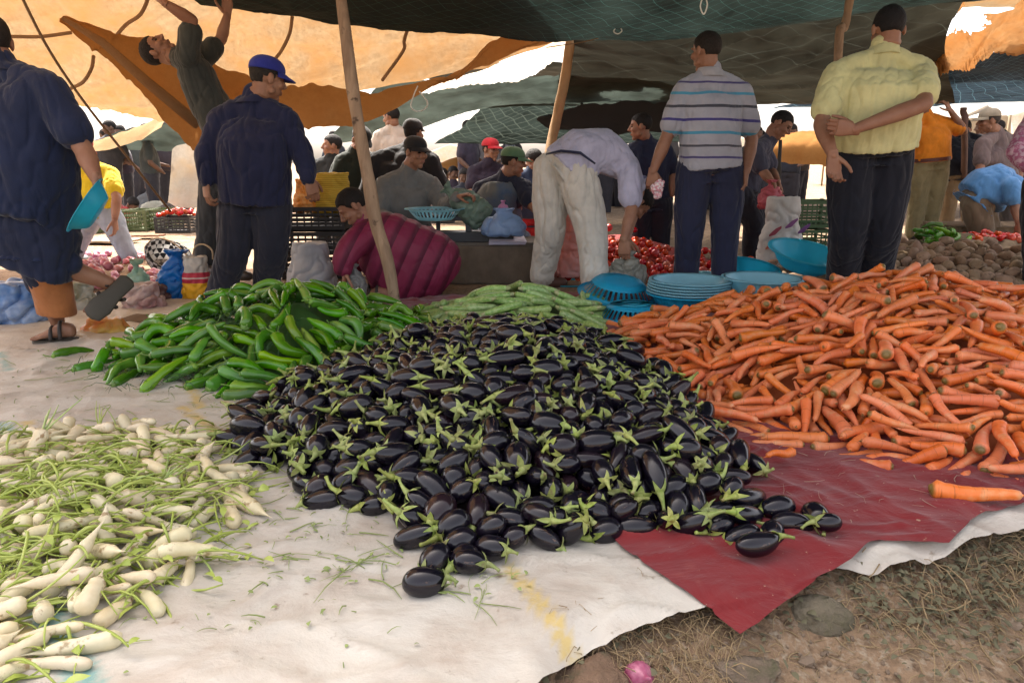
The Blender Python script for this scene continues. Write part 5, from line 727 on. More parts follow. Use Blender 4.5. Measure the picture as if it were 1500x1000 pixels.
500,5834,93,-60,-67,39,1,374,6108,166,60,-37,-56,1,496,5455,33,-93,35,0,2,546,6268,233,7,-73,-34,1,888,6126,217,42,22,-87,1,1040,5417,22,6,99,0,3,1075,5983,159,-78,40,-45,2,975,6002,170,6,43,3,1,
1043,5810,126,-9,-3,48,0,1176,5594,79,-14,-57,30,0,1152,5762,112,-97,-3,14,0,991,5828,148,52,-83,8,3,1205,5553,60,-30,53,28,3,1722,6343,118,88,30,21,1,1732,5978,79,32,85,-6,2,1719,6201,110,-28,-5,45,1,
1474,5528,23,-91,-40,0,0,1731,6048,87,-83,9,16,2,1856,6132,72,-17,32,59,1,-310,5878,22,-2,99,0,3,-254,5862,34,35,56,-65,2,-214,5806,29,-75,-4,54,0,141,5573,26,6,-1,-23,0,-170,6062,78,55,-70,43,2,
153,6099,124,-97,-14,-8,3,701,6180,213,-70,69,6,0,729,6227,241,-68,-47,-3,2,830,5634,81,44,-72,-49,2,828,5875,118,20,96,11,0,778,5894,131,-15,57,11,3,945,6099,205,-7,-30,-57,1,830,6156,228,-47,-44,11,1,
1029,6179,231,39,52,46,1,1188,5904,125,-36,67,58,2,1377,5936,129,70,-56,26,1,1584,5658,33,95,-27,0,2,1994,6878,35,-3,56,82,2,2050,6061,33,39,-63,-44,2,2076,6423,36,-82,45,2,2,-347,6459,77,-6,-35,10,2,
-286,6404,78,9,82,51,2,196,5522,23,-91,-40,0,0,-85,6211,94,-2,12,83,0,68,6111,126,15,96,19,1,451,5658,71,83,-9,51,0,318,5562,42,38,-68,32,1,266,5670,68,-19,12,92,1,145,6327,180,73,53,-40,3,
219,6424,191,74,35,34,2,462,5963,169,70,-54,32,0,476,6450,230,61,37,56,3,694,5999,166,-70,-67,-17,1,891,5623,74,-2,-63,-11,1,930,5960,156,39,48,-45,1,1074,6112,200,-40,-50,-49,3,1150,5557,43,-46,-36,-79,1,
954,5716,99,96,17,-17,3,1140,6002,163,-63,6,-72,2,1512,5883,92,37,-69,60,2,1564,5722,36,4,54,-40,2,1789,5806,34,-4,74,53,1,-120,5865,33,-19,52,68,1,70,5958,79,39,54,-61,2,42,6309,134,30,-65,-68,2,
209,6022,120,-62,77,0,2,252,6057,130,-69,-9,-62,3,437,5849,93,1,-3,98,2,381,5957,119,-5,90,-39,1,367,6525,211,31,57,70,1,752,5559,36,76,-61,-5,2,
 ],
}
# ---------------------------------------------------------------- ground and sheets
def interp(pts, x):
    if x <= pts[0][0]: return pts[0][1]
    for (x0, y0), (x1, y1) in zip(pts, pts[1:]):
        if x <= x1: return y0+(y1-y0)*(x-x0)/(x1-x0)
    return pts[-1][1]
def sstep(a, b, x):
    t = min(1, max(0, (x-a)/(b-a))); return t*t*(3-2*t)
EDGE = sorted([tuple(G(*p).xy) for p in [(-400,1190),(200,1120),(560,1080),(700,1040),(775,1012),(812,975),(850,941),(930,915),(1030,886),(1140,858),(1250,824),(1295,825),(1340,815),(1400,802),(1500,770),(1620,735)]]+[(3.6, 1.75)])
def edge_y(x): return interp(EDGE, x)
def fb(x, y, s, o=0, oct=4): return noise.fractal(V((x*s+o, y*s-o, o)), 1.0, 2.0, oct)
def ground_z(x, y):
    d = y-edge_y(x) if -3 < x < 4 else 1
    z = -.022-.115*sstep(.16, -.3, d)
    if y > 8: z -= 0
    near = 1 if (y < 2.6 and -1 < x < 3.2) else .3
    z += near*(.016*fb(x, y, 3.2, 1)+.007*fb(x, y, 17, 5, 3)) if d < .2 else .006*fb(x, y, 2, 2)
    return z
def axis(segs):
    out = []
    for a, b, s in segs:
        n = max(1, round((b-a)/s)); out += [a+(b-a)*i/n for i in range(n)]
    out.append(segs[-1][1]); return out
def grid(xs, ys, f):
    bm = bmesh.new(); vv = [[bm.verts.new(f(x, y)) for y in ys] for x in xs]
    for i in range(len(xs)-1):
        for j in range(len(ys)-1):
            q = bm.faces.new((vv[i][j], vv[i+1][j], vv[i+1][j+1], vv[i][j+1])); q.smooth = True
    return bm

T = NT('dirt')
col, raw = ncol(T, (.19, .12, .072), (.30, .21, .135), 3.5, detail=8)
f, r2 = noisef(T, 60, detail=5, lo=.5, hi=.72); col = mixc(T, f, col, (.36, .30, .22))
f, r3 = noisef(T, 25, detail=3, lo=.55, hi=.7); col = mixc(T, f, col, (.095, .062, .04))
M_DIRT = finish(T, col, .95, .15, r2, .9, .012)
xs = axis([(-120, -20, 10), (-20, -4, 1), (-4, -.3, .15), (-.3, 2.2, .0125), (2.2, 6, .15), (6, 20, 1), (20, 120, 10)])
ys = axis([(-30, 0, 3), (0, .9, .1), (.9, 2.3, .0125), (2.3, 10, .2), (10, 30, 1), (30, 200, 10)])
setm(tag(obj('ground', grid(xs, ys, lambda x, y: V((x, y, ground_z(x, y))))), kind='structure'), M_DIRT)

def wr(x, y):     # wrinkles shared by the sheets
    a = fb(x+.25*y, y*2.1, 1.6, 3, 4); b = fb(x*1.5, y*2.4, 3.5, 9, 3)
    ridge = (1-abs(a)*3.2); ridge = max(0, ridge)**3
    c_ = max(0, 1-abs(fb(x*.5+y*.9, y*.4-x*.5, 2.2, 17, 3))*4.5)**3
    q_ = abs(((x*.82+y*.33)*1.15+.06*fb(x, y, 1.2, 8, 2)) % 1-.5); c_ += .7*max(0, 1-q_*38)**2
    return .010*ridge+.007*c_+.006*max(0, b)+.002
def white_z(x, y):
    d = y-edge_y(x)
    z = wr(x, y)+.006
    if d < .1: z -= (.1-d)*.28*(.6+.5*math.sin(x*9)) ; z += .012*math.sin(x*23+2*math.sin(x*7))*(1-d/.1)
    return z
STR_Y = [((268,600),(332,652),.022), ((272,560),(294,600),.02), ((745,838),(838,948),.022), ((40,622),(70,650),.02), ((-20,925),(60,945),.03), ((330,590),(350,610),.015), ((460,590),(560,700),.02), ((-300,700),(-250,900),.02)]
STR_T = [((5,625),(25,650),.02), ((70,905),(128,1010),.032), ((440,700),(470,720),.02), ((1,520),(12,545),.02)]
STR_B = [((520,300),(521,301),.01)]
def segd(p, a, b):
    ab = b-a; t = max(0, min(1, (p-a).dot(ab)/ab.length_squared)); return (a+ab*t-p).length
SY = [(G(*a).xy, G(*b).xy, w) for a, b, w in STR_Y]; ST = [(G(*a).xy, G(*b).xy, w) for a, b, w in STR_T]
xs = axis([(-5.5, -2.4, .06), (-2.4, 1.4, .014), (1.4, 3.6, .03)])
nv = 190
bm = bmesh.new(); la = bm.verts.layers.float_color.new('mark'); rows = []
for x in xs:
    y0 = edge_y(x); y1 = 4.75+.12*math.sin(x*3)+.05*math.sin(x*11); r = []
    for j in range(nv+1):
        t = j/nv; t = t*.55+t*t*.45
        y = y0+(y1-y0)*t+(.005*fb(x, 0, 30, 2) if j == 0 else 0)
        v = bm.verts.new((x, y, white_z(x, y))); p = V((x, y))
        m1 = max([1-sstep(w*.75, w*1.05, segd(p, a, b)) for a, b, w in SY]); m2 = max([1-sstep(w*.75, w*1.05, segd(p, a, b)) for a, b, w in ST])
        v[la] = (m1, m2, 0, 1); r.append(v)
    rows.append(r)
for a, b in zip(rows, rows[1:]):
    for j in range(nv):
        q = bm.faces.new((a[j], b[j], b[j+1], a[j+1])); q.smooth = True
T = NT('woven_plastic')
col, raw = ncol(T, (.57, .54, .475), (.48, .445, .385), 1.8, detail=8, lo=.3, hi=.7)
f, r2 = noisef(T, 4.5, detail=9, rough=.7, lo=.46, hi=.76, stretch=(1, 1.3, 1), dist=.4); col = mixc(T, f, col, (.39, .32, .26))
f, r4 = noisef(T, 22, detail=6, lo=.64, hi=.74); col = mixc(T, f, col, (.24, .19, .14))
at = T.n('ShaderNodeAttribute', attribute_name='mark'); sp_ = T.n('ShaderNodeSeparateColor'); T.l(at.outputs['Color'], sp_.inputs[0])
nb, _ = noisef(T, 25, lo=.3, hi=.55)
for ch, c in ((0, (.55, .42, .16)), (1, (.19, .37, .35))):
    mm = T.n('ShaderNodeMath', operation='MULTIPLY'); T.l(sp_.outputs[ch], mm.inputs[0]); T.l(nb, mm.inputs[1])
    m2 = T.n('ShaderNodeMath', operation='MULTIPLY'); T.l(mm.outputs[0], m2.inputs[0]); m2.inputs[1].default_value = .92
    col = mixc(T, m2.outputs[0], col, c)
w1, w1r = noisef(T, 5, detail=9, rough=.6, stretch=(1, 1.25, 1), dist=.25)
M_SHEET = finish(T, col, .5, .35, w1r, .55, .03)
setm(tag(obj('ground_sheet', bm), 'crumpled dirty white woven plastic sheet with faded yellow stripes under the vegetables', 'ground sheet'), M_SHEET)

# red cloth: a Coons patch whose corner hangs over the bank
def poly_at(pts, t):
    L = [0]
    for a, b in zip(pts, pts[1:]): L.append(L[-1]+(b-a).length)
    s = t*L[-1]
    for i in range(len(pts)-1):
        if s <= L[i+1] or i == len(pts)-2:
            return pts[i].lerp(pts[i+1], (s-L[i])/max(1e-9, L[i+1]-L[i]))
Fr = [G(1084,931,-.028), G(1112,912,-.024), G(1150,882,-.014), G(1200,848,-.002), G(1246,821,.01), G(1272,797,.012), G(1330,795,.012), G(1390,796,.012), G(1434,757,.012), G(1500,739,.012), G(1620,700,.012), V((3.2, 2.2, .012))]
Le = [Fr[0], G(1036,893,-.008), G(985,858,.004), G(915,808,.012), G(800,700,.012), G(700,610,.012), G(600,520,.012), G(545,470,.012), V((-.9, 4.75, .012))]
Ri = [Fr[-1], V((3.4, 5.0, .012))]
Ba = [Le[-1], V((1.2, 4.9, .012)), Ri[-1]]
nu, nv = 190, 220
bm = bmesh.new(); rows = []
for i in range(nu+1):
    u = i/nu; u = u*.4+.6*u*u if True else u; r = []
    for j in range(nv+1):
        v = (j/nv)**1.5
        a, b, c_, d = poly_at(Fr, u), poly_at(Ba, u), poly_at(Le, v), poly_at(Ri, v)
        P = a*(1-v)+b*v+c_*(1-u)+d*u-(Fr[0]*(1-u)*(1-v)+Fr[-1]*u*(1-v)+Le[-1]*(1-u)*v+Ri[-1]*u*v)
        dd = P.y-edge_y(P.x)
        over = sstep(.1, -.02, dd)
        z = (max(white_z(P.x, P.y), wr(P.x, P.y)+.004)+.007+.006*max(0, fb(P.x, P.y, 4.2, 21, 3))+.014*max(0, 1-abs(fb(P.x+P.y*.4, P.y*.5, 2.4, 31, 2))*5)**2)
        z = z*(1-over)+(P.z+.004*fb(P.x, P.y, 14, 4, 2)+.004)*over
        if dd > -.02: z = max(z, white_z(P.x, P.y)+.004)
        P.z = z; r.append(bm.verts.new(P))
    rows.append(r)
for a, b in zip(rows, rows[1:]):
    for j in range(nv):
        q = bm.faces.new((a[j], b[j], b[j+1], a[j+1])); q.smooth = True
T = NT('red_cloth'); col, raw = ncol(T, (.205, .020, .022), (.15, .015, .018), 3, detail=5)
f, r2 = noisef(T, 9, detail=6, lo=.6, hi=.8); col = mixc(T, f, col, (.24, .06, .05))
f, r5 = noisef(T, 70, detail=2, lo=.70, hi=.74); col = mixc(T, f, col, (.32, .20, .14))
f3, r3 = noisef(T, 6, detail=5, stretch=(1, 1.6, 1), dist=.8)
setm(tag(obj('floor_cloth', bm), 'dark red cloth with one corner hanging over the dirt bank, under the carrots', 'cloth'), finish(T, col, .9, .15, r3, .6, .02, sheen=.2))

# ---------------------------------------------------------------- debris
def strands(bm, n, rnd, region, length, rad_, zf, curl=.4, lift=.01, mats=1, w=None):
    for _ in range(n):
        x, y = region(rnd); L = rnd.uniform(*length); a = rnd.uniform(0, 6.28); c = rnd.uniform(-curl, curl); p = V((x, y, 0)); pts = []
        up = rnd.uniform(0, lift); m = rnd.randrange(mats); r = rnd.uniform(*rad_)
        for k in range(4):
            pts.append(V((p.x, p.y, zf(p.x, p.y)+r+up*math.sin(k/3*PI)+.001)))
            p += V((math.cos(a), math.sin(a), 0))*L/3; a += c
        tube(bm, pts, [r, r, r*.8, r*.4], 4, mat=m, cap=False)
def leafbit(bm, x, y, z, L, Wd, rnd, mat=0):
    a = rnd.uniform(0, 6.28); d = V((math.cos(a), math.sin(a), rnd.uniform(-.1, .3))); s = V((-math.sin(a), math.cos(a), rnd.uniform(-.4, .4)))
    p = V((x, y, z+.003)); prof = [0, .8, 1, .7, 0]; A = []; B = []
    for i, q in enumerate(prof):
        c = p+d*L*i/4+V((0, 0, .12*L*math.sin(i/4*PI)*rnd.uniform(.5, 1.8))); A.append(bm.verts.new(c+s*Wd*q+V((0, 0, Wd*.5*q)))); B.append(bm.verts.new(c-s*Wd*q))
    for i in range(4):
        try:
            f = bm.faces.new((A[i], A[i+1], B[i+1], B[i])); f.material_index = mat; f.smooth = True
        except ValueError: pass
rnd = random.Random(8)
M_STRAW = [plain(c, .9, .2, name='straw') for c in ((.34, .25, .14), (.24, .16, .09), (.44, .36, .23), (.13, .09, .055))]
M_DRYLEAF = [plain(c, .9, .2, name='dry_leaf') for c in ((.15, .14, .085), (.20, .145, .085), (.13, .11, .065), (.31, .24, .15))]
def bank(r):
    while True:
        x = r.uniform(-.1, 2.5); dd = r.uniform(-.55, .12)
        if r.random() < math.exp(-abs(dd+.08)*4): return x, edge_y(x)+dd
def right_bank(r):
    x = r.uniform(.75, 2.3); return x, edge_y(x)+r.gauss(-.06, .075)
bm = bmesh.new(); gz = lambda x, y: ground_z(x, y)
strands(bm, 2300, rnd, bank, (.008, .05), (.0005, .0014), gz, .5, .010, 4)
strands(bm, 620, rnd, right_bank, (.03, .15), (.0006, .0018), gz, .7, .045, 4)
strands(bm, 300, rnd, lambda r: (r.uniform(.12, .45), edge_y(.3)+r.gauss(-.02, .06)), (.02, .10), (.0005, .0013), gz, .8, .04, 4)
setm(tag(obj('dry_straw', bm), kind='stuff'), *M_STRAW)
bm = bmesh.new()
for _ in range(2600):
    x, y = right_bank(rnd) if rnd.random() < .65 else bank(rnd)
    leafbit(bm, x, y, gz(x, y)+rnd.uniform(0, .02), rnd.uniform(.008, .03), rnd.uniform(.002, .007), rnd, rnd.choice([0, 1, 2, 3, 1]))
setm(tag(obj('dry_leaves', bm), kind='stuff'), *M_DRYLEAF)
bm = bmesh.new()
for _ in range(900):
    x, y = bank(rnd); s = rnd.uniform(.002, .009) if rnd.random() < .93 else rnd.uniform(.01, .02)
    b0 = bmesh.ops.create_icosphere(bm, subdivisions=1, radius=s, matrix=Matrix.Translation((x, y, gz(x, y)+s*.2)) @ Euler((rnd.random()*6, rnd.random()*6, 0)).to_matrix().to_4x4() @ Matrix.Diagonal((1, .7, .55, 1)))
    mi = rnd.randrange(2)
    for v in b0['verts']:
        for f in v.link_faces: f.material_index = mi
setm(tag(obj('gravel', bm), kind='stuff'), plain((.24, .18, .13), .95, .2, name='clod'), plain((.33, .29, .24), .95, .2, name='pebble'))
# scraps on the sheets
bm = bmesh.new(); top = lambda x, y: white_z(x, y)+.001
for c, s, n, L in [((100,540),.5,40,(.03,.2)), ((250,540),.35,30,(.03,.12)), ((530,832),.07,14,(.05,.14)), ((400,770),.15,34,(.02,.08)), ((420,830),.16,26,(.01,.05)), ((500,740),.15,24,(.02,.08)), ((700,868),.06,14,(.03,.1)), ((310,900),.2,20,(.01,.05)), ((170,600),.3,30,(.02,.1)), ((380,600),.12,20,(.02,.09))]:
    g0 = G(*c)
    strands(bm, n, rnd, lambda r: (g0.x+r.gauss(0, s), g0.y+r.gauss(0, s*.45)), L, (.0006, .0018), top, .3, .006, 3)
    for _ in range(n):
        x, y = g0.x+rnd.gauss(0, s), g0.y+rnd.gauss(0, s*.6); leafbit(bm, x, y, top(x, y), rnd.uniform(.006, .025), rnd.uniform(.001, .005), rnd, rnd.choice([0, 1, 2, 2]))
setm(tag(obj('plant_scraps', bm), kind='stuff'), plain((.26, .33, .10), .7, name='scrap'), plain((.42, .45, .24), .7, name='scrap'), plain((.07, .08, .04), .8, name='scrap'))
bm = bmesh.new(); topr = lambda x, y: white_z(x, y)+.016
for c, s, n in [((1000,560),.2,14), ((1100,690),.2,14), ((1250,730),.2,14), ((1150,780),.15,8)]:
    g0 = G(*c); strands(bm, n, rnd, lambda r: (g0.x+r.gauss(0, s), g0.y+r.gauss(0, s*.5)), (.01, .08), (.0005, .0012), topr, .6, .006, 2)
setm(tag(obj('root_hairs', bm), kind='stuff'), plain((.40, .26, .2), .8, name='roothair'), plain((.3, .36, .16), .8, name='roothair'))
def on_dirt(px, py, up=0.0):
    z = -.05
    for _ in range(25): p = G(px, py, z); z = z*.5+.5*ground_z(p.x, p.y)
    return G(px, py, z)+V((0, 0, up))
# stones
def stone(px, py, z, r, label, c, seed, name='stone'):
    bm = bmesh.new(); bmesh.ops.create_icosphere(bm, subdivisions=5, radius=1)
    for v in bm.verts:
        q = v.co.copy(); n_ = noise.fractal(q*1.1+V((seed, 0, 0)), 1, 2, 5)*.25
        v.co = V((q.x*r[0], q.y*r[1], q.z*r[2]))*(1+n_)
    for f in bm.faces: f.smooth = True
    o = obj(name, bm, loc=on_dirt(px, py, z)); tag(o, label, 'stone')
    T = NT('stone'); col, raw = ncol(T, c, tuple(a*.6 for a in c), 9, detail=7); f, r2 = noisef(T, 26, detail=7, lo=.5, hi=.7); col = mixc(T, f, col, (.11, .10, .06))
    r9 = noisef(T, 70, detail=6)[1]; setm(o, finish(T, col, .95, .15, r9, .9, .012)); return o
stone(866, 1004, -.022, (.085, .09, .062), 'big brown stone under the torn edge of the white sheet', (.23, .15, .10), 3)
stone(1192, 892, -.022, (.075, .06, .045), 'mossy grey stone half hidden under the red cloth corner', (.20, .17, .12), 8)
stone(1088, 975, -.006, (.07, .045, .016), 'flat pale grey stone lying in the dirt below the red cloth', (.22, .17, .125), 12)
# the onion lying in the dirt
bm = bmesh.new()
tube(bm, [V((0, 0, z)) for z in (-.030, -.028, -.02, -.008, .006, .018, .026, .034, .046)], [.002, .012, .022, .029, .029, .022, .011, .005, .003], 20, rf=lambda t, a: 1+.02*math.cos(a*6))
T = NT('red_onion_skin'); col, raw = ncol(T, (.27, .045, .11), (.45, .16, .24), 9, stretch=(6, 6, .5))
setm(tag(obj('onion', bm, loc=on_dirt(936, 994, .004)), 'single purple red onion lying in the dirt at the bottom edge', 'onion'), finish(T, col, .35, .5, raw, .2, .003)).rotation_euler = (.9, .5, 0)
bm = bmesh.new(); leafbit(bm, 0, 0, 0, .05, .012, random.Random(2)); strands(bm, 5, rnd, lambda r: (r.gauss(0, .006), r.gauss(0, .012)), (.03, .05), (.001, .002), lambda x, y: .002, .5, .01)
# ---------------------------------------------------------------- heaps of vegetables
M_AUB, M_CAL, M_CAR, M_PEP = m_aub(), m_calyx(), m_carrot(), m_pepper()
M_PST = m_veg('pepper_stem', (.10, .21, .03), (.17, .28, .06), 30, .5)
M_COU = m_veg('courgette_skin', (.20, .34, .09), (.36, .48, .19), 55, .36, .42, .62, ((.40, .50, .24), 90, .62), .18)
M_CST = m_veg('courgette_stalk', (.30, .36, .14), (.42, .42, .22), 40, .6)
M_RAD = m_veg('radish_root', (.60, .51, .30), (.78, .70, .50), 14, .5, .3, .7, ((.34, .24, .12), 30, .60), .08, .35)
M_RST = m_veg('radish_stalk', (.26, .38, .07), (.48, .53, .20), 12, .5, dv=.2)
M_POT = m_veg('potato_skin', (.21, .13, .075), (.32, .21, .13), 14, .85, .3, .7, ((.10, .065, .045), 60, .6), .15, .4)
M_TOM = m_veg('tomato_skin', (.42, .018, .010), (.50, .045, .014), 6, .2, dv=.12, bs=.02)
def decode(d):
    out = []
    for i in range(0, len(d), 7):
        x, y, z, p, q, r, k = d[i:i+7]; p, q, r = p/99, q/99, r/99
        out.append((V((x, y, z))/1000, Quaternion((math.sqrt(max(0, 1-p*p-q*q-r*r)), p, q, r)).normalized(), k % 100, k < 100))
    return out
VEG = {
 'aubergine': (aubergine_shape, 7, ('fruit', 'calyx'), (M_AUB, M_CAL), 300, 'glossy dark purple aubergine with green calyx in the big heap on the sheets', 'aubergine', 'aubergines heaped in the middle'),
 'carrot': (carrot_shape, 8, None, (M_CAR,), 300, 'orange carrot lying in the big heap on the red cloth', 'carrot', 'carrots heaped on the red cloth'),
 'green_pepper': (pepper_shape, 7, ('fruit', 'stem'), (M_PEP, M_PST), 240, 'shiny long green pepper in the heap behind the white sheet', 'pepper', 'long green peppers heaped on the sheet'),
 'courgette': (courgette_shape, 5, ('fruit', 'stalk'), (M_COU, M_CST), 100, 'pale green courgette in the small heap behind the aubergines', 'courgette', 'courgettes heaped behind the aubergines'),
 'white_radish': (radish_shape, 7, ('root', 'stalks'), (M_RAD, M_RST), 200, 'long white radish among cut green stalks at the lower left', 'radish', 'white radishes heaped at the lower left'),
 'potato': (potato_shape, 6, None, (M_POT,), 220, 'brown dusty potato in the heap behind the carrots', 'potato', 'potatoes heaped behind the carrots'),
 'tomato': (tomato_shape, 4, None, (M_TOM,), 300, 'ripe red tomato in the heap behind the man in the striped polo', 'tomato', 'tomatoes heaped behind the shoppers'),
}
PROTO = {}
def veg_protos(kind):
    if kind not in PROTO:
        fn, n, parts, mats = VEG[kind][:4]; L = []
        for k in range(n):
            r = fn(k); r = r if isinstance(r, tuple) else (r,)
            L.append([to_mesh(b, kind if not parts else parts[i], (mats[i],)) for i, b in enumerate(r)])
        PROTO[kind] = L
    return PROTO[kind]
def put_veg(kind, M4, k, label=None, group=True):
    _, n, parts, mats, _, lab, cat, grp = VEG[kind]; pr = veg_protos(kind)[k % n]
    if parts:
        r = empty(kind); r.matrix_world = M4
        for i, me in enumerate(pr):
            c = link(bpy.data.objects.new(parts[i], me)); c.parent = r
    else:
        r = link(bpy.data.objects.new(kind, pr[0])); r.matrix_world = M4
    tag(r, label or lab, cat, grp if group else None); return r
def heap(kind, data, maxrest=600, scale=1.0):
    scale = {'white_radish': .92, 'aubergine': 1.08}.get(kind, 1)
    pl_ = PILES[{'green_pepper': 'pepper', 'white_radish': 'radish'}.get(kind, kind)]; pp = pl_[0]; cc = V(pl_[1]).xy
    rv_ = random.Random(31)
    lim = VEG[kind][4]; pr = veg_protos(kind); vs = []; fs = []; mi = []
    raws = [[([v.co.copy() for v in me.vertices], [tuple(p.vertices) for p in me.polygons]) for me in L] for L in pr]
    for i, (p, q, k, n) in enumerate(d for d in decode(data) if star_s(d[0].xy, cc, pp) < {'aubergine': 1.02, 'white_radish': 1.06}.get(kind, 1.3)):
        k1, k2 = {'aubergine': (rv_.uniform(.84, 1.14), rv_.uniform(.84, 1.12)), 'white_radish': (rv_.uniform(.9, 1.2), rv_.uniform(.6, 1.1)), 'carrot': (rv_.uniform(.85, 1.12), rv_.uniform(.78, 1.1)), 'green_pepper': (rv_.uniform(.85, 1.1), rv_.uniform(.85, 1.05))}.get(kind, (rv_.uniform(.92, 1.06), 1))
        M4 = Matrix.Translation(p) @ q.to_matrix().to_4x4() @ Matrix.Diagonal((scale*k1, scale*k2, scale*k2, 1))
        if i < lim and n > 0: put_veg(kind, M4, k)
        elif i < lim+maxrest:
            for j, (rv, rf_) in enumerate(raws[k]):
                b0 = len(vs); vs += [M4 @ c for c in rv]; fs += [tuple(b0+x for x in f) for f in rf_]; mi += [j]*len(rf_)
    return vs, fs, mi
def core_mesh(vs, fs, mi, pile, mat, drop=.035):
    poly = PILES[pile][0]; c = V(PILES[pile][1]).xy; N, K = 64, 16; rings = []
    for j in range(K+1):
        s = j/K; ring = []
        for i in range(N):
            a = 2*PI*i/N; d = V((math.cos(a), math.sin(a))); r = 1/star_s(c+d, c, poly)*.97
            p = c+d*r*s; h = max(core_h(pile, p), 0)
            ring.append(len(vs)); vs.append(V((p.x, p.y, h-drop)))
        rings.append(ring)
    for a, b in zip(rings, rings[1:]):
        for i in range(N):
            fs.append((a[i], b[i], b[(i+1) % N], a[(i+1) % N])); mi.append(mat)
for kind, pile in (('aubergine', 'aubergine'), ('carrot', 'carrot'), ('green_pepper', 'pepper'), ('courgette', 'courgette'), ('white_radish', 'radish'), ('potato', 'potato'), ('tomato', 'tomato')):
    rest = heap(kind, DATA[pile], {'tomato': 150, 'potato': 150}.get(kind, 600))
    nm = len(VEG[kind][3])
    core_mesh(*rest, pile, nm, {'pepper': .045}.get(pile, .035)); me = bpy.data.meshes.new(kind); me.from_pydata(rest[0], [], rest[1])
    for m in range(nm+1): me.materials.append(None)
    me.polygons.foreach_set('material_index', rest[2]); me.polygons.foreach_set('use_smooth', [True]*len(rest[1])); rest = me
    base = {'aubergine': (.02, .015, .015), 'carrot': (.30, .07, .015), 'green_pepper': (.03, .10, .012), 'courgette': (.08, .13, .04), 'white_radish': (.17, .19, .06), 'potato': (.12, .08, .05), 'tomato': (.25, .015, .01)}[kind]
    o = obj(kind, rest); o.name = kind+'_heap'
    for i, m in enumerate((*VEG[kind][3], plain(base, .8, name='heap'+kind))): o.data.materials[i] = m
    tag(o, kind='stuff')
def lay(kind, px, py, z, head, k, label, s=1, roll=0, tilt=0):
    p = G(px, py, z); M4 = Matrix.Translation(p) @ Matrix.Rotation(rad(head), 4, 'Z') @ Matrix.Rotation(rad(tilt), 4, 'Y') @ Matrix.Rotation(roll, 4, 'X') @ Matrix.Scale(s, 4)
    put_veg(kind, M4, k, label, False)
lay('aubergine', 622, 852, .034, 185, 3, 'lone small aubergine at the front foot of the heap, stalk towards the right')
lay('aubergine', 688, 822, .036, 170, 0, 'aubergine at the front foot of the heap, second above the lone one', .95)
lay('aubergine', 360, 620, .034, 200, 2, 'left one of two aubergines lying apart at the left of the heap', .9)
lay('aubergine', 377, 628, .034, 100, 6, 'right one of two aubergines lying apart, its green cap facing the camera', .9)
lay('aubergine', 1212, 765, .05, 5, 6, 'last aubergine at the right tip of the heap on the red cloth', .85)
lay('aubergine', 1110, 797, .05, 200, 4, 'oval aubergine at the lowest right of the heap on the red cloth', 1.0)
lay('carrot', 1143, 664, .064, 205, 4, 'small thin carrot lying apart on the red cloth between the heaps', .85)
lay('carrot', 1430, 720, .046, -12, 6, 'large carrot lying apart at the front right of the heap', 1.08)
lay('carrot', 1165, 642, .034, 178, 6, 'long straight carrot along the lower left foot of the heap', 1.0)
lay('carrot', 1265, 632, .06, 208, 6, 'thick bent carrot at the front foot of the heap', 1.0)
lay('green_pepper', 168, 521, .03, 0, 2, 'short green pepper lying apart at the far left of the heap', .6)
lay('white_radish', 352, 733, .03, -38, 4, 'thick white radish at the right end of the radish heap, tip to the lower right', 1.15)
lay('white_radish', 232, 640, .04, -10, 5, 'pale thick radish root at the top of the radish heap', 1.3)
# radish greens: many cut stalks and leaves nobody could count
bm = bmesh.new(); rnd = random.Random(77); rp = PILES['radish'][0]; rc = V(PILES['radish'][1]).xy
for _ in range(980):
    while True:
        a = rnd.uniform(0, 6.28); p = rc+V((math.cos(a)*rnd.uniform(0, 1.1), math.sin(a)*rnd.uniform(0, .9))); s = star_s(p, rc, rp)
        if s < 1.04: break
    h = max(core_h('radish', p), 0)+rnd.uniform(.01, .082)*(1-.7*min(s, 1)**2); a = rnd.gauss(.25, 1.0)+(PI if rnd.random() < .5 else 0); L = rnd.uniform(.06, .2); c = rnd.uniform(-.35, .35); dz = rnd.uniform(-.03, .035)
    pts = []; q = V((p.x, p.y, h)); r = rnd.uniform(.0014, .0042)
    for k in range(6):
        hh = max(core_h('radish', q.xy), 0)
        pts.append(V((q.x, q.y, max(q.z+dz*math.sin(k/5*PI), .009+hh*.6)))); q = q+V((math.cos(a), math.sin(a), -.12*(k/5)))*L/5; a += c/2
    m = rnd.randrange(3); tube(bm, pts, [r*.6, r, r, r*.9, r*.8, r*.5], 5, mat=m)
    if rnd.random() < .4: leafbit(bm, pts[-1].x, pts[-1].y, pts[-1].z, rnd.uniform(.02, .05), rnd.uniform(.004, .011), rnd, rnd.choice([0, 3, 3]))
setm(tag(obj('radish_greens', bm), kind='stuff'), *[m_veg('stalk', a, b, 14, .5) for a, b in (((.27, .34, .07), (.40, .46, .14)), ((.48, .52, .22), (.58, .60, .34)), ((.20, .27, .05), (.30, .37, .09)), ((.11, .19, .03), (.20, .28, .06)))])
# herbs at the left foot of the peppers
bm = bmesh.new(); g0 = G(300, 545)
strands(bm, 420, rnd, lambda r: (g0.x+r.gauss(0, .2), g0.y+r.gauss(0, .14)), (.03, .12), (.0008, .0018), lambda x, y: white_z(x, y)+max(core_h('pepper', V((x, y))), 0)+.01, .5, .04, 2)
setm(tag(obj('herbs', bm), kind='stuff'), plain((.04, .10, .03), .7, name='herb'), plain((.09, .17, .05), .7, name='herb'))
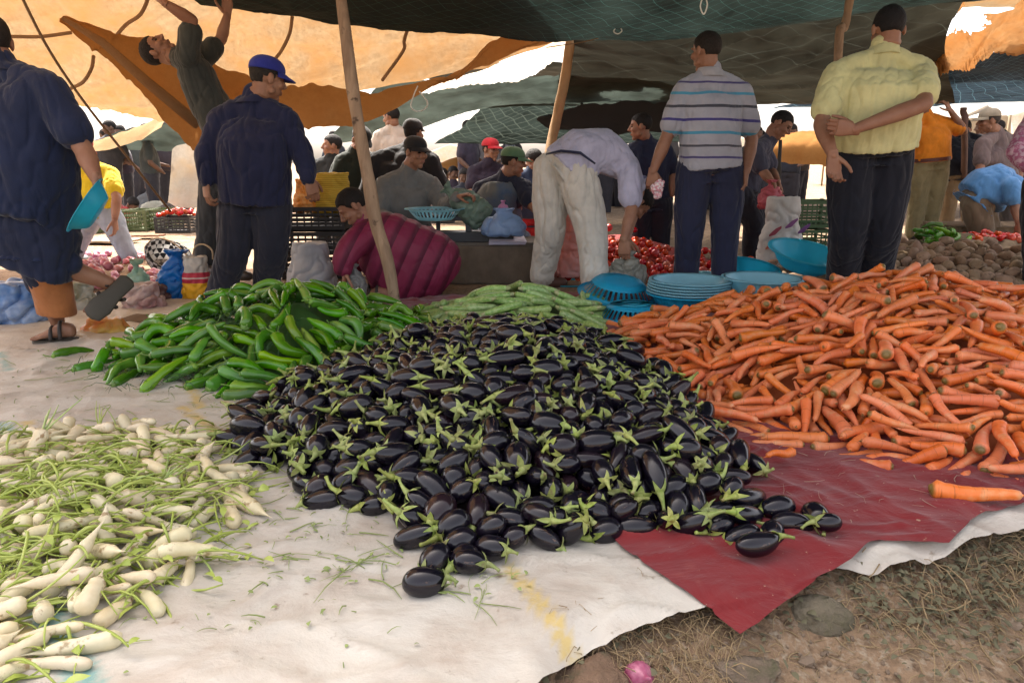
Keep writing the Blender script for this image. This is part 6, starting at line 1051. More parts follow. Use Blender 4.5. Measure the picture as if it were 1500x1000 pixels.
# ---------------------------------------------------------------- canopies, poles, ropes
def cr(p0, p1, p2, p3, t):
    return .5*((2*p1)+(p2-p0)*t+(2*p0-5*p1+4*p2-p3)*t*t+(3*p1-p0-3*p2+p3)*t**3)
def crl(pts, t):
    n = len(pts)-1; s = min(t*n, n-1e-6); i = int(s); f = s-i
    g = lambda k: pts[min(max(k, 0), n)]
    a = g(i-1) if i > 0 else pts[0]*2-pts[1]; d = g(i+2) if i+2 <= n else pts[n]*2-pts[n-1]
    return cr(a, g(i), g(i+1), d, f)
def PW(p): return V(p) if isinstance(p, V) else W(*p)
def canopy(name, rows, mat, nu, nv, label, cat='canopy', amp=.02, freq=2.0, seed=0, rag=0, holes=(), edge_rag=None):
    rows = [[PW(p) for p in r] for r in rows]
    bm = bmesh.new(); uvl = bm.loops.layers.uv.new('UVMap'); g = []
    wid = sum((a-b).length for a, b in zip(rows[0], rows[0][1:])); hei = sum((r0[len(r0)//2]-r1[len(r1)//2]).length for r0, r1 in zip(rows, rows[1:]))
    for j in range(nv+1):
        t = j/nv; col = []
        for i in range(nu+1):
            u = i/nu; tt = t
            if rag and t > .5: tt = t-(t-.5)*2*rag*(.5+.5*noise.noise(V((u*60, seed, 0)))+.5*noise.noise(V((u*190, seed, 0))))
            p = crl([crl(r, u) for r in rows], min(max(tt, 0), 1))
            n_ = fb(u*wid, t*hei, freq*.5, seed, 4)
            r_ = max(0, 1-abs(fb(u*wid+t*hei*.6, t*hei*.45, freq*.55, seed+40, 3))*4)**2
            p = p+V((0, 0, amp*(n_*1.4-r_*.8)))
            col.append(bm.verts.new(p))
        g.append(col)
    for j in range(nv):
        for i in range(nu):
            u, t = (i+.5)/nu, (j+.5)/nv
            if any(((u-a)/c)**2+((t-b)/d)**2+.55*noise.noise(V((u*35, t*35, seed))) < 1 for a, b, c, d in holes): continue
            f = bm.faces.new((g[j][i], g[j][i+1], g[j+1][i+1], g[j+1][i])); f.smooth = True
            for l, (a, b) in zip(f.loops, ((i, j), (i+1, j), (i+1, j+1), (i, j+1))): l[uvl].uv = (a/nu*wid, b/nv*hei)
    return setm(tag(obj(name, bm), label, cat), mat)
def burlap(c1, c2, tc, tw, name='burlap', scale=2.5, seam=True):
    T = NT(name); col, raw = ncol(T, c1, c2, scale, detail=9, rough=.75) if False else ncol(T, c1, c2, scale, detail=9)
    f, r2 = noisef(T, 30, detail=6, rough=.8, lo=.35, hi=.75, stretch=(1, .4, 1))
    light_colour = mixc(T, f, tc, tuple(a*.30 for a in tc)); f3, r3 = noisef(T, 3.2, detail=7, lo=.4, hi=.7); light_colour = mixc(T, f3, light_colour, tuple(a*b for a, b in zip(tc, (.85, .62, .38))))
    return finish(T, col, .9, .1, r2, .5, .01, trans=(tw, light_colour))
def net_material(base, line, spacing=.11, lw=.035, tw=.12, light_colour=(.05, .08, .07), name='net'):
    T = NT(name); col, raw = ncol(T, base, tuple(a*.5 for a in base), 1.6, detail=6)
    uv = T.n('ShaderNodeUVMap'); mp = T.n('ShaderNodeMapping'); mp.inputs['Rotation'].default_value = (0, 0, rad(38)); mp.inputs['Scale'].default_value = (1/spacing,)*3
    nz = T.n('ShaderNodeTexNoise'); nz.inputs['Scale'].default_value = .8; T.l(uv.outputs[0], nz.inputs[0])
    va = T.n('ShaderNodeVectorMath', operation='ADD'); vs = T.n('ShaderNodeVectorMath', operation='SCALE'); vs.inputs['Scale'].default_value = .45
    T.l(nz.outputs['Color'], vs.inputs[0]); T.l(uv.outputs[0], va.inputs[0]); T.l(vs.outputs[0], va.inputs[1]); T.l(va.outputs[0], mp.inputs[0])
    sx = T.n('ShaderNodeSeparateXYZ'); T.l(mp.outputs[0], sx.inputs[0]); ms = []
    for ch in (0, 1):
        fr = T.n('ShaderNodeMath', operation='FRACT'); T.l(sx.outputs[ch], fr.inputs[0]); lt = T.n('ShaderNodeMath', operation='LESS_THAN'); T.l(fr.outputs[0], lt.inputs[0]); lt.inputs[1].default_value = lw; ms.append(lt)
    mx = T.n('ShaderNodeMath', operation='MAXIMUM'); T.l(ms[0].outputs[0], mx.inputs[0]); T.l(ms[1].outputs[0], mx.inputs[1])
    col = mixc(T, mx.outputs[0], col, line); f2, r2 = noisef(T, 2, detail=5)
    through_mix = mixc(T, f2, light_colour, tuple(a*.3 for a in light_colour)); through_mix = mixc(T, mx.outputs[0], through_mix, tuple(min(1, a*2.2) for a in line))
    return finish(T, col, .8, .15, raw, .3, .02, trans=(tw, through_mix))
M_BUR1 = burlap((.50, .36, .20), (.42, .27, .13), (.30, .21, .118), .38, 'burlap_pale')
M_BUR2 = burlap((.42, .20, .06), (.34, .15, .04), (.32, .175, .075), .34, 'burlap_orange')
M_NET1 = net_material((.022, .026, .025), (.045, .11, .10), .13, .02, .09)
M_NET2 = net_material((.040, .040, .030), (.05, .055, .045), .3, .02, .10, (.06, .06, .045))
M_NET3 = net_material((.028, .040, .036), (.055, .07, .06), .12, .10, .15, (.06, .085, .075))
M_NET4 = net_material((.05, .06, .05), (.03, .035, .03), .3, .02, .2, (.10, .13, .11))
M_NETB = net_material((.022, .032, .045), (.07, .13, .16), .10, .04, .15, (.05, .09, .13))
M_PLASTIC = burlap((.72, .72, .68), (.6, .6, .56), (.8, .8, .76), .5, 'white_plastic')
M_PALE = burlap((.36, .34, .30), (.28, .26, .23), (.36, .33, .28), .3, 'pale_cloth')
canopy('burlap_canopy', [
    [V((-7, 2.0, 2.6)), V((-4.2, 2.0, 2.55)), V((-2.6, 2.0, 2.55)), V((-1.2, 2.0, 2.6))],
    [V((-7, 3.8, 2.5)), V((-4.2, 3.8, 2.4)), V((-2.2, 3.8, 2.45)), V((-.8, 3.8, 2.45))],
    [(-420, -60, 5.9), (120, -40, 5.9), (420, -30, 6.1), (845, 20, 6.7)],
    [(-380, 60, 6.4), (100, 60, 6.5), (380, 62, 6.7), (830, 56, 6.95)],
    [(-360, 175, 6.9), (110, 156, 7.0), (375, 150, 7.0), (715, 98, 7.0)]], M_BUR1, 150, 150,
    'huge pale orange burlap canopy glowing over the left half of the market', amp=.03, freq=1.5, seed=3, holes=((.53, .727, .008, .004),))
canopy('hanging_burlap', [
    [(88, 22, 5.75), (170, 48, 5.85), (240, 66, 5.95), (330, 97, 6.1), (400, 120, 6.3), (470, 126, 6.4), (560, 127, 6.5), (660, 108, 6.6), (735, 56, 6.7), (840, 46, 6.8)],
    [(88, 24, 5.85), (165, 62, 5.9), (232, 100, 6.0), (310, 150, 6.2), (380, 158, 6.3), (465, 160, 6.4), (560, 148, 6.5), (655, 114, 6.6), (718, 78, 6.7), (836, 50, 6.8)],
    [(86, 26, 5.8), (150, 82, 5.9), (215, 148, 6.0), (287, 224, 6.1), (352, 206, 6.3), (460, 190, 6.4), (560, 166, 6.5), (648, 121, 6.6), (700, 99, 6.7), (832, 54, 6.8)]], M_BUR2, 170, 40,
    'deep orange burlap panel with a pointed hanging corner, tied at the upper left', amp=.035, freq=4, seed=9, rag=.04)
# the folded brown seam band along it
bm = bmesh.new()
for o_, w_ in ((0, .03), (.05, .018)):
    tube(bm, [W(92, 26+o_*60, 5.7), W(150, 62+o_*60, 5.75), W(215, 120+o_*60, 5.8), W(290, 182+o_*60, 5.85)], [w_*.4, w_, w_*1.3, w_*1.5], 8)
setm(tag(obj('rolled_seam', bm), 'rolled brown fold of cloth along the hanging orange cloth', 'cloth roll'), burlap((.30, .18, .09), (.24, .13, .06), (.4, .2, .08), .25, 'burlap_fold'))
canopy('shade_net', [
    [V((-1.2, 1.9, 2.6)), V((1.2, 1.9, 2.55)), V((3.8, 1.9, 2.6)), V((6.5, 1.9, 2.65))],
    [V((-1.2, 3.6, 2.4)), V((1, 3.6, 2.3)), V((3.8, 3.6, 2.35)), V((7.0, 3.6, 2.5))],
    [(232, -60, 5.2), (640, -40, 5.2), (1100, -40, 5.2), (1600, -120, 5.4)],
    [(300, 3, 5.7), (600, 36, 5.75), (1000, 48, 5.8), (1440, -8, 6.0)],
    [(262, -6, 5.8), (600, 42, 5.9), (900, 54, 5.95), (1480, -14, 6.2)]], M_NET1, 160, 130,
    'dark green shade net with thin teal threads stretched over the foreground', amp=.022, freq=1.6, seed=12)
canopy('dark_canopy', [
    [(830, 36, 6.1), (1000, 40, 6.1), (1200, 20, 6.1), (1420, -20, 6.1)],
    [(842, 62, 6.8), (1000, 84, 6.8), (1200, 80, 6.8), (1385, 60, 6.8)],
    [(822, 100, 8), (990, 118, 8), (1200, 122, 8), (1390, 105, 8)],
    [(812, 128, 9.5), (960, 136, 9.5), (1200, 152, 9.5), (1400, 150, 9.5)]], M_NET2, 110, 70,
    'sagging dark olive canopy above the man in the striped polo', amp=.05, freq=1.6, seed=21, rag=.02, holes=((.22, .93, .07, .05), (.30, .90, .03, .06)))
canopy('ragged_strip', [
    [(616, 122, 7.5), (690, 106, 7.5), (770, 78, 7.5), (826, 46, 7.5), (856, 50, 7.4)],
    [(612, 140, 7.6), (680, 128, 7.6), (765, 118, 7.6), (818, 86, 7.6), (852, 60, 7.5)]], M_PLASTIC, 120, 14,
    'frayed white plastic strip with yellow and teal marks beside the orange canopy', amp=.02, freq=4, seed=5, rag=.12)
canopy('far_net', [
    [(560, 112, 8.3), (720, 118, 8.3), (870, 106, 8.3), (1020, 130, 8.3)],
    [(520, 165, 9), (700, 140, 9), (870, 134, 9), (1020, 152, 9.2)],
    [(470, 214, 9.8), (600, 190, 9.8), (690, 160, 9.8), (720, 152, 9.8)]], M_NET4, 80, 40, 'dull grey tarpaulin hanging low behind the seated seller', amp=.03, freq=2, seed=31)
canopy('striped_net', [
    [(720, 142, 9.6), (800, 138, 9.6), (900, 148, 9.6), (1020, 156, 9.6)],
    [(682, 182, 10.4), (780, 178, 10.4), (900, 180, 10.4), (1020, 188, 10.4)],
    [(636, 208, 11.2), (760, 211, 11.2), (900, 208, 11.2), (1040, 208, 11.2)]], M_NET3, 90, 40, 'grey green shade net with diagonal stripes far back in the middle', amp=.03, freq=2, seed=33)
canopy('black_sheet', [
    [(800, 168, 9.2), (880, 150, 9.2), (1000, 150, 9.2)], [(786, 176, 9.3), (880, 178, 9.3), (1000, 176, 9.3)], [(805, 190, 9.4), (880, 196, 9.4), (1000, 190, 9.4)]], plain((.012, .013, .018), .7, name='black_plastic'), 30, 14, 'loose black plastic sheet hanging behind the wooden pole', amp=.03, freq=4, seed=35)
canopy('torn_canopy', [
    [(1345, 40, 6.8), (1400, 4, 6.8), (1450, -22, 6.8), (1620, -70, 6.8)],
    [(1326, 56, 7.0), (1400, 52, 7.0), (1460, 40, 7.0), (1620, 10, 7.0)],
    [(1350, 84, 7.3), (1410, 84, 7.3), (1470, 66, 7.3), (1620, 50, 7.3)],
    [(1362, 108, 7.6), (1415, 108, 7.6), (1470, 82, 7.6), (1620, 66, 7.6)]], M_BUR2, 120, 60,
    'torn orange burlap canopy with a ragged hole showing blue sky, upper right', amp=.05, freq=4, seed=41, rag=.14, holes=((.42, .22, .22, .12), (.62, .10, .2, .07)))
canopy('blue_net', [
    [(1352, 88, 8), (1420, 86, 8), (1500, 66, 8), (1640, 50, 8)],
    [(1372, 118, 9.0), (1440, 118, 9), (1520, 116, 9), (1640, 110, 9)],
    [(1130, 158, 10.2), (1300, 156, 10.2), (1420, 153, 10.2), (1640, 148, 10.2)]], M_NETB, 90, 40, 'dark blue green shade net at the far right behind the orange canopy', amp=.03, freq=2, seed=43)
canopy('orange_awning', [[(1090, 206, 11), (1150, 196, 11), (1215, 188, 11)], [(1095, 214, 10.7), (1150, 212, 10.7), (1215, 210, 10.7)], [(1105, 238, 10.6), (1150, 236, 10.6), (1215, 243, 10.6)]], M_BUR2, 40, 20, 'small orange awning over a far stall behind the leaning man', 'awning', amp=.02, freq=4, seed=51)
canopy('ragged_burlap', [[(90, 140, 7.3), (170, 148, 7.3), (245, 150, 7.3)], [(100, 150, 7.5), (165, 166, 7.5), (262, 184, 7.5)]], M_BUR1, 50, 14, 'ragged pale burlap edge hanging below the big canopy at the left', amp=.03, freq=5, seed=52, rag=.3)
canopy('burlap_swag', [[(60, 212, 10), (150, 202, 10), (245, 168, 10)], [(60, 224, 9.8), (150, 222, 9.8), (236, 186, 9.8)]], M_BUR1, 40, 12, 'long pale orange swag of cloth strung across the far left', 'awning', amp=.03, freq=3, seed=53)
canopy('grey_tarp', [[(120, 210, 11), (205, 184, 11), (300, 176, 11)], [(140, 218, 12), (215, 219, 12), (300, 222, 12)]], M_NET4, 40, 20, 'grey green tarpaulin behind the hanging orange corner', amp=.03, freq=2, seed=54)
canopy('olive_awning', [[(60, 214, 15), (150, 222, 15), (215, 224, 15)], [(60, 232, 14.4), (150, 231, 14.4), (216, 230, 14.4)], [(60, 243, 14.4), (150, 243, 14.4), (217, 238, 14.4)]], plain((.36, .31, .14), .9, name='olive_cloth'), 40, 14, 'cream and olive awning of a far stall at the left', 'awning', amp=.02, freq=3, seed=55)
canopy('white_drape', [[(204, 216, 14), (230, 218, 14), (258, 220, 14)], [(214, 236, 14), (236, 242, 14), (258, 236, 14)], [(232, 252, 14), (244, 256, 14), (258, 246, 14)]], M_PLASTIC, 30, 20, 'white plastic drape hanging from the olive awning', 'drape', amp=.03, freq=4, seed=56)
canopy('hanging_sheet', [[(252, 216, 9.6), (275, 212, 9.6), (310, 212, 9.6)], [(250, 250, 9.6), (275, 250, 9.7), (312, 250, 9.6)], [(246, 296, 9.6), (270, 305, 9.6), (312, 305, 9.6)]], M_PALE, 30, 40, 'pale grey seamed sheet hanging behind the man in the navy jacket', 'hanging sheet', amp=.03, freq=2, seed=57)
canopy('beige_curtain', [[(182, 236, 16), (200, 238, 16), (232, 238, 16)], [(184, 278, 16), (205, 280, 16), (238, 278, 16)]], M_PALE, 30, 20, 'beige curtain of a distant stall behind the crowd at the left', 'curtain', amp=.08, freq=5, seed=58)
# far stalls and walls that close the view
def far_tent(px0, px1, pyt, pyb, Y, mat, label, peak=.4):
    a, b, c, d = W(px0, pyt, Y), W(px1, pyt, Y), W(px1, pyb, Y), W(px0, pyb, Y); m = (a+b)/2+V((0, .0, peak)); D = V((0, 3, 0))
    r = empty('market_tent', V((m.x, Y, 0))); tag(r, label, 'tent')
    bm = bmesh.new(); A = [bm.verts.new(p) for p in (a, m, b, b+D, m+D, a+D)]
    bm.faces.new((A[0], A[1], A[4], A[5])); bm.faces.new((A[1], A[2], A[3], A[4]))
    v = [bm.verts.new(p) for p in (a-V((0, .02, 0)), m-V((0, .02, 0)), b-V((0, .02, 0)), c-V((0, .02, 0)), d-V((0, .02, 0)))]; bm.faces.new(v)
    setm(obj('roof_cloth', bm, r), mat)
    for p in (a, b, b+D, a+D):
        bm = bmesh.new(); tube(bm, [V((p.x, p.y, 0)), p], .03, 6); setm(obj('tent_pole', bm, r), plain((.25, .18, .1), .8, name='wood'))
for i, (x0, x1, t, b, Y, m, l) in enumerate([
    (-60, 70, 205, 222, 26, M_PLASTIC, 'white far tent at the left end of the market'), (70, 190, 222, 236, 30, M_PALE, 'cream far tent behind the crowd at the left'),
    (620, 700, 226, 238, 30, M_PLASTIC, 'white far tent seen over the crowd beside the red cap'), (1030, 1130, 218, 232, 24, M_PLASTIC, 'white far tent behind the leaning man'),
    (1210, 1330, 205, 222, 26, M_PALE, 'beige far tent behind the man in yellow'), (1395, 1490, 178, 205, 20, M_PALE, 'pale far tent behind the man in the beige cap'), (1480, 1640, 168, 205, 18, M_PLASTIC, 'white far tent at the right edge of the picture')]): far_tent(x0, x1, t, b, Y, m, l)
bm = bmesh.new()
for k in range(7):
    a = PI*k/12
    pass
tube(bm, [V((0, 0, z)) for z in (0, .06, .16, .26, .34, .38)], [.62, .61, .52, .36, .17, .02], 20)
u_ = empty('parasol', V((W(672, 235, 14).x, 14, 0))); tag(u_, 'orange dome parasol above the far crowd', 'parasol')
o = setm(obj('parasol_cover', bm, u_, loc=(0, 0, .55)), M_BUR2); bm = bmesh.new(); tube(bm, [V((0, 0, 0)), V((0, 0, .9))], .02, 6); setm(obj('pole', bm, u_, loc=(0, 0, 0)), plain((.3, .2, .1), .7, name='wood'))

# poles
T = NT('pole_wood'); f, raw = noisef(T, 5, detail=8, stretch=(3, 3, .5), dist=1); col = mixc(T, f, (.34, .24, .155), (.19, .125, .08)); f2, r2 = noisef(T, 9, lo=.62, hi=.68); col = mixc(T, f2, col, (.07, .045, .03))
M_POLE = finish(T, col, .8, .25, raw, .8, .01)
def pole(pts, rs, label, mat=M_POLE, name='wooden_pole', cat='pole', n=14):
    P = [PW(p) for p in pts]; Q = []; R = []
    for i in range(41):
        t = i/40; p = crl(P, t); s = t*(len(rs)-1); k = min(int(s), len(rs)-2); r = rs[k]+(rs[k+1]-rs[k])*(s-k)
        Q.append(p+V((noise.noise(V((t*6, 0, P[0].x)))*r*.35, 0, 0))); R.append(r*(1+.12*noise.noise(V((t*14, 3, P[0].x)))))
    bm = bmesh.new(); tube(bm, Q, R, n, rf=lambda t, a: 1+.07*math.sin(a*3+t*9)+.03*math.sin(a*7+t*31))
    return setm(tag(obj(name, bm), label, cat), mat)
pole([G(586, 478)+V((0, 0, -.03)), (566, 380, 3.9), (545, 300, 3.92), (527, 200, 3.95), (513, 100, 4.0), (499, -10, 4.05), (494, -110, 4.1)], [.030, .033, .033, .031, .029, .026], 'tall crooked wooden pole standing beside the squatting man')
pole([G(790, 390), (808, 215, 6.9), (822, 140, 6.9), (838, 55, 6.9), (843, 30, 6.9)], [.045, .045, .04], 'wooden pole rising behind the bending man in white trousers', plain((.33, .20, .09), .8, name='brown_wood'))
pole([G(1225, 395), (1228, 80, 5.6), (1236, 40, 5.6), (1248, -10, 5.6), (1253, -50, 5.6)], [.03, .028, .026], 'thin wooden pole behind the left shoulder of the man in yellow')
pole([G(1141, 345), (1141, 270, 8.5), (1143, 205, 8.5)], [.022, .02], 'thin dark iron pole beside the leaning man holding a pink bag', plain((.03, .025, .02), .6, name='iron'), 'iron_pole')
pole([G(1411, 340), (1413, 200, 8.6), (1412, 158, 8.6)], [.035, .032], 'short dark wooden post between the orange shirt and the beige cap', plain((.14, .08, .06), .8, name='dark_wood'))
pole([G(880, 330), (858, 195, 9.5), (845, 95, 9.5)], [.02, .018], 'slender dark metal strut right of the wooden pole', plain((.03, .035, .045), .6, name='strut'), 'metal_strut', 'strut')
M_ROPE = plain((.20, .12, .06), .9, name='rope')
def rope(pts, r, label, mat=M_ROPE, name='rope', cat='rope'):
    P = [PW(p) for p in pts]; bm = bmesh.new(); tube(bm, [crl(P, i/50) for i in range(51)], r, 7); return setm(tag(obj(name, bm), label, cat), mat)
rope([(24, -20, 4.6), (70, 70, 4.9), (120, 145, 5.2), (185, 228, 5.5), (250, 310, 5.8)], .009, 'long brown guy rope slanting down from the upper left')
M_WR = plain((.75, .74, .68), .7, name='white_rope')
rope([(612, 126, 5.9), (606, 140, 5.9), (602, 156, 5.9), (610, 163, 5.9), (622, 160, 5.9), (626, 150, 5.9), (614, 134, 5.9)], .005, 'white rope loop dangling from the orange canopy edge', M_WR)
rope([(905, 38, 5.7), (899, 46, 5.7), (905, 50, 5.7), (911, 45, 5.7), (905, 38, 5.7)], .004, 'tiny white cord loop hanging from the dark net in the middle', M_WR)
rope([(1030, -6, 4.6), (1026, 10, 4.6), (1031, 21, 4.6), (1036, 8, 4.6), (1033, -6, 4.6)], .004, 'white cord loop at the top edge above the striped polo', M_WR)
rope([(800, 70, 5.8), (870, 58, 5.8), (940, 30, 5.8), (1010, 4, 5.7)], .004, 'thin cord running along the seam of the dark net')
for pts, l in (([(15, 54, 6.2), (60, 54, 6.25), (105, 48, 6.3)], 'dark strap sewn across the burlap near the navy shoulder'), ([(170, 53, 6.3), (185, 36, 6.2), (205, 22, 6.1), (216, 0, 6.0), (217, -20, 5.9)], 'dark curved strap on the burlap above the hanging point'), ([(137, 82, 6.3), (134, 100, 6.35), (122, 120, 6.4), (104, 130, 6.45)], 'dark curved strap on the burlap left of the hanging point'), ([(428, 25, 6.1), (424, 50, 6.3), (412, 75, 6.5), (400, 90, 6.55)], 'dark strap on the burlap above the navy cap'), ([(598, 40, 6.2), (592, 60, 6.3), (590, 76, 6.4), (560, 118, 6.6)], 'dark strap on the burlap right of the tall pole')):
    rope(pts, .014, l, plain((.24, .14, .07), .9, name='strap'), 'sewn_strap', 'strap')

canopy('added_shade_canopy', [[V((-2.6, 11.8, 2.35)), V((1.5, 11.8, 2.3)), V((5, 11.8, 2.4)), V((10, 11.8, 2.5))], [V((-2.8, 14.5, 2.45)), V((1.5, 14.5, 2.4)), V((5, 14.5, 2.45)), V((10, 14.5, 2.6))], [V((-3, 17.5, 2.7)), V((1.5, 17.5, 2.6)), V((5, 17.5, 2.7)), V((11, 17.5, 2.8))]], M_NET2, 60, 40,
    'long dark canopy added over the far stalls to shade the ground behind the crowd', amp=.06, freq=1.5, seed=61)  # added, mostly out of view, to keep the sun off the far ground
canopy('tan_canopy', [[V((4.4, 7.6, 2.55)), V((7, 7.6, 2.6)), V((10, 7.6, 2.6))], [V((4.4, 9.5, 2.6)), V((7, 9.5, 2.65)), V((10, 9.5, 2.6))]], M_BUR1, 30, 20, 'burlap canopy high over the right end of the market', amp=.05, freq=2, seed=62)
# ---------------------------------------------------------------- people
def ring_loft(bm, rings, n=20, pw=2.3):
    """rings: (centre, right vector*halfwidth, depth vector*halfdepth)"""
    R = []
    for c, a, b in rings:
        r = []
        for k in range(n):
            t = 2*PI*k/n; ct, st = math.cos(t), math.sin(t)
            r.append(bm.verts.new(c+a*math.copysign(abs(ct)**(2/pw), ct)+b*math.copysign(abs(st)**(2/pw), st)))
        R.append(r)
    for p, q in zip(R, R[1:]):
        for k in range(n): bm.faces.new((p[k], p[(k+1) % n], q[(k+1) % n], q[k]))
    bm.faces.new(R[0][::-1]); bm.faces.new(R[-1])
def ball(bm, c, r, ax=None):
    M = Matrix.Translation(c)
    if ax is not None:   # three axis vectors
        m = Matrix((ax[0], ax[1], ax[2])).transposed().to_4x4(); M = M @ m; r = 1
    bmesh.ops.create_icosphere(bm, subdivisions=3, radius=r, matrix=M)
def limb(bm, pts, rs, n=14, sub=5):
    P = []; R = []
    m = len(pts)-1
    for i in range(m*sub+1):
        t = i/(m*sub); P.append(crl(pts, t) if m > 1 else pts[0].lerp(pts[1], t)); s = t*(len(rs)-1); k = min(int(s), len(rs)-2); R.append(rs[k]+(rs[k+1]-rs[k])*(s-k))
    tube(bm, P, R, n)
    ball(bm, P[0], R[0]*.98); ball(bm, P[-1], R[-1]*.98)
def fuse(bm, voxel, smooth_it=3, fn=None):
    bmesh.ops.recalc_face_normals(bm, faces=bm.faces)
    me = to_mesh(bm, 'tmp'); o = link(bpy.data.objects.new('tmp', me))
    m = o.modifiers.new('r', 'REMESH'); m.mode = 'VOXEL'; m.voxel_size = voxel; m.use_smooth_shade = True
    if smooth_it:
        s = o.modifiers.new('s', 'SMOOTH'); s.factor = .6; s.iterations = smooth_it
    dg = bpy.context.evaluated_depsgraph_get(); dg.update()
    out = bpy.data.meshes.new_from_object(o.evaluated_get(dg)); bpy.data.objects.remove(o); bpy.data.meshes.remove(me)
    if fn:
        ns = [v.normal.copy() for v in out.vertices]
        for v, n_ in zip(out.vertices, ns): v.co += n_*fn(v.co, n_)
    for p in out.polygons: p.use_smooth = True
    return out
def folds(amp, seed, sx=5, sz=5):
    def f(c, n_):
        p = V((c.x*sx+seed, c.y*sx, c.z*sz)); w = noise.noise_vector(p*.5)*.7
        a = noise.noise(p+w); r = 1-min(1, abs(a)*3.2)
        b = noise.noise(p*2.3+w+V((5, 0, 0)))
        d3 = noise.noise(p*4.7+V((0, 9, 0))); v_ = noise.noise(V((c.x*17+seed, c.y*17, c.z*3.2))+w*.8)
        return amp*(r*r*-.6+b*.25+d3*.18-.5*(1-min(1, abs(v_)*4.2))**2+.28)
    return f
def hand(bm0, w, d, n_, t, curl=.5, s=1.0, vox=.0035, grip=0):
    # w wrist, d towards the fingers, n_ where the palm faces, t the thumb side
    d = d.normalized(); n_ = (n_-d*n_.dot(d)).normalized(); t = (t-d*t.dot(d)-n_*t.dot(n_)).normalized()
    bm = bmesh.new()
    P = lambda a, b, c: w+(d*a+t*b+n_*c)*s
    ring_loft(bm, [(P(-.03, 0, 0), t*.026*s, n_*.019*s), (P(.0, 0, 0), t*.028*s, n_*.018*s), (P(.03, .003, .0), t*.037*s, n_*.017*s), (P(.065, .001, 0), t*.042*s, n_*.0145*s), (P(.09, 0, 0), t*.040*s, n_*.012*s)], 16)
    for i, (off, L, bx) in enumerate(((.030, .072, .088), (.0105, .080, .092), (-.0095, .074, .089), (-.029, .058, .081))):
        cu = curl*(1+.13*i)+(.08 if i % 2 else 0); a = cu*.6; p = P(bx-.012, off, 0); pts = [p]; spread = off*.9
        for j, f in enumerate((.47, .30, .23)):
            p = p+(d*math.cos(a)+n_*math.sin(a)+t*spread*(1-j*.3))*(L*f+(.012 if j == 0 else 0))*s; pts.append(p); a += cu*1.05
        for q in range(3): 
            r0, r1 = (.0092, .0084, .0076)[q]*s, (.0084, .0076, .0066)[q]*s
            tube(bm, [pts[q], pts[q+1]], [r0, r1], 10)
        for q, r in zip(pts, (.0094, .0088, .0080, .0068)): ball(bm, q, r*s)
    p = P(.018, .026, .006); a = V((0, 0, 0)); pts = [p]
    dv = (d*.62+t*(.66-.35*grip)+n_*(.35+.5*grip)).normalized(); dv2 = (d*.85+t*(.25-.4*grip)+n_*(.35+.4*grip)).normalized()
    pts.append(p+dv*.040*s); pts.append(pts[-1]+(dv*.5+dv2*.5).normalized()*.032*s); pts.append(pts[-1]+dv2*.025*s)
    for q, (r0, r1) in enumerate(((.0145, .0105), (.0105, .0095), (.0095, .008))): tube(bm, [pts[q], pts[q+1]], [r0*s, r1*s], 10)
    for q, r in zip(pts, (.0145, .0105, .0097, .008)): ball(bm, q, r*s)
    me = fuse(bm, vox, 1); bm0.from_mesh(me); bpy.data.meshes.remove(me)
def frame_of(F, U):
    F = F.normalized(); U = (U-F*U.dot(F)).normalized(); R = F.cross(U); return F, U, R
def head_mesh(bm0, c, F, U, s=1.0, vox=.005, neckbase=None):
    F, U, R = frame_of(F, U); P = lambda f, r, u: c+(F*f+R*r+U*u)*s
    bm = bmesh.new()
    ball(bm, P(-.012, 0, .03), 1, (R*.074*s, F*.094*s, U*.087*s))
    ball(bm, P(.022, 0, -.042), 1, (R*.056*s, F*.062*s, U*.062*s)); ball(bm, P(.058, 0, -.092), .022*s)
    ball(bm, P(.030, 0, -.02), 1, (R*.060*s, F*.056*s, U*.06*s))
    for sg in (-1, 1):
        ball(bm, P(.058, sg*.040, -.018), .024*s)               # cheek
        ball(bm, P(.076, sg*.026, .030), 1, (R*.024*s, F*.010*s, U*.008*s))   # brow
        ball(bm, P(-.008, sg*.077, -.003), 1, (R*.010*s, F*.018*s, U*.031*s))
        ball(bm, P(.012, sg*.050, -.06), .022*s)
    tube(bm, [P(.080, 0, .028), P(.094, 0, .002), P(.108, 0, -.018), P(.092, 0, -.027)], [.008*s, .010*s, .0125*s, .009*s], 10)
    for sg in (-1, 1): ball(bm, P(.092, sg*.011, -.022), .0085*s)
    ball(bm, P(.083, 0, -.052), 1, (R*.022*s, F*.010*s, U*.006*s)); ball(bm, P(.081, 0, -.064), 1, (R*.019*s, F*.011*s, U*.006*s))
    if neckbase is not None: tube(bm, [P(-.02, 0, -.02), P(-.022, 0, -.07), neckbase], [.055*s, .055*s, .064*s], 14)
    me = fuse(bm, vox, 2); bm0.from_mesh(me); bpy.data.meshes.remove(me)
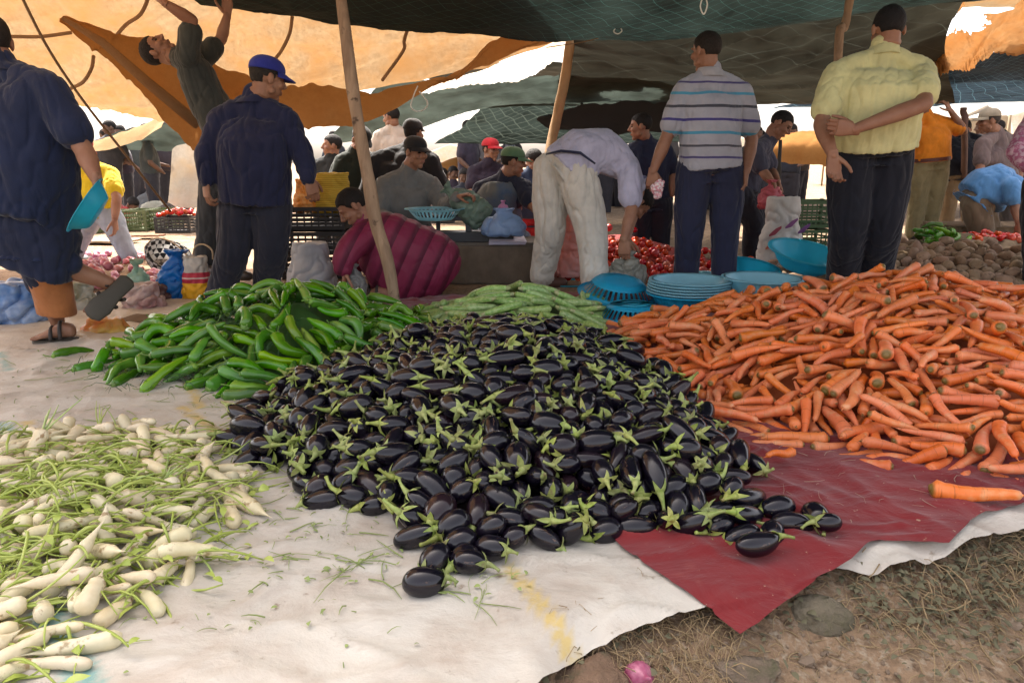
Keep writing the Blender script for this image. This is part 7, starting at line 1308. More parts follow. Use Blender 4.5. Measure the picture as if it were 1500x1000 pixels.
def hair_mesh(c, F, U, s=1.0, seed=0, thick=1.07, low=-.055, n=40, forehead=.06):
    F, U, R = frame_of(F, U); bm = bmesh.new(); bmesh.ops.create_uvsphere(bm, u_segments=n, v_segments=n//2+6, radius=1)
    for v in bm.verts:
        q = v.co.copy()                          # x right, y front, z up
        side = sstep(.0, .75, q.y); lim = low*(1-side)+forehead*side
        if abs(q.x) > .6 and -.3 < q.y < .35: lim = max(lim, .0)
        z = q.z*.087+.03
        k = sstep(lim-.012, lim+.010, z); sc_ = .86+(thick-.86)*k+.035*noise.noise(q*5+V((seed, 0, 0)))*k+.02*noise.noise(q*16+V((seed, 0, 0)))*k
        p = V((q.x*.074, q.y*.094-.012, q.z*.087+.03))
        ce = V((0, -.012, .03)); p = ce+(p-ce)*sc_
        v.co = c+(R*p.x+F*p.y+U*p.z)*s
    for f in bm.faces: f.smooth = True
    return bm
def cap_mesh(c, F, U, s=1.0, brim=.075, droop=.15, n=36, flat=False):
    F, U, R = frame_of(F, U); bm = bmesh.new(); K = 14; rows = []
    for j in range(K+1):
        a = j/K*PI/2; row = []
        for i in range(n):
            t = 2*PI*i/n; x, y = math.cos(t), math.sin(t)
            bul = 1.0+.05*math.sin(a*2)
            p = V((x*.083*math.cos(a)**.75*bul, y*.103*math.cos(a)**.75*bul-.010, .045+.085*math.sin(a)**(1.1)+(.006*y if j == 0 else 0)))
            row.append(bm.verts.new(c+(R*p.x+F*p.y+U*p.z)*s))
            if j == K: break
        rows.append(row)
    for a, b in zip(rows, rows[1:]):
        for i in range(n):
            if len(b) == 1: f = bm.faces.new((a[i], a[(i+1) % n], b[0]))
            else: f = bm.faces.new((a[i], a[(i+1) % n], b[(i+1) % n], b[i]))
            f.smooth = True
    # band turned inwards
    inner = []
    for i in range(n):
        t = 2*PI*i/n; p = V((math.cos(t)*.070, math.sin(t)*.090-.010, .052)); inner.append(bm.verts.new(c+(R*p.x+F*p.y+U*p.z)*s))
    for i in range(n): bm.faces.new((rows[0][(i+1) % n], rows[0][i], inner[i], inner[(i+1) % n]))
    br = bmesh.new(); g = []
    for j in range(7):
        row = []
        for i in range(17):
            t = rad(22+136*i/16); e = j/6; rx, ry = .080, .098+brim*e*math.sin((t-rad(22))/rad(136)*PI)**.6
            x = math.cos(t)*(rx+.006*e); y = math.sin(t)*ry-.010+(.0 if j else -.006); z = .050-droop*brim*e*1.2-.9*x*x*e-.002*j
            row.append([br.verts.new(c+(R*x+F*y+U*(z+h))*s) for h in (.0025, -.0025)])
        g.append(row)
    for j in range(6):
        for i in range(16):
            for h in (0, 1):
                q = (g[j][i][h], g[j][i+1][h], g[j+1][i+1][h], g[j+1][i][h]); f = br.faces.new(q if h == 0 else q[::-1]); f.smooth = True
    for i in range(16): br.faces.new((g[6][i][0], g[6][i+1][0], g[6][i+1][1], g[6][i][1]))
    return bm, br
SK = skin()
def person(label, J, shirt, trousers, sleeve='short', hairc=(.012, .009, .008), cap=None, s=1.0, vox=.008, hv=.0045, seed=1, shirt_fn=None, shirt_mat=None, tr_mat=None, face=False, shirt_amp=.012, tr_amp=.012, hem=.10, baggy=1.0, girth=1.0, leg=1.0, shoe=(.05, .04, .035), sk=SK, group=None, curl=.5, hands=True, taper=None, bare_calf=False, belt=None, hair_low=-.035, collar=True):
    Jp = {k: (PW(v) if k not in ('F', 'U', 'hl', 'hr') else v) for k, v in J.items()}
    H = Jp['head']; F = V(J['F']); U = V(J.get('U', (0, 0, 1)))
    sl, sr, hl, hr = Jp['sl'], Jp['sr'], Jp['pl'], Jp['pr']
    sm, hm = (sl+sr)/2, (hl+hr)/2
    base = V((hm.x, hm.y, min([Jp[k].z for k in ('al', 'ar') if k in Jp]+[hm.z])))
    root = empty('person', base); tag(root, label, 'person', group)
    rs_ = (sr-sl).normalized(); rh = (hr-hl).normalized()
    if 'mid' in Jp: mid = Jp['mid']
    else: mid = (sm+hm)/2
    neck = Jp.get('neck', sm+(sm-hm).normalized()*.05*s)
    spine = [hm, mid, sm]
    def sp_at(t, wh, dp, up=None):
        c = crl(spine, t); r = rh.lerp(rs_, t).normalized(); tn = (crl(spine, min(1, t+.05))-crl(spine, max(0, t-.05))).normalized()
        r = (r-tn*r.dot(tn)).normalized(); dvec = tn.cross(r).normalized()
        return (c, r*wh*s, dvec*dp*s)
    sw = max((sr-sl).length/2/s, .12)
    # the body: trunk, arms and legs grown together, then head and hands
    bm = bmesh.new()
    ring_loft(bm, [sp_at(-.06, .12*girth, .09*girth), sp_at(.05, .145*girth, .10*girth), sp_at(.35, .135*girth, .09*girth), sp_at(.65, .145*girth, .09*girth), sp_at(.88, sw*.8, .07), sp_at(1.02, sw*.5, .05)])
    limb(bm, [sm, neck, H+(neck-H)*.35], [.052*s, .055*s, .055*s], sub=3)
    for a in 'lr':
        S, E_, Wr = Jp['s'+a], Jp['e'+a], Jp['w'+a]
        limb(bm, [S, S.lerp(E_, .5), E_], [.052*s, .048*s, .041*s], sub=3); limb(bm, [E_, E_.lerp(Wr, .35), Wr], [.041*s, .043*s, .026*s], sub=3)
        limb(bm, [neck.lerp(S, .3)-V((0, 0, .035)), S], [.036*s, .050*s], sub=3)
        if 'k'+a in Jp:
            Hp, Kn, An = Jp['p'+a], Jp['k'+a], Jp['a'+a]
            limb(bm, [Hp, Hp.lerp(Kn, .5), Kn], [.085*s, .075*s, .055*s], sub=3); limb(bm, [Kn, Kn.lerp(An, .3), An], [.053*s, .056*s, .034*s], sub=3)
    me = fuse(bm, vox, 3); bm = bmesh.new(); bm.from_mesh(me)
    head_mesh(bm, H, F, U, s, hv, neck.lerp(H, .25))
    if hands:
        for a in 'lr':
            if 'h'+a not in J: continue
            d, n_, t, cu = J['h'+a][:4]; gp = J['h'+a][4] if len(J['h'+a]) > 4 else 0
            hand(bm, Jp['w'+a], V(d), V(n_), V(t), cu, s, .0035 if hv < .006 else .006, gp)
    body = setm(obj('body', bm, root), sk)
    # hair or cap
    if hairc: setm(obj('hair', hair_mesh(H, F, U, s, seed, low=hair_low, thick=1.02 if cap else 1.045), root), plain(hairc, .75, .3, scale=60, bs=.8, name='hair'))
    if cap:
        a, b = cap_mesh(H, F, U, s); m = fabric(cap); c_ = setm(obj('cap', a, root), m); setm(obj('brim', b, c_, loc=None), m); 
        c_.children[0].matrix_parent_inverse = Matrix.Identity(4)
    if face:
        Fn, Un, R = frame_of(F, U)
        for sg in (-1, 1):
            e = bmesh.new(); ball(e, H+(Fn*.074+R*sg*.030+Un*.010)*s, 1, (R*.014*s, Fn*.009*s, Un*.0065*s)); setm(smooth(obj('eye', e, root)), plain((.03, .02, .015), .25, .5, name='eye'))
            e = bmesh.new(); tube(e, [H+(Fn*.080+R*sg*.014+Un*.026)*s, H+(Fn*.083+R*sg*.030+Un*.032)*s, H+(Fn*.068+R*sg*.048+Un*.026)*s], [.003*s, .0042*s, .0025*s], 6); setm(obj('eyebrow', e, root), plain((.015, .01, .008), .9, name='brow'))
        e = bmesh.new(); ball(e, H+(Fn*.0865+Un*-.058)*s, 1, (R*.020*s, Fn*.008*s, Un*.0055*s)); setm(smooth(obj('lips', e, root)), plain((.25, .09, .07), .5, name='lips'))
    # shirt
    if collar and vox < .01:
        cb = bmesh.new(); ct = neck.lerp(H, .10)-(neck-sm)*.1; ax = (H-neck).normalized(); u1 = rs_; u2 = ax.cross(u1).normalized(); N_ = 28
        ra = [[cb.verts.new(ct+ax*hh*s+(u1*math.cos(2*PI*i/N_)*k1+u2*math.sin(2*PI*i/N_)*k2)*s) for i in range(N_)] for hh, k1, k2 in ((-.035, .100, .088), (-.012, .088, .080), (.018, .074, .072), (.022, .070, .068), (-.01, .066, .064))]
        for a, b in zip(ra, ra[1:]):
            for i in range(N_): cb.faces.new((a[i], a[(i+1) % N_], b[(i+1) % N_], b[i])).smooth = True
        setm(obj('collar', cb, root), fabric(shirt))
    g = girth; b_ = baggy
    bm = bmesh.new(); lo = -hem
    ring_loft(bm, [sp_at(lo, .192*g*b_, .160*g*b_), sp_at(.10, .192*g*b_, .158*g*b_), sp_at(.38, .185*g*b_, .150*g*b_), sp_at(.62, .19*g, .142*g), sp_at(.82, sw+.022, .122), sp_at(.96, sw+.012, .095), sp_at(1.06, sw*.72, .078), sp_at(1.13, sw*.42, .07)])
    limb(bm, [sm, neck.lerp(sm, .12)], [.088*s, .073*s], sub=3)
    if collar: limb(bm, [neck.lerp(sm, .2), neck.lerp(H, .13)], [.074*s, .070*s], sub=2)
    for a in 'lr':
        S, E_, Wr = Jp['s'+a], Jp['e'+a], Jp['w'+a]
        limb(bm, [neck.lerp(S, .3)-V((0, 0, .012)), S], [.064*s, .076*s], sub=3)
        if sleeve == 'short': limb(bm, [S, S.lerp(E_, .35), S.lerp(E_, .68)], [.077*s, .078*s, .080*s], sub=3)
        elif sleeve == 'long': limb(bm, [S, S.lerp(E_, .5), E_], [.078*s, .073*s, .066*s], sub=3); limb(bm, [E_, E_.lerp(Wr, .5), E_.lerp(Wr, .93)], [.066*s, .060*s, .048*s], sub=3)
        elif sleeve == 'rolled': limb(bm, [S, S.lerp(E_, .5), E_.lerp(Wr, .1)], [.077*s, .072*s, .062*s], sub=3)
    me = fuse(bm, vox, 10, shirt_fn or folds(shirt_amp, seed*7.3, 9, 5)); setm(obj('shirt', me, root), shirt_mat or fabric(shirt))
    # trousers
    if 'kl' in Jp:
        bm = bmesh.new()
        ring_loft(bm, [sp_at(.13, .168*g, .130*g), sp_at(0, .178*g, .140*g), sp_at(-.14, .17*g, .132*g)], pw=2.5)
        for a in 'lr':
            Hp, Kn, An = Jp['p'+a], Jp['k'+a], Jp['a'+a]; L = leg
            c_ = Hp.lerp(hm, .12)
            if bare_calf: limb(bm, [c_, Hp.lerp(Kn, .5), Kn, Kn.lerp(An, .25)], [.118*s*L, .105*s*L, .09*s*L, .085*s*L], sub=4)
            else: limb(bm, [c_, Hp.lerp(Kn, .5), Kn, Kn.lerp(An, .5), An.lerp(Kn, .03)], [.12*s*L, .112*s*L, .094*s*L, .084*s*L, .080*s*L], sub=4)
        me = fuse(bm, vox, 5, folds(tr_amp, seed*3.1+2, 9, 4)); setm(obj('trousers', me, root), tr_mat or fabric(trousers))
        if shoe:
            for a in 'lr':
                An = Jp['a'+a]; T_ = Jp.get('t'+a, An+V((F.x, F.y, 0)).normalized()*.16*s-V((0, 0, .04))); bm = bmesh.new()
                dd = (T_-An); limb(bm, [An-dd*.25-V((0, 0, .045*s)), An+dd*.35-V((0, 0, .035*s)), T_-V((0, 0, .01))], [.038*s, .045*s, .036*s], sub=3)
                setm(obj('shoe', fuse(bm, .01, 2), root), plain(shoe, .5, name='shoe'))
    if belt:
        bm = bmesh.new(); c_, r_, d_ = sp_at(.10, .200*g, .166*g); n_ = 40
        R0 = []
        for h in (-.018, .018):
            tn = (mid-hm).normalized(); R0.append([bm.verts.new(c_+tn*h+r_*math.cos(2*PI*k/n_)+d_*math.sin(2*PI*k/n_)) for k in range(n_)])
        for k in range(n_): bm.faces.new((R0[0][k], R0[0][(k+1) % n_], R0[1][(k+1) % n_], R0[1][k]))
        setm(obj('belt', bm, root), plain(belt, .5, name='belt'))
    return root, Jp

def stripes(base, bands, axis_pts):
    """bands: (lower height, upper height, colour) along the torso axis"""
    T = NT('striped_knit'); tc = T.n('ShaderNodeTexCoord'); g = T.n('ShaderNodeNewGeometry'); sx = T.n('ShaderNodeSeparateXYZ'); T.l(g.outputs['Position'], sx.inputs[0])
    nz = T.n('ShaderNodeTexNoise'); nz.inputs['Scale'].default_value = 4; T.l(tc.outputs['Object'], nz.inputs[0])
    ad = T.n('ShaderNodeMath', operation='MULTIPLY_ADD'); T.l(nz.outputs[0], ad.inputs[0]); ad.inputs[1].default_value = .035; T.l(sx.outputs[2], ad.inputs[2])
    a2 = T.n('ShaderNodeMath', operation='MULTIPLY_ADD'); T.l(sx.outputs[0], a2.inputs[0]); a2.inputs[1].default_value = axis_pts; T.l(ad.outputs[0], a2.inputs[2])
    f, raw = noisef(T, 10); col = mixc(T, f, base, tuple(x*.85 for x in base)); 
    for lo, hi, c in bands:
        a = T.n('ShaderNodeMath', operation='GREATER_THAN'); b = T.n('ShaderNodeMath', operation='LESS_THAN'); m = T.n('ShaderNodeMath', operation='MULTIPLY')
        T.l(a2.outputs[0], a.inputs[0]); a.inputs[1].default_value = lo; T.l(a2.outputs[0], b.inputs[0]); b.inputs[1].default_value = hi; T.l(a.outputs[0], m.inputs[0]); T.l(b.outputs[0], m.inputs[1]); col = mixc(T, m.outputs[0], col, c)
    return finish(T, col, .85, .2, raw, .3, .01, sheen=.2)

DOWN = (0, 0, -1)
# 1 striped polo
zz = lambda py: W(1040, py, 4.94).z
pb = []
for y0, c in ((128, (.03, .025, .13)), (148, (.03, .30, .48)), (172, (.02, .022, .04)), (196, (.03, .02, .2)), (212, (.03, .32, .5)), (228, (.03, .03, .05)), (114, (.05, .04, .12))):
    pass
for y0, w_, c in ((116, 3, (.07, .06, .17)), (132, 4, (.07, .28, .42)), (151, 4, (.06, .062, .08)), (171, 4, (.06, .05, .20)), (190, 4, (.07, .28, .42)), (208, 3, (.07, .07, .09)), (224, 3, (.07, .06, .18))):
    pb.append((zz(y0+w_/2)+.017, zz(y0-w_/2)+.017, c))
root, J_ = person('man in grey polo with blue and black stripes and navy trousers, back turned', dict(head=(1034, 76, 4.94), F=(-.55, .8, -.1), neck=(1041, 106, 4.93), sl=(1004, 133, 4.92), sr=(1085, 137, 4.92), mid=(1040, 180, 4.9), pl=(1015, 248, 4.92), pr=(1066, 248, 4.92),
  el=(975, 205, 4.88), wl=(956, 252, 4.84), er=(1101, 205, 4.95), wr=(1093, 252, 4.85), kl=(1010, 335, 4.9), al=G(1003, 428)+V((0, 0, .07)), kr=(1062, 338, 4.9), ar=G(1058, 431)+V((0, 0, .07)),
  hl=(DOWN, (.3, 1, 0), (.2, -.9, 0), .7, .4), hr=(DOWN, (-.9, .2, 0), (0, 1, 0), .5)), (.42, .42, .45), (.022, .026, .058), shirt_mat=stripes((.37, .38, .43), pb, .02), seed=2, girth=1.03, hem=-.02, shirt_amp=.010, hairc=(.02, .015, .012))
# 2 yellow polo
person('heavy man in pale yellow polo and dark trousers hands held behind the back', dict(head=(1301, 44, 4.3), F=(.1, 1, -.25), neck=(1293, 74, 4.28), sl=(1226, 112, 4.26), sr=(1348, 106, 4.26), mid=(1285, 150, 4.22), pl=(1247, 218, 4.28), pr=(1303, 218, 4.28),
  el=(1203, 183, 4.10), wl=(1220, 228, 3.96), er=(1354, 152, 3.99), wr=(1250, 190, 3.90), kl=(1243, 330, 4.28), al=G(1240, 450)+V((0, .1, .07)), kr=(1292, 330, 4.28), ar=G(1288, 450)+V((0, .1, .07)),
  hl=((.12, -.05, -1), (.05, -1, .1), (1, 0, 0), .62, .3), hr=((-.9, -.1, .1), (-.1, 1, .1), (0, 0, 1), .9, .6)), (.62, .60, .30), (.010, .012, .020), seed=5, girth=1.22, s=1.03, leg=1.12, shirt_amp=.011, hairc=(.010, .009, .010), hem=-.04)
# 3 navy jacket and cap
person('man in navy jacket and royal blue cap standing behind the green peppers', dict(head=(392, 117, 4.45), F=(.8, .62, -.22), neck=(372, 143, 4.45), sl=(325, 176, 4.45), sr=(419, 176, 4.45), mid=(372, 225, 4.42), pl=(350, 292, 4.45), pr=(398, 292, 4.45),
  el=(303, 226, 4.40), wl=(302, 266, 4.34), er=(443, 226, 4.45), wr=(452, 262, 4.38), kl=(343, 365, 4.42), al=G(322, 448)+V((0, 0, .06)), kr=(397, 368, 4.45), ar=G(390, 444)+V((0, 0, .06)),
  hl=((-.05, 0, -1), (.7, .6, 0), (.4, .9, 0), .55), hr=((.25, .1, -1), (-.6, .7, 0), (.5, .6, 0), .55)), (.014, .018, .052), (.020, .022, .036), sleeve='long', seed=8, girth=1.10, leg=1.05, cap=(.025, .035, .26), shirt_amp=.016, hem=.02, hairc=(.02, .016, .013))
# 4 the walking man at the left edge
r4, J4 = person('walking man in long navy tunic at the left edge, carrying a blue basin', dict(head=(-14, 62, 3.45), F=(-.7, .7, -.05), neck=(2, 95, 3.42), sl=(-50, 138, 3.55), sr=(72, 132, 3.36), mid=(28, 200, 3.42), pl=(0, 320, 3.5), pr=(62, 318, 3.42),
  el=(-60, 240, 3.4), wl=(-80, 310, 3.3), er=(124, 222, 3.32), wr=(141, 262, 3.26), kl=(60, 392, 3.47), al=G(88, 494)+V((0, 0, .075)), kr=(58, 378, 3.40), ar=(158, 414, 3.55),
  hr=((.10, 0, -1), (-1, -.2, 0), (.1, 1, 0), .85, .5)), (.010, .018, .052), (.012, .018, .045), seed=11, girth=1.2, s=1.0, shirt_amp=.013, hem=.25, shoe=None, hairc=(.02, .016, .014), bare_calf=True, baggy=1.12)
# wide trouser folds, orange under-trouser cuff, feet and sandals
bm = bmesh.new()
ring_loft(bm, [(W(30, 300, 3.45), V((.23, 0, 0)), V((0, .17, 0))), (W(34, 345, 3.44), V((.25, 0, 0)), V((0, .18, 0))), (W(45, 378, 3.42), V((.20, 0, .01)), V((0, .15, 0))), (W(66, 402, 3.40), V((.10, 0, -.045)), V((0, .11, 0)))])
limb(bm, [W(15, 340, 3.45), W(60, 372, 3.4), W(102, 386, 3.44)], [.15, .10, .055])
setm(obj('wrap', fuse(bm, .01, 3, folds(.016, 3.3, 6, 9)), r4), fabric((.012, .018, .045)))
bm = bmesh.new(); ring_loft(bm, [(W(62, 385, 3.46), V((.10, 0, 0)), V((0, .10, 0))), (W(74, 415, 3.50), V((.088, 0, -.01)), V((0, .09, 0))), (W(80, 440, 3.53), V((.082, 0, -.012)), V((0, .085, 0))), (W(84, 460, 3.54), V((.082, 0, -.012)), V((0, .085, 0)))]); setm(obj('trouser_cuff', fuse(bm, .008, 1, folds(.003, 1, 9, 5)), r4), fabric((.42, .16, .055)))
def foot(par, heel, toe, up, s=1.0, nm='foot', sandal=(.07, .06, .045)):
    d = (toe-heel); L = d.length; d.normalize(); up = (up-d*up.dot(d)).normalized(); sd = d.cross(up)
    bm = bmesh.new(); c = lambda a, b, u: heel+d*a*L+sd*b+up*u
    ring_loft(bm, [(c(-.02, 0, .035), sd*.02, up*.02), (c(.05, 0, .038), sd*.031, up*.034), (c(.3, 0, .045), sd*.032, up*.04), (c(.6, .003, .03), sd*.042, up*.024), (c(.8, 0, .02), sd*.045, up*.015), (c(.92, 0, .016), sd*.036, up*.012)])
    for i in range(5): o_ = (i-2)*.018; ball(bm, c(.96-.012*abs(i-1)*(1.5 if i > 1 else 1)+.0, o_, .013), 1, (d*.022, sd*.0095, up*.009))
    setm(obj(nm, fuse(bm, .004, 1), par), SK)
    bm = bmesh.new(); ring_loft(bm, [(c(-.07, 0, -.008), sd*.022, up*.008), (c(0, 0, -.009), sd*.040, up*.012), (c(.4, 0, -.008), sd*.038, up*.011), (c(.75, 0, -.008), sd*.052, up*.010), (c(1.0, 0, -.007), sd*.042, up*.009), (c(1.06, 0, -.006), sd*.015, up*.006)], 20)
    s1 = setm(smooth(obj('sandal', bm, par)), plain(sandal, .7, name='sandal'))
    for a in (.55, .32):
        bm = bmesh.new(); P0 = [c(a, math.cos(q)*.050, .002+math.sin(q)*(.058 if a > .5 else .082)) for q in [PI*k/12 for k in range(13)]]
        tube(bm, P0, [.009]*13, 8); o = setm(obj('strap', bm, s1), plain((.04, .03, .025), .7, name='strap2')); o.matrix_parent_inverse = Matrix.Identity(4)
hp = G(112, 500)+V((0, 0, .02)); tp = G(52, 504)+V((0, 0, .02))
foot(r4, hp, tp, V((0, 0, 1)))
foot(r4, W(186, 412, 3.58), W(134, 462, 3.42), V((-.75, .1, -.62)))
# 5 the man reaching up
person('man in charcoal T-shirt bending backwards to fix the canopy overhead', dict(head=(231, 74, 5.2), F=(.35, -.25, 1), U=(-1, -.1, .12), neck=(258, 84, 5.2), sl=(275, 84, 5.1), sr=(287, 96, 5.4), mid=(300, 138, 5.25), pl=(328, 202, 5.15), pr=(348, 210, 5.35),
  el=(281, 30, 5.05), wl=(240, 4, 4.95), er=(324, 58, 5.5), wr=(333, 22, 5.5), kl=(308, 305, 5.15), al=(300, 385, 5.2), kr=(346, 310, 5.4), ar=(345, 392, 5.4),
  hl=((-.8, 0, .6), (0, .5, 1), (-.3, 0, 1), .3), hr=((.1, 0, 1), (0, -1, 0), (-1, 0, 0), .4)), (.045, .05, .045), (.05, .055, .06), seed=13, girth=.88, face=True, s=.95, hem=.12, collar=False)
# 6 squatting man in plum padded jacket
def puff(c, n_):
    q = (c.x-PJ.x)*.92+(c.z-PJ.z)*-.42
    return .010*abs(math.sin(q*PI/.10))**.6-.006+folds(.006, 4, 7, 7)(c, n_)
PJ = W(520, 380, 4.7)
r6 = empty('person', V((W(600, 430, 4.8).x, 4.8, 0))); tag(r6, 'man squatting in a plum padded jacket beside the tall wooden pole', 'person')
bm = bmesh.new(); Hh = W(517, 304, 4.72)
limb(bm, [W(555, 352, 4.75), W(605, 385, 4.85), W(632, 405, 4.9)], [.10, .13, .12]); limb(bm, [W(550, 330, 4.75), W(530, 318, 4.73)], [.07, .06])
for a, b, c in ((W(535, 342, 4.6), W(512, 365, 4.5), W(506, 393, 4.45)), (W(545, 345, 4.95), W(520, 375, 4.9), W(512, 398, 4.7))): limb(bm, [a, b, c], [.05, .045, .028])
for y0 in (4.80, 4.96):
    limb(bm, [W(632, 402, y0), W(590, 395, y0), W(553, 392, y0)], [.09, .075, .055]); limb(bm, [W(553, 392, y0), W(562, 415, y0), W(556, 434, y0)], [.055, .05, .035])
me = fuse(bm, .01, 3); bm = bmesh.new(); bm.from_mesh(me); head_mesh(bm, Hh, V((-.65, -.25, -.6)), V((-.35, 0, .9)), 1.0, .0045, W(540, 322, 4.73))
hand(bm, W(506, 395, 4.45), V((-.1, 0, -1)), V((1, 0, 0)), V((0, -1, 0)), .7, 1, .0035, .4)
setm(obj('body', bm, r6), SK); setm(obj('hair', hair_mesh(Hh, V((-.65, -.25, -.6)), V((-.35, 0, .9)), 1, 6, thick=1.06), r6), plain((.012, .009, .008), .75, .3, scale=60, bs=.8, name='hair'))
bm = bmesh.new()
SPJ = [W(533, 325, 4.74), W(562, 342, 4.78), W(598, 360, 4.85), W(632, 372, 4.9), W(655, 388, 4.92)]
rg = []
for i in range(13):
    t = i/12; c = crl(SPJ, t)-V((0, 0, .10*min(1, t*2.2))); tn = (crl(SPJ, min(1, t+.04))-crl(SPJ, max(0, t-.04))).normalized(); r_ = V((0, 1, 0)); u_ = tn.cross(r_).normalized()
    hgt = [.08, .15, .20, .23, .255, .275, .285, .29, .285, .27, .24, .20, .13][i]; wd = [.09, .16, .2, .225, .24, .25, .25, .25, .245, .235, .215, .18, .12][i]
    rg.append((c-V((0, 0, .02+t*.02)), r_*wd, u_*hgt))
ring_loft(bm, rg)
limb(bm, [W(540, 345, 4.62), W(518, 358, 4.52), W(505, 376, 4.46), W(502, 393, 4.44)], [.095, .085, .075, .055])
limb(bm, [W(545, 348, 5.0), W(524, 372, 4.92), W(515, 398, 4.75)], [.095, .08, .055]); limb(bm, [W(530, 322, 4.74), W(548, 330, 4.76)], [.075, .09])
T = NT('quilt'); gq = T.n('ShaderNodeNewGeometry'); dq = T.n('ShaderNodeVectorMath', operation='DOT_PRODUCT'); T.l(gq.outputs['Position'], dq.inputs[0]); dq.inputs[1].default_value = (.92/.10, 0, -.42/.10)
fq = T.n('ShaderNodeMath', operation='SUBTRACT'); T.l(dq.outputs['Value'], fq.inputs[0]); fq.inputs[1].default_value = (PJ.x*.92-PJ.z*.42)/.10
f2q = T.n('ShaderNodeMath', operation='FRACT'); T.l(fq.outputs[0], f2q.inputs[0]); mq = T.n('ShaderNodeMapRange'); mq.interpolation_type = 'SMOOTHSTEP'; mq.inputs[1].default_value = .55; mq.inputs[2].default_value = .85; T.l(f2q.outputs[0], mq.inputs[0])
quilt = finish(T, mixc(T, mq.outputs[0], (.19, .020, .055), (.095, .012, .032)), .6, .3, noisef(T, 22, detail=5)[1], .35, .01)
setm(obj('padded_jacket', fuse(bm, .008, 3, puff), r6), quilt)
bm = bmesh.new()
for y0 in (4.80, 4.96):
    limb(bm, [W(628, 402, y0), W(592, 402, y0), W(556, 400, y0), W(562, 425, y0)], [.10, .09, .078, .062])
setm(obj('trousers', fuse(bm, .009, 3, folds(.01, 3, 7, 6)), r6), fabric((.02, .025, .06)))
for y0 in (4.62, 4.98):
    p = G(560, 440, .05); p.y = y0; p.x = W(555, 435, y0).x; foot(r6, V((p.x+.06, y0, .02)), V((p.x-.15, y0, .02)), V((0, 0, 1)), sandal=(.09, .09, .1))
# 7 grey shirt seller
person('seated seller in grey long sleeved shirt and black cap, face turned right', dict(head=(609, 224, 6.0), F=(.72, -.62, -.12), neck=(598, 250, 6.05), sl=(562, 272, 6.0), sr=(632, 272, 6.1), mid=(596, 305, 6.05), pl=(580, 345, 6.1), pr=(620, 345, 6.1),
  el=(556, 318, 5.85), wl=(585, 326, 5.6), er=(650, 305, 5.95), wr=(672, 288, 5.6), kl=(575, 365, 5.6), al=(575, 400, 5.6), kr=(625, 365, 5.6), ar=(625, 400, 5.6),
  hl=((1, -.2, 0), (0, 0, -1), (0, -1, 0), .6), hr=((.8, -.3, .2), (0, 0, -1), (0, -1, .2), .7, .5)), (.16, .165, .16), (.05, .05, .05), sleeve='long', seed=17, cap=(.016, .016, .018), face=True, vox=.01)
# 8-12 people behind
person('broad man in black with a black cap behind the grey seller', dict(head=(606, 196, 6.9), F=(.4, .9, 0), neck=(600, 214, 6.9), sl=(550, 235, 6.8), sr=(632, 236, 6.8), mid=(590, 280, 6.85), pl=(565, 330, 6.9), pr=(612, 330, 6.9), el=(535, 285, 6.7), wl=(540, 320, 6.6), er=(650, 280, 6.8), wr=(655, 320, 6.7), kl=(565, 365, 6.9), al=(565, 385, 6.9), kr=(612, 365, 6.9), ar=(612, 385, 6.9)), (.012, .012, .014), (.02, .02, .02), sleeve='long', seed=19, cap=(.014, .013, .015), vox=.014, hv=.007, girth=1.25, s=1.02, hands=False)
person('man in a cream striped shirt standing behind the men in black', dict(head=(573, 172, 8.4), F=(-.8, .5, -.2), neck=(576, 188, 8.4), sl=(556, 200, 8.4), sr=(606, 200, 8.4), mid=(580, 230, 8.4), pl=(568, 270, 8.4), pr=(594, 270, 8.4), el=(550, 230, 8.4), wl=(552, 255, 8.3), er=(612, 230, 8.4), wr=(610, 255, 8.3), kl=(568, 310, 8.4), al=(568, 350, 8.4), kr=(594, 310, 8.4), ar=(594, 350, 8.4)), (.55, .46, .38), (.03, .03, .04), seed=23, vox=.014, hv=.007, hands=False)
person('man in dark green leaning over behind the tall wooden pole', dict(head=(529, 206, 7.0), F=(.5, -.6, -.5), neck=(520, 222, 7.05), sl=(500, 238, 7.0), sr=(548, 236, 7.1), mid=(515, 275, 7.1), pl=(500, 320, 7.1), pr=(532, 320, 7.1), el=(488, 270, 6.9), wl=(500, 300, 6.8), er=(556, 262, 7.0), wr=(556, 290, 6.9), kl=(500, 350, 7.1), al=(500, 385, 7.1), kr=(532, 350, 7.1), ar=(532, 385, 7.1)), (.018, .026, .02), (.02, .02, .02), sleeve='long', seed=29, vox=.014, hv=.007, hands=False, cap=(.01, .012, .012))
person('man in dark blouse behind the crates, left of the tall pole', dict(head=(486, 214, 8.0), F=(-.8, -.3, 0), neck=(486, 230, 8.0), sl=(466, 243, 8.0), sr=(508, 243, 8.0), mid=(486, 280, 8.0), pl=(474, 310, 8.0), pr=(498, 310, 8.0), el=(460, 275, 8), wl=(465, 295, 7.9), er=(512, 275, 8), wr=(510, 295, 7.9), kl=(474, 335, 8.0), al=(474, 360, 8.0), kr=(498, 335, 8.0), ar=(498, 360, 8.0)), (.02, .022, .022), (.02, .02, .02), sleeve='long', seed=31, vox=.016, hv=.008, hands=False)
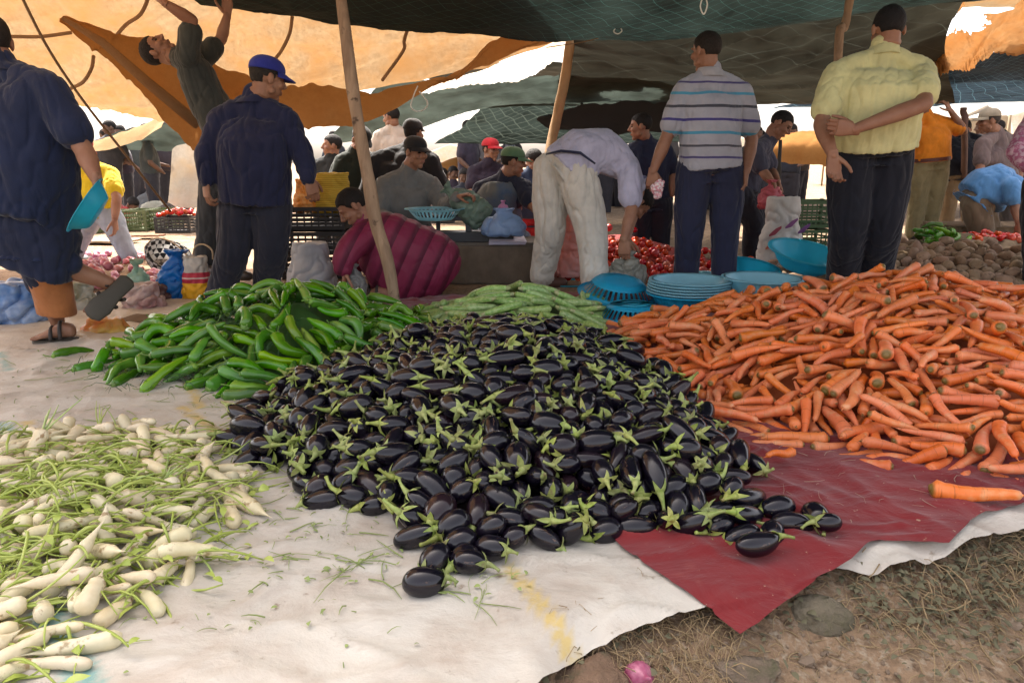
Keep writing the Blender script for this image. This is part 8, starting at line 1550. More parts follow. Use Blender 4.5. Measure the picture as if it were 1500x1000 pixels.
person('man in red cap and dark T-shirt among the far crowd', dict(head=(719, 220, 8.2), F=(.75, -.65, -.05), neck=(716, 238, 8.2), sl=(694, 252, 8.2), sr=(736, 252, 8.25), mid=(714, 285, 8.2), pl=(702, 318, 8.2), pr=(728, 318, 8.2), el=(690, 280, 8.1), wl=(700, 300, 8.0), er=(744, 280, 8.1), wr=(740, 300, 8.0), kl=(702, 340, 8.2), al=(702, 362, 8.2), kr=(728, 340, 8.2), ar=(728, 362, 8.2)), (.03, .02, .035), (.02, .02, .02), seed=37, cap=(.50, .02, .03), vox=.014, hv=.006, hands=False, face=True)
r11, _ = person('man in green cap and grey blue vest seated with the back turned', dict(head=(752, 238, 6.3), F=(.95, .1, -.12), neck=(740, 258, 6.35), sl=(705, 278, 6.4), sr=(768, 276, 6.3), mid=(728, 308, 6.4), pl=(708, 345, 6.4), pr=(748, 345, 6.4), el=(700, 310, 6.3), wl=(720, 335, 6.1), er=(778, 300, 6.2), wr=(800, 318, 6.0), kl=(720, 355, 6.0), al=(720, 400, 6.0), kr=(765, 358, 6.0), ar=(765, 400, 6.0), hr=((1, -.2, -.2), (0, 0, -1), (0, -1, 0), .5)), (.020, .024, .045), (.16, .22, .33), seed=41, cap=(.09, .17, .09), vox=.01, hv=.006, face=True)
bm = bmesh.new(); c0, c1, c2 = W(728, 340, 6.4), W(725, 305, 6.4), W(735, 266, 6.37)
ring_loft(bm, [(c0, V((.225, 0, 0)), V((0, .18, 0))), (c1, V((.225, 0, 0)), V((0, .18, 0))), (c1.lerp(c2, .6), V((.20, 0, 0)), V((0, .165, 0))), (c2, V((.14, 0, 0)), V((0, .12, 0)))])
T = NT('vest'); g_ = T.n('ShaderNodeTexCoord'); f, raw = noisef(T, 3, lo=.42, hi=.58); col = mixc(T, f, (.13, .135, .13), (.06, .10, .17))
setm(obj('vest', fuse(bm, .012, 3, folds(.012, 8, 6, 5)), r11), finish(T, col, .85, .2, raw, .4, .02))
person('man in a dark blue top mostly hidden behind the man in white trousers', dict(head=(782, 236, 7.6), F=(-.5, .5, -.3), neck=(780, 250, 7.6), sl=(758, 262, 7.6), sr=(800, 262, 7.6), mid=(778, 290, 7.6), pl=(766, 325, 7.6), pr=(790, 325, 7.6), el=(752, 285, 7.5), wl=(762, 305, 7.4), er=(806, 285, 7.6), wr=(800, 305, 7.5), kl=(766, 345, 7.6), al=(766, 372, 7.6), kr=(790, 345, 7.6), ar=(790, 372, 7.6)), (.02, .035, .075), (.3, .02, .03), seed=43, vox=.014, hv=.008, hands=False)
# 13 bending man
r13, J13 = person('man in white trousers and lavender shirt bending over to fill a bag', dict(head=(934, 296, 5.25), F=(.35, .1, -1), U=(.8, .1, .1), neck=(930, 268, 5.15), sr=(922, 252, 4.98), sl=(915, 238, 5.35), mid=(868, 218, 5.1), pl=(806, 250, 5.15), pr=(846, 252, 5.0),
  er=(925, 308, 4.88), wr=(914, 352, 4.8), el=(930, 300, 5.35), wl=(918, 350, 5.1), kl=(806, 335, 5.15), al=G(794, 417)+V((0, 0, .06)), kr=(866, 338, 4.95), ar=G(872, 436)+V((0, 0, .06)),
  hr=((.05, 0, -1), (.3, 1, 0), (.8, -.4, 0), .6, .4), hl=((0, -.2, -1), (0, -1, 0), (.8, .2, 0), .6)), (.46, .46, .60), (.58, .56, .50), seed=47, girth=1.05, leg=1.12, sleeve='short', shirt_amp=.012, tr_amp=.016, shoe=(.10, .045, .03), hem=-.02)
bm = bmesh.new(); e = [W(800, 226, 4.98), W(822, 221, 4.92), W(850, 224, 4.86), W(872, 240, 4.84)]; tube(bm, e, [.006, .009, .009, .006], 8); setm(obj('belt_edge', bm, r13), fabric((.02, .025, .06)))
# 14 navy man
person('man in navy shirt looking left behind the striped polo', dict(head=(938, 186, 6.9), F=(-.95, .15, -.1), neck=(946, 206, 6.95), sl=(926, 222, 6.9), sr=(975, 222, 7.0), mid=(950, 260, 7.0), pl=(938, 300, 7.0), pr=(968, 300, 7.0), el=(918, 255, 6.8), wl=(925, 285, 6.7), er=(985, 255, 7), wr=(985, 285, 6.9), kl=(938, 335, 7.0), al=(938, 372, 7.0), kr=(968, 335, 7.0), ar=(968, 372, 7.0)), (.018, .022, .05), (.02, .022, .035), seed=53, vox=.012, hv=.006, face=True, hands=False)
# 16 leaning man
person('young man in a white and black T-shirt leaning forward with a pink bag', dict(head=(1144, 183, 6.6), F=(.62, -.45, -.55), U=(.35, 0, .9), neck=(1126, 206, 6.65), sl=(1106, 222, 6.5), sr=(1118, 222, 6.85), mid=(1098, 250, 6.7), pl=(1082, 285, 6.6), pr=(1092, 285, 6.8), el=(1118, 252, 6.4), wl=(1133, 270, 6.3), er=(1130, 250, 6.8), wr=(1140, 268, 6.6), kl=(1104, 325, 6.5), al=(1100, 370, 6.6), kr=(1112, 325, 6.8), ar=(1108, 370, 6.9), hl=((.5, 0, -1), (-1, 0, -.3), (0, -1, 0), .9, .5), hr=((.4, 0, -1), (-1, 0, -.3), (0, -1, 0), .8, .5)), (.06, .06, .09), (.02, .02, .03), seed=59, vox=.01, hv=.0055, face=True, girth=.85)
# 18-22 right group
person('man in bright orange T-shirt and khaki trousers with one hand raised', dict(head=(1352, 152, 8.2), F=(.3, .9, 0), neck=(1354, 168, 8.2), sl=(1338, 182, 8.2), sr=(1384, 182, 8.2), mid=(1362, 208, 8.2), pl=(1348, 240, 8.2), pr=(1374, 240, 8.2), el=(1328, 210, 8.1), wl=(1335, 235, 8.0), er=(1412, 192, 8.15), wr=(1392, 162, 8.1), kl=(1345, 290, 8.2), al=(1338, 342, 8.2), kr=(1368, 292, 8.2), ar=(1360, 342, 8.2), hr=((-.6, 0, .9), (-.5, .5, 0), (-.5, -.5, 0), .6)), (.80, .26, .02), (.30, .25, .13), seed=61, vox=.011, hv=.006, girth=1.1, leg=1.05, belt=(.12, .03, .02), hem=-.05)
person('man in black shirt and tan trousers stooping behind the orange shirt', dict(head=(1412, 190, 9.3), F=(.1, 1, -.8), neck=(1410, 196, 9.2), sl=(1386, 206, 9.1), sr=(1430, 206, 9.1), mid=(1408, 232, 9.0), pl=(1394, 258, 9.0), pr=(1420, 258, 9.0), el=(1378, 226, 9.0), wl=(1384, 246, 9), er=(1438, 226, 9), wr=(1438, 248, 9), kl=(1390, 295, 9.0), al=(1386, 332, 9.0), kr=(1420, 295, 9.0), ar=(1418, 332, 9.0)), (.012, .014, .022), (.25, .17, .09), seed=67, vox=.012, hv=.008, girth=1.15, hands=False)
person('man in beige cap and taupe T-shirt looking left at the right side', dict(head=(1448, 178, 7.8), F=(-.95, .2, -.1), neck=(1459, 194, 7.85), sl=(1440, 212, 7.7), sr=(1484, 210, 8.0), mid=(1462, 240, 7.9), pl=(1448, 280, 7.8), pr=(1478, 280, 8.0), el=(1436, 246, 7.6), wl=(1430, 272, 7.5), er=(1494, 245, 8.0), wr=(1490, 275, 7.9), kl=(1448, 310, 7.8), al=(1448, 345, 7.8), kr=(1478, 310, 8.0), ar=(1478, 345, 8.0), hl=((-.1, 0, -1), (1, 0, 0), (0, -1, 0), .5)), (.17, .13, .13), (.12, .10, .09), seed=71, cap=(.36, .33, .26), vox=.011, hv=.006, girth=1.08, face=True, hairc=(.05, .04, .035))
person('person in a sky blue shirt bending down in front of the beige cap', dict(head=(1512, 300, 6.6), F=(.3, -.2, -1), U=(1, 0, 0), neck=(1496, 280, 6.6), sl=(1480, 272, 6.45), sr=(1486, 268, 6.8), mid=(1458, 268, 6.7), pl=(1428, 298, 6.6), pr=(1432, 296, 6.85), el=(1487, 300, 6.4), wl=(1492, 326, 6.3), er=(1500, 305, 6.8), wr=(1500, 330, 6.7), kl=(1440, 345, 6.6), al=(1436, 385, 6.6), kr=(1450, 345, 6.85), ar=(1446, 382, 6.85), hl=((0, 0, -1), (1, 0, 0), (0, -1, 0), .5)), (.10, .27, .55), (.20, .15, .10), seed=73, vox=.011, hv=.007, girth=1.15, baggy=1.2)
person('person in a pink patterned sleeve and black trousers cut off by the right edge', dict(head=(1560, 100, 4.5), F=(-.3, .9, 0), neck=(1566, 140, 4.5), sl=(1524, 172, 4.45), sr=(1622, 172, 4.5), mid=(1575, 215, 4.45), pl=(1532, 268, 4.5), pr=(1585, 268, 4.5), el=(1492, 222, 4.35), wl=(1520, 250, 4.2), er=(1650, 225, 4.5), wr=(1630, 265, 4.4), kl=(1524, 340, 4.5), al=G(1520, 445)+V((0, 0, .06)), kr=(1590, 340, 4.5), ar=G(1590, 445)+V((0, 0, .06)), hl=((.9, .2, -.3), (0, 1, 0), (0, 0, 1), .6)), (.5, .2, .28), (.015, .014, .02), sleeve='long', seed=79, girth=1.1, leg=1.05, shirt_mat=m_veg('flower_print', (.45, .13, .22), (.62, .42, .48), 45, .85, .45, .55))
# 2b yellow shirt man behind the walking man
person('man in bright yellow shirt and faded jeans bending behind the blue basin', dict(head=(118, 216, 6.9), F=(.3, .8, -.5), neck=(124, 236, 6.8), sl=(112, 254, 6.8), sr=(162, 256, 6.8), mid=(138, 278, 6.8), pl=(132, 312, 6.8), pr=(158, 312, 6.8), el=(108, 282, 6.7), wl=(112, 306, 6.6), er=(171, 290, 6.6), wr=(168, 322, 6.5), kl=(120, 342, 6.8), al=(108, 374, 6.8), kr=(172, 340, 6.75), ar=(188, 374, 6.7), hr=((0, 0, -1), (-1, 0, 0), (0, -1, 0), .5)), (.80, .62, .03), (.36, .42, .52), seed=83, vox=.011, hv=.007, cap=(.35, .03, .03), shoe=(.3, .3, .3), sk=skin((.36, .20, .14)))
# far crowd
rndc = random.Random(4)
far_roots = []
FAR = [(200, 262, 15, (.05, .06, .06), 'small dark figure standing far left of the two by the far stall'), (219, 272, 14, (.10, .11, .12), 'small figure in grey right of the dark one by the far stall'), (183, 300, 11, (.40, .03, .03), 'far man in red crouched by the green crates'), (243, 296, 11.5, (.50, .48, .38), 'far person in cream bending over the red tomatoes'), (266, 300, 11.2, (.07, .05, .04), 'far dark figure bending at the right of the cream one'), (238, 262, 15.5, (.06, .06, .07), 'far standing figure by the beige curtain'),
 (648, 258, 11, (.16, .15, .15), 'far man in grey at the left of the crowd under the orange parasol'), (664, 254, 12.5, (.05, .04, .06), 'far man in black second from the left under the orange parasol'), (680, 258, 11.5, (.03, .035, .05), 'far man in navy in the middle of the crowd'), (694, 250, 12, (.06, .05, .06), 'far man in charcoal left of the red cap'), (758, 246, 12, (.03, .04, .06), 'far man in dark clothes right of the green cap'), (640, 246, 14, (.10, .08, .07), 'far figure in brown behind the crowd under the parasol')]
for i, (px, py, Y, c, l) in enumerate(FAR):
    s = .95; k = FPX/Y*.97/1.0; D = lambda dx, dy, dz=0: W(px+dx*k, py+dy*k, Y+dz)
    if 290 < py < 305:
        person(l, dict(head=D(.12, 0), F=(.6, -.3, -.7), neck=D(.05, .09), sl=D(-.06, .14, -.15), sr=D(-.02, .12, .15), mid=D(-.16, .12), pl=D(-.3, .2, -.08), pr=D(-.3, .2, .08), el=D(.02, .3, -.2), wl=D(.1, .4, -.2), er=D(.05, .3, .2), wr=D(.12, .4, .2), kl=D(-.1, .22, -.12), al=D(-.2, .42, -.1), kr=D(-.08, .24, .12), ar=D(-.18, .42, .1)), c, (.06, .06, .06), seed=90+i, vox=.022, hv=.012, hands=False, group='people far away in the market', sk=skin((.16, .09, .06)), hem=0)
        continue
    far_, _ = person(l, dict(head=D(0, 0), F=(rndc.uniform(-1, 1), rndc.uniform(-1, 1), -.2), neck=D(0, .15), sl=D(-.17, .26), sr=D(.17, .26), mid=D(0, .48), pl=D(-.09, .75), pr=D(.09, .75), el=D(-.25, .52), wl=D(-.2, .72, -.2), er=D(.25, .52), wr=D(.15, .6, -.3), kl=D(-.1, 1.1), al=D(-.1, 1.45), kr=D(.1, 1.1), ar=D(.1, 1.45)), c, (.04, .04, .05), seed=90+i, vox=.025, hv=.012, hands=False, group='people far away in the market', sk=skin((.16, .09, .06)))
    far_roots.append(far_)
# more of the crowd: copies of the far figures with their parts
bpy.context.view_layer.update()
def copy_tree(o, parent=None):
    c = link(o.copy()); c.parent = parent
    if parent: c.matrix_parent_inverse = o.matrix_parent_inverse.copy()
    for ch in o.children: copy_tree(ch, c)
    return c
for i in range(46):
    src = rndc.choice(far_roots); c = copy_tree(src); Y = rndc.uniform(11.5, 16)
    px = rndc.choice([rndc.uniform(150, 250), rndc.uniform(420, 760), rndc.uniform(880, 1240), rndc.uniform(880, 1240), rndc.uniform(1380, 1500)])
    c.location = (W(px, 240, Y).x, Y, -.02); c.rotation_euler = (0, 0, rndc.uniform(0, 6.28)); k = rndc.uniform(.92, 1.06); c.scale = (k, k, k)
    c['label'] = 'one of many dark figures standing in the distant crowd beyond the stalls'; c['group'] = 'distant crowd beyond the stalls'
# ---------------------------------------------------------------- goods, bags, baskets and furniture
def basin_mesh(R=.20, r=.13, H=.085, holes=True, n=72):
    """a flared plastic basin with a flat rim, slots cut through the wall"""
    prof = [(0, .0), (r*.5, 0), (r*.97, .0), (r, .004)]
    K = 9
    for k in range(1, K+1): t = k/K; prof.append((r+(R-r)*t**.8, .004+(H-.004)*t))
    prof += [(R+.006, H), (R+.022, H+.001), (R+.024, H-.006)]
    bm = bmesh.new(); rows = [[bm.verts.new((q*math.cos(2*PI*i/n), q*math.sin(2*PI*i/n), z)) for i in range(n)] if q > 0 else [bm.verts.new((0, 0, z))] for q, z in prof]
    for j, (a, b) in enumerate(zip(rows, rows[1:])):
        for i in range(n):
            if len(a) == 1: f = bm.faces.new((a[0], b[i], b[(i+1) % n]))
            else:
                if holes and 5 <= j <= 9 and i % 2 == 0 and j != 11: continue
                f = bm.faces.new((a[i], b[i], b[(i+1) % n], a[(i+1) % n]))
            f.smooth = True
    r_ = bmesh.ops.solidify(bm, geom=bm.faces[:], thickness=.0022)
    return bm
M_BLUE = plain((.03, .58, .90), .35, .5, .05, name='blue_plastic'); M_LBLUE = plain((.38, .74, .86), .35, .5, .05, name='pale_blue_plastic'); M_TEAL = plain((.04, .52, .70), .35, .5, .05, name='teal_plastic')
PB = {True: to_mesh(basin_mesh(), 'basin'), False: to_mesh(basin_mesh(holes=False, H=.10), 'basin')}
def basin(loc, label, mat=M_BLUE, holes=True, rot=(0, 0, 0), s=1.0, group=None, cat='basin'):
    o = obj('plastic_basin' if not holes else 'plastic_colander', PB[holes].copy()); setm(o, mat); tag(o, label, cat, group)
    o.matrix_world = Matrix.Translation(loc) @ Euler(rot).to_matrix().to_4x4() @ Matrix.Scale(s, 4); return o
F_ = PI
basin(G(934, 479)+V((0, .2, .092)), 'blue colander turned upside down on the red cloth, the nearer of two', rot=(F_, 0, 0), s=.98, cat='colander')
basin(G(919, 466)+V((0, .34, .165)), 'blue colander turned upside down and leaning on the nearer one', rot=(F_+.16, .10, 0), s=1.12, cat='colander')
c0 = G(1018, 470)+V((0, .22, 0))
for k in range(6): basin(c0+V((.003*k, 0, .015+k*.016)), 'pale blue basin nested in the stack beside the colanders, '+('lowest', 'second from the bottom', 'third from the bottom', 'fourth from the bottom', 'fifth from the bottom', 'topmost')[k], M_LBLUE if k else M_BLUE, False, s=1.08, group='nested blue basins')
basin(W(1115, 432, 4.25), 'round pale blue basin just behind the carrot heap', M_LBLUE, False, s=1.05)
basin(W(1030, 424, 5.1), 'flat blue basin on the ground between the legs of the striped polo man', M_LBLUE, False, s=1.0)
basin(W(1095, 410, 5.1), 'blue basin tilted on its side right of the striped polo man', M_TEAL, False, rot=(-.35, .3, 0), s=.95)
basin(W(1175, 392, 4.95), 'wide blue basin tipped towards the camera left of the man in yellow', M_TEAL, False, rot=(.25, .12, 0), s=1.15)
basin(W(832, 430, 5.5), 'blue basin behind the ankles of the bending man', M_TEAL, False, s=.9)
basin(W(637, 322, 5.55), 'blue basin standing on the weighing scale', M_LBLUE, True, s=1.0)
ax_ = V((-.78, -.28, .58)).normalized(); bp = W(134, 306, 3.2)-ax_*.03
hb = basin(bp, 'blue basin with pale letters held at the side of the walking man', M_TEAL, False, s=.60); hb.matrix_world = Matrix.Translation(bp) @ ax_.to_track_quat('Z', 'Y').to_matrix().to_4x4() @ Matrix.Scale(.60, 4)
basin(W(592, 434, 5.2), 'green basin on the ground under the squatting man', plain((.01, .16, .12), .4, name='green_plastic'), False, s=.9)

def crinkle(amp, seed, sc_=9):
    def f(c, n_):
        a = noise.noise(c*sc_+V((seed, 0, 0))+noise.noise_vector(c*sc_*.6)*.8); b = noise.noise(c*sc_*2.4+V((0, seed, 0)))
        return amp*(-(1-min(1, abs(a)*3))**2+.5*b)
    return f
def bag(loc, w, d, h, label, mat, neck=.3, lean=0, flare=.5, name='plastic_bag', cat='bag', seed=1, vox=.008, amp=.018, tie=True, part=None):
    bm = bmesh.new(); rg = []
    prof = [(0, .80), (.06, .95), (.25, 1.0), (.5, .92), (.68, .72)]+([(.80, neck), (.86, neck*.8), (.94, flare*.8), (1.0, flare)] if tie else [(.8, .75), (.92, .72), (1, .70)])
    for t, k in prof: rg.append((V((lean*t*t, 0, t*h)), V((w/2*k, 0, 0)), V((0, d/2*k, 0))))
    ring_loft(bm, rg, 24); me = fuse(bm, vox, 2, crinkle(amp, seed, 6/max(w, .15)*.5))
    o = obj(name, me, loc=loc); setm(o, mat); tag(o, label, cat); return o
def film(c, tw=.35, tc=None, rough=.3, c2=None):
    T = NT('plastic_film'); col, raw = ncol(T, c, c2 or tuple(x*.7 for x in c), 8, detail=5); f, r2 = noisef(T, 30, detail=4)
    return finish(T, col, rough, .5, r2, .6, .01, trans=(tw, tc or c))
def onfloor(px, py, Y=None):
    if Y is None: return G(px, py, -.02)
    p = W(px, py, Y); p.z = -.02; return p
bag(onfloor(28, 476), .36, .28, .25, 'large crumpled blue plastic bag on the ground at the left edge', film((.06, .20, .50), .2, c2=(.35, .45, .62)), tie=False, seed=2, vox=.007, amp=.03)
bag(onfloor(255, 442), .22, .16, .34, 'bright blue plastic bag tied at the neck beside the striped sack', film((.008, .19, .62), .3), seed=3, lean=.05, neck=.45, flare=.8)
bag(onfloor(212, 455), .27, .2, .17, 'white and pinkish plastic bag of onions lying before the blue bag', film((.60, .50, .46), .2, c2=(.30, .12, .12)), seed=4, tie=False, amp=.025)
bag(onfloor(206, 436, 4.6), .17, .14, .30, 'thin pale green plastic bag with a knotted top', film((.40, .58, .48), .5), seed=5, neck=.25, flare=.6)
bag(onfloor(120, 458), .22, .16, .19, 'olive and grey plastic bag beside the raised sandal', film((.26, .25, .15), .2, c2=(.5, .5, .45)), seed=6, tie=False)
bag(onfloor(238, 452, 4.7), .2, .15, .13, 'dark brown plastic bag lying flat near the sandal', film((.12, .06, .06), .1), seed=7, tie=False)
bag(onfloor(157, 492), .27, .13, .10, 'flat orange and yellow plastic bag lying on the white sheet', film((.72, .20, .06), .3, c2=(.70, .55, .12)), seed=8, tie=False, amp=.02)
bag(W(520, 434, 4.5)-V((0, 0, .0)), .16, .14, .20, 'grey translucent plastic bag being filled by the squatting man', film((.28, .28, .27), .3), seed=9, neck=.4)
bag(W(918, 416, 4.85), .27, .22, .22, 'clear plastic bag being filled by the bending man in white trousers', film((.36, .36, .31), .4), seed=10, neck=.35, vox=.007, amp=.03)
bag(W(830, 405, 5.45), .24, .2, .50, 'salmon pink plastic bag standing behind the legs of the bending man', film((.75, .30, .24), .35, c2=(.62, .40, .38)), seed=11, tie=False)
bag(W(1128, 306, 6.3), .22, .18, .24, 'pink plastic bag held by the leaning young man', film((.70, .16, .20), .4), seed=12, neck=.3)
bag(W(738, 346, 5.4), .34, .22, .20, 'pale blue plastic bag on the table beside the scale', film((.30, .45, .70), .4), seed=14, neck=.4)
b_ = bag(W(712, 322, 5.65), .24, .16, .40, 'pale green transparent plastic bag held slanting by the seller', film((.30, .42, .34), .45, c2=(.12, .16, .13)), seed=13, neck=.4, amp=.02); b_.rotation_euler = (0, rad(-52), 0)
bag(W(716, 285, 6.0), .10, .09, .12, 'small pink and blue bag tip lying by the scale beam', film((.55, .25, .45), .3), seed=15).location = W(737, 318, 5.5)
# sacks
def sack(loc, w, d, h, label, bands, seed=1, lean=0, name='sack', cat='sack'):
    o = bag(loc, w, d, h, label, None, seed=seed, tie=False, vox=.009, amp=.014, lean=lean, name=name, cat=cat)
    T = NT('sack_print'); g = T.n('ShaderNodeTexCoord'); sx = T.n('ShaderNodeSeparateXYZ'); T.l(g.outputs['Object'], sx.inputs[0]); col, raw = ncol(T, bands[0][1], tuple(x*.85 for x in bands[0][1]), 12)
    for z, c in bands[1:]:
        a = T.n('ShaderNodeMath', operation='GREATER_THAN'); T.l(sx.outputs[2], a.inputs[0]); a.inputs[1].default_value = z*h; col = mixc(T, a.outputs[0], col, c)
    w1, r1 = noisef(T, 9, detail=5); return setm(o, finish(T, col, .55, .35, r1, .5, .015)), o
sack(onfloor(292, 442), .21, .17, .30, 'woven sack banded yellow, red and pale grey beside the navy trousers', [(0, (.75, .42, .02)), (.44, (.42, .03, .06)), (.53, (.62, .5, .45)), (.56, (.42, .03, .06)), (.66, (.5, .48, .44))], 21)
sack(onfloor(458, 425, 5.0), .34, .30, .36, 'wide full white woven sack between the navy trousers and the squatting man', [(0, (.50, .51, .53))], 22)
s_, so = sack(onfloor(1140, 388, 5.9), .36, .26, .62, 'tall white sack with red and purple print behind the blue basins', [(0, (.58, .56, .53)), ], 23)
# printed marks of the tall sack
def text_on(parent, body, loc, size, rot, mat, name='lettering'):
    cu = bpy.data.curves.new(name, 'FONT'); cu.body = body; cu.size = size; cu.extrude = .001; cu.align_x = 'CENTER'; o = bpy.data.objects.new(name, cu); link(o)
    dg = bpy.context.evaluated_depsgraph_get(); me = bpy.data.meshes.new_from_object(o.evaluated_get(dg)); bpy.data.objects.remove(o); bpy.data.curves.remove(cu)
    t = link(bpy.data.objects.new(name, me)); t.parent = parent; t.location = loc; t.rotation_euler = rot; setm(t, mat); return t
bm = bmesh.new()
for x, z, w_, h_ in ((.07, .19, .19, .17),):
    vs = [bm.verts.new((x+a*w_/2, -.150, z+b*h_/2)) for a, b in ((-1, -1), (1, -.9), (1, 1), (-.7, .7))]; bm.faces.new(vs)
bmesh.ops.solidify(bm, geom=bm.faces[:], thickness=.002)
pr_ = setm(obj('red_label', bm, so, loc=(0, 0, .0)), plain((.50, .03, .03), .6, name='print_red'))
text_on(so, 'Lion', (.07, -.1545, .165), .085, (PI/2, 0, 0), plain((.7, .66, .62), .6, name='print_white'))
for x, z, c in ((-.10, .36, (.30, .03, .06)), (.12, .38, (.16, .05, .22)), (-.12, .26, (.5, .12, .06)), (.02, .42, (.20, .06, .2))):
    bm = bmesh.new(); ring_loft(bm, [(V((x-.045, -.152, z-.03)), V((0, .002, 0)), V((0, 0, .008))), (V((x, -.156, z)), V((0, .002, 0)), V((0, 0, .024))), (V((x+.045, -.152, z+.035)), V((0, .002, 0)), V((0, 0, .01)))]); setm(obj('printed_mark', bm, so, loc=(0, 0, 0)), plain(c, .6, name='print'))
# net sack of onions and yellow sack
T = NT('yellow_net'); uvw, raw = noisef(T, 60, detail=2); w1 = T.n('ShaderNodeTexWave'); w1.inputs['Scale'].default_value = 22; w1.bands_direction = 'Z'; tcx = T.n('ShaderNodeTexCoord'); T.l(tcx.outputs['Object'], w1.inputs[0])
col = mixc(T, w1.outputs['Fac'], (.60, .42, .06), (.42, .27, .04)); M_YN = finish(T, col, .8, .2, w1.outputs['Fac'], .5, .01)
bag(W(490, 316, 5.9), .36, .3, .33, 'bulging yellow net sack on the black crates', M_YN, seed=31, tie=False, name='net_sack', cat='sack')
bag(W(448, 312, 5.8), .17, .2, .26, 'orange net sack of onions leaning on the yellow sack', m_veg('onion_net', (.62, .22, .05), (.75, .42, .18), 30, .6), seed=32, tie=False, name='net_sack', cat='sack')
# crates
def crate(loc, w, d, h, label, mat, rot=0, group=None, inner=True):
    r = empty('plastic_crate', loc); r.rotation_euler = (0, 0, rot); tag(r, label, 'crate', group)
    bm = bmesh.new(); B = lambda x0, x1, y0, y1, z0, z1: bmesh.ops.create_cube(bm, size=1, matrix=Matrix.Translation(((x0+x1)/2, (y0+y1)/2, (z0+z1)/2)) @ Matrix.Diagonal((x1-x0, y1-y0, z1-z0, 1)))
    t = .012
    for x in (-w/2, w/2-t*2):
        for y in (-d/2, d/2-t*2): B(x, x+t*2, y, y+t*2, 0, h)
    n = 5
    for k in range(n):
        z = .015+(h-.04)*k/(n-1); hh = .03 if k in (0, n-1) else .018
        B(-w/2+t*2, w/2-t*2, -d/2+.002, -d/2+t, z-.01, z+hh-.01); B(-w/2+t*2, w/2-t*2, d/2-t, d/2-.002, z-.01, z+hh-.01)
        B(-w/2+.002, -w/2+t, -d/2+t*2, d/2-t*2, z-.01, z+hh-.01); B(w/2-t, w/2-.002, -d/2+t*2, d/2-t*2, z-.01, z+hh-.01)
    for k in range(9):
        x = -w/2+t*3+(w-t*6)*k/8; B(x-.006, x+.006, -d/2+.004, -d/2+t*.8, .01, h-.02)
    setm(obj('slatted_sides', bm, r, loc=(0, 0, 0)), mat); bm = bmesh.new(); B(-w/2+t, w/2-t, -d/2+t, d/2-t, .004, .016); setm(obj('crate_floor', bm, r, loc=(0, 0, 0)), mat); return r
M_BLK = plain((.015, .015, .017), .5, name='black_plastic_crate'); M_GRN = plain((.06, .12, .04), .6, name='green_plastic_crate'); M_OLV = plain((.12, .15, .06), .7, name='olive_crate')
for k, l in enumerate(('bottom black crate under the yellow net sack', 'middle black crate under the yellow net sack', 'top black crate right under the yellow net sack')):
    p = onfloor(468, 400, 5.85); p.z = -.02+.235*k*.8; crate(p, .5, .36, .18, l, M_BLK, .05)
for k, (px, l) in enumerate(((1176, 'lower green crate behind the tall printed sack'), (1180, 'upper green crate stacked behind the tall printed sack'), )):
    p = onfloor(px, 350, 7.2); p.z = -.02+.27*k; crate(p, .45, .35, .26, l, M_GRN, .1)
for k in range(4): p = onfloor(142+k*34, 335, 9.6+k*.15); crate(p, .31, .5, .27, ('first olive crate from the left in the row under the rope', 'second olive crate from the left in the row under the rope', 'third olive crate from the left in the row under the rope', 'last olive crate on the right in the row under the rope')[k], M_OLV, .05*k-.05)
p = onfloor(262, 328, 9.6); crate(p, .45, .4, .20, 'low dark crate of tomatoes at the foot of the rope', M_BLK)
rnd = random.Random(12)
def spread(kind, cx, cy, cz, sx, sy, n, label, cat_s=1.0, group=None, mat=None, lay_=.03):
    pr = veg_protos(kind)
    for i in range(n):
        x, y = cx+rnd.uniform(-sx, sx), cy+rnd.uniform(-sy, sy); z = cz+lay_*max(0, 1-((x-cx)/sx)**2)*rnd.uniform(.6, 1.6)
        M4 = Matrix.Translation((x, y, z)) @ Euler((rnd.uniform(0, 6), rnd.uniform(-.5, .5), rnd.uniform(0, 6))).to_matrix().to_4x4() @ Matrix.Scale(cat_s, 4); k = rnd.randrange(9)
        r = put_veg(kind, M4, k, label, False); r['group'] = group
spread('tomato', p.x, p.y, .19, .2, .17, 45, 'red tomato in the low dark crate at the foot of the rope', group='tomatoes in the low crate', lay_=.05)
q = onfloor(1460, 354, 6.6); bm = bmesh.new()
bm2 = bmesh.new(); bmesh.ops.create_cube(bm2, size=1, matrix=Matrix.Diagonal((1.1, .7, .36, 1))); bmesh.ops.bevel(bm2, geom=bm2.edges[:], offset=.03, segments=2)
M_BURL = plain((.20, .15, .10), .95, .1, .2, 14, .4, name='sacking')
setm(tag(obj('covered_bench', bm2, loc=W(1470, 350, 7.0)+V((0, .1, -.05))), 'low bench covered in brown sacking behind the potatoes', 'bench'), M_BURL)
q = W(1455, 352, 6.25); spread('tomato', q.x, q.y, q.z-.02, .30, .15, 50, 'red tomato in the small pile behind the potatoes at the right', 1.1, 'tomatoes behind the potatoes', lay_=.05)
q = W(1378, 346, 6.2); spread('green_pepper', q.x, q.y, q.z-.03, .12, .12, 22, 'pale green pepper in the small pile behind the potatoes', .85, 'small pile of pale peppers', lay_=.08)
bm = bmesh.new(); ball(bm, V((0, 0, 0)), 1, (V((.75, 0, 0)), V((0, .42, 0)), V((0, 0, .28)))); 
setm(tag(obj('sacking_mound', fuse(bm, .02, 2, crinkle(.03, 4, 4)), loc=V((W(1425, 350, 6.3).x, 6.3, .0))), 'lump of brown sacking carrying the small piles of peppers and tomatoes', 'sacking'), M_BURL)
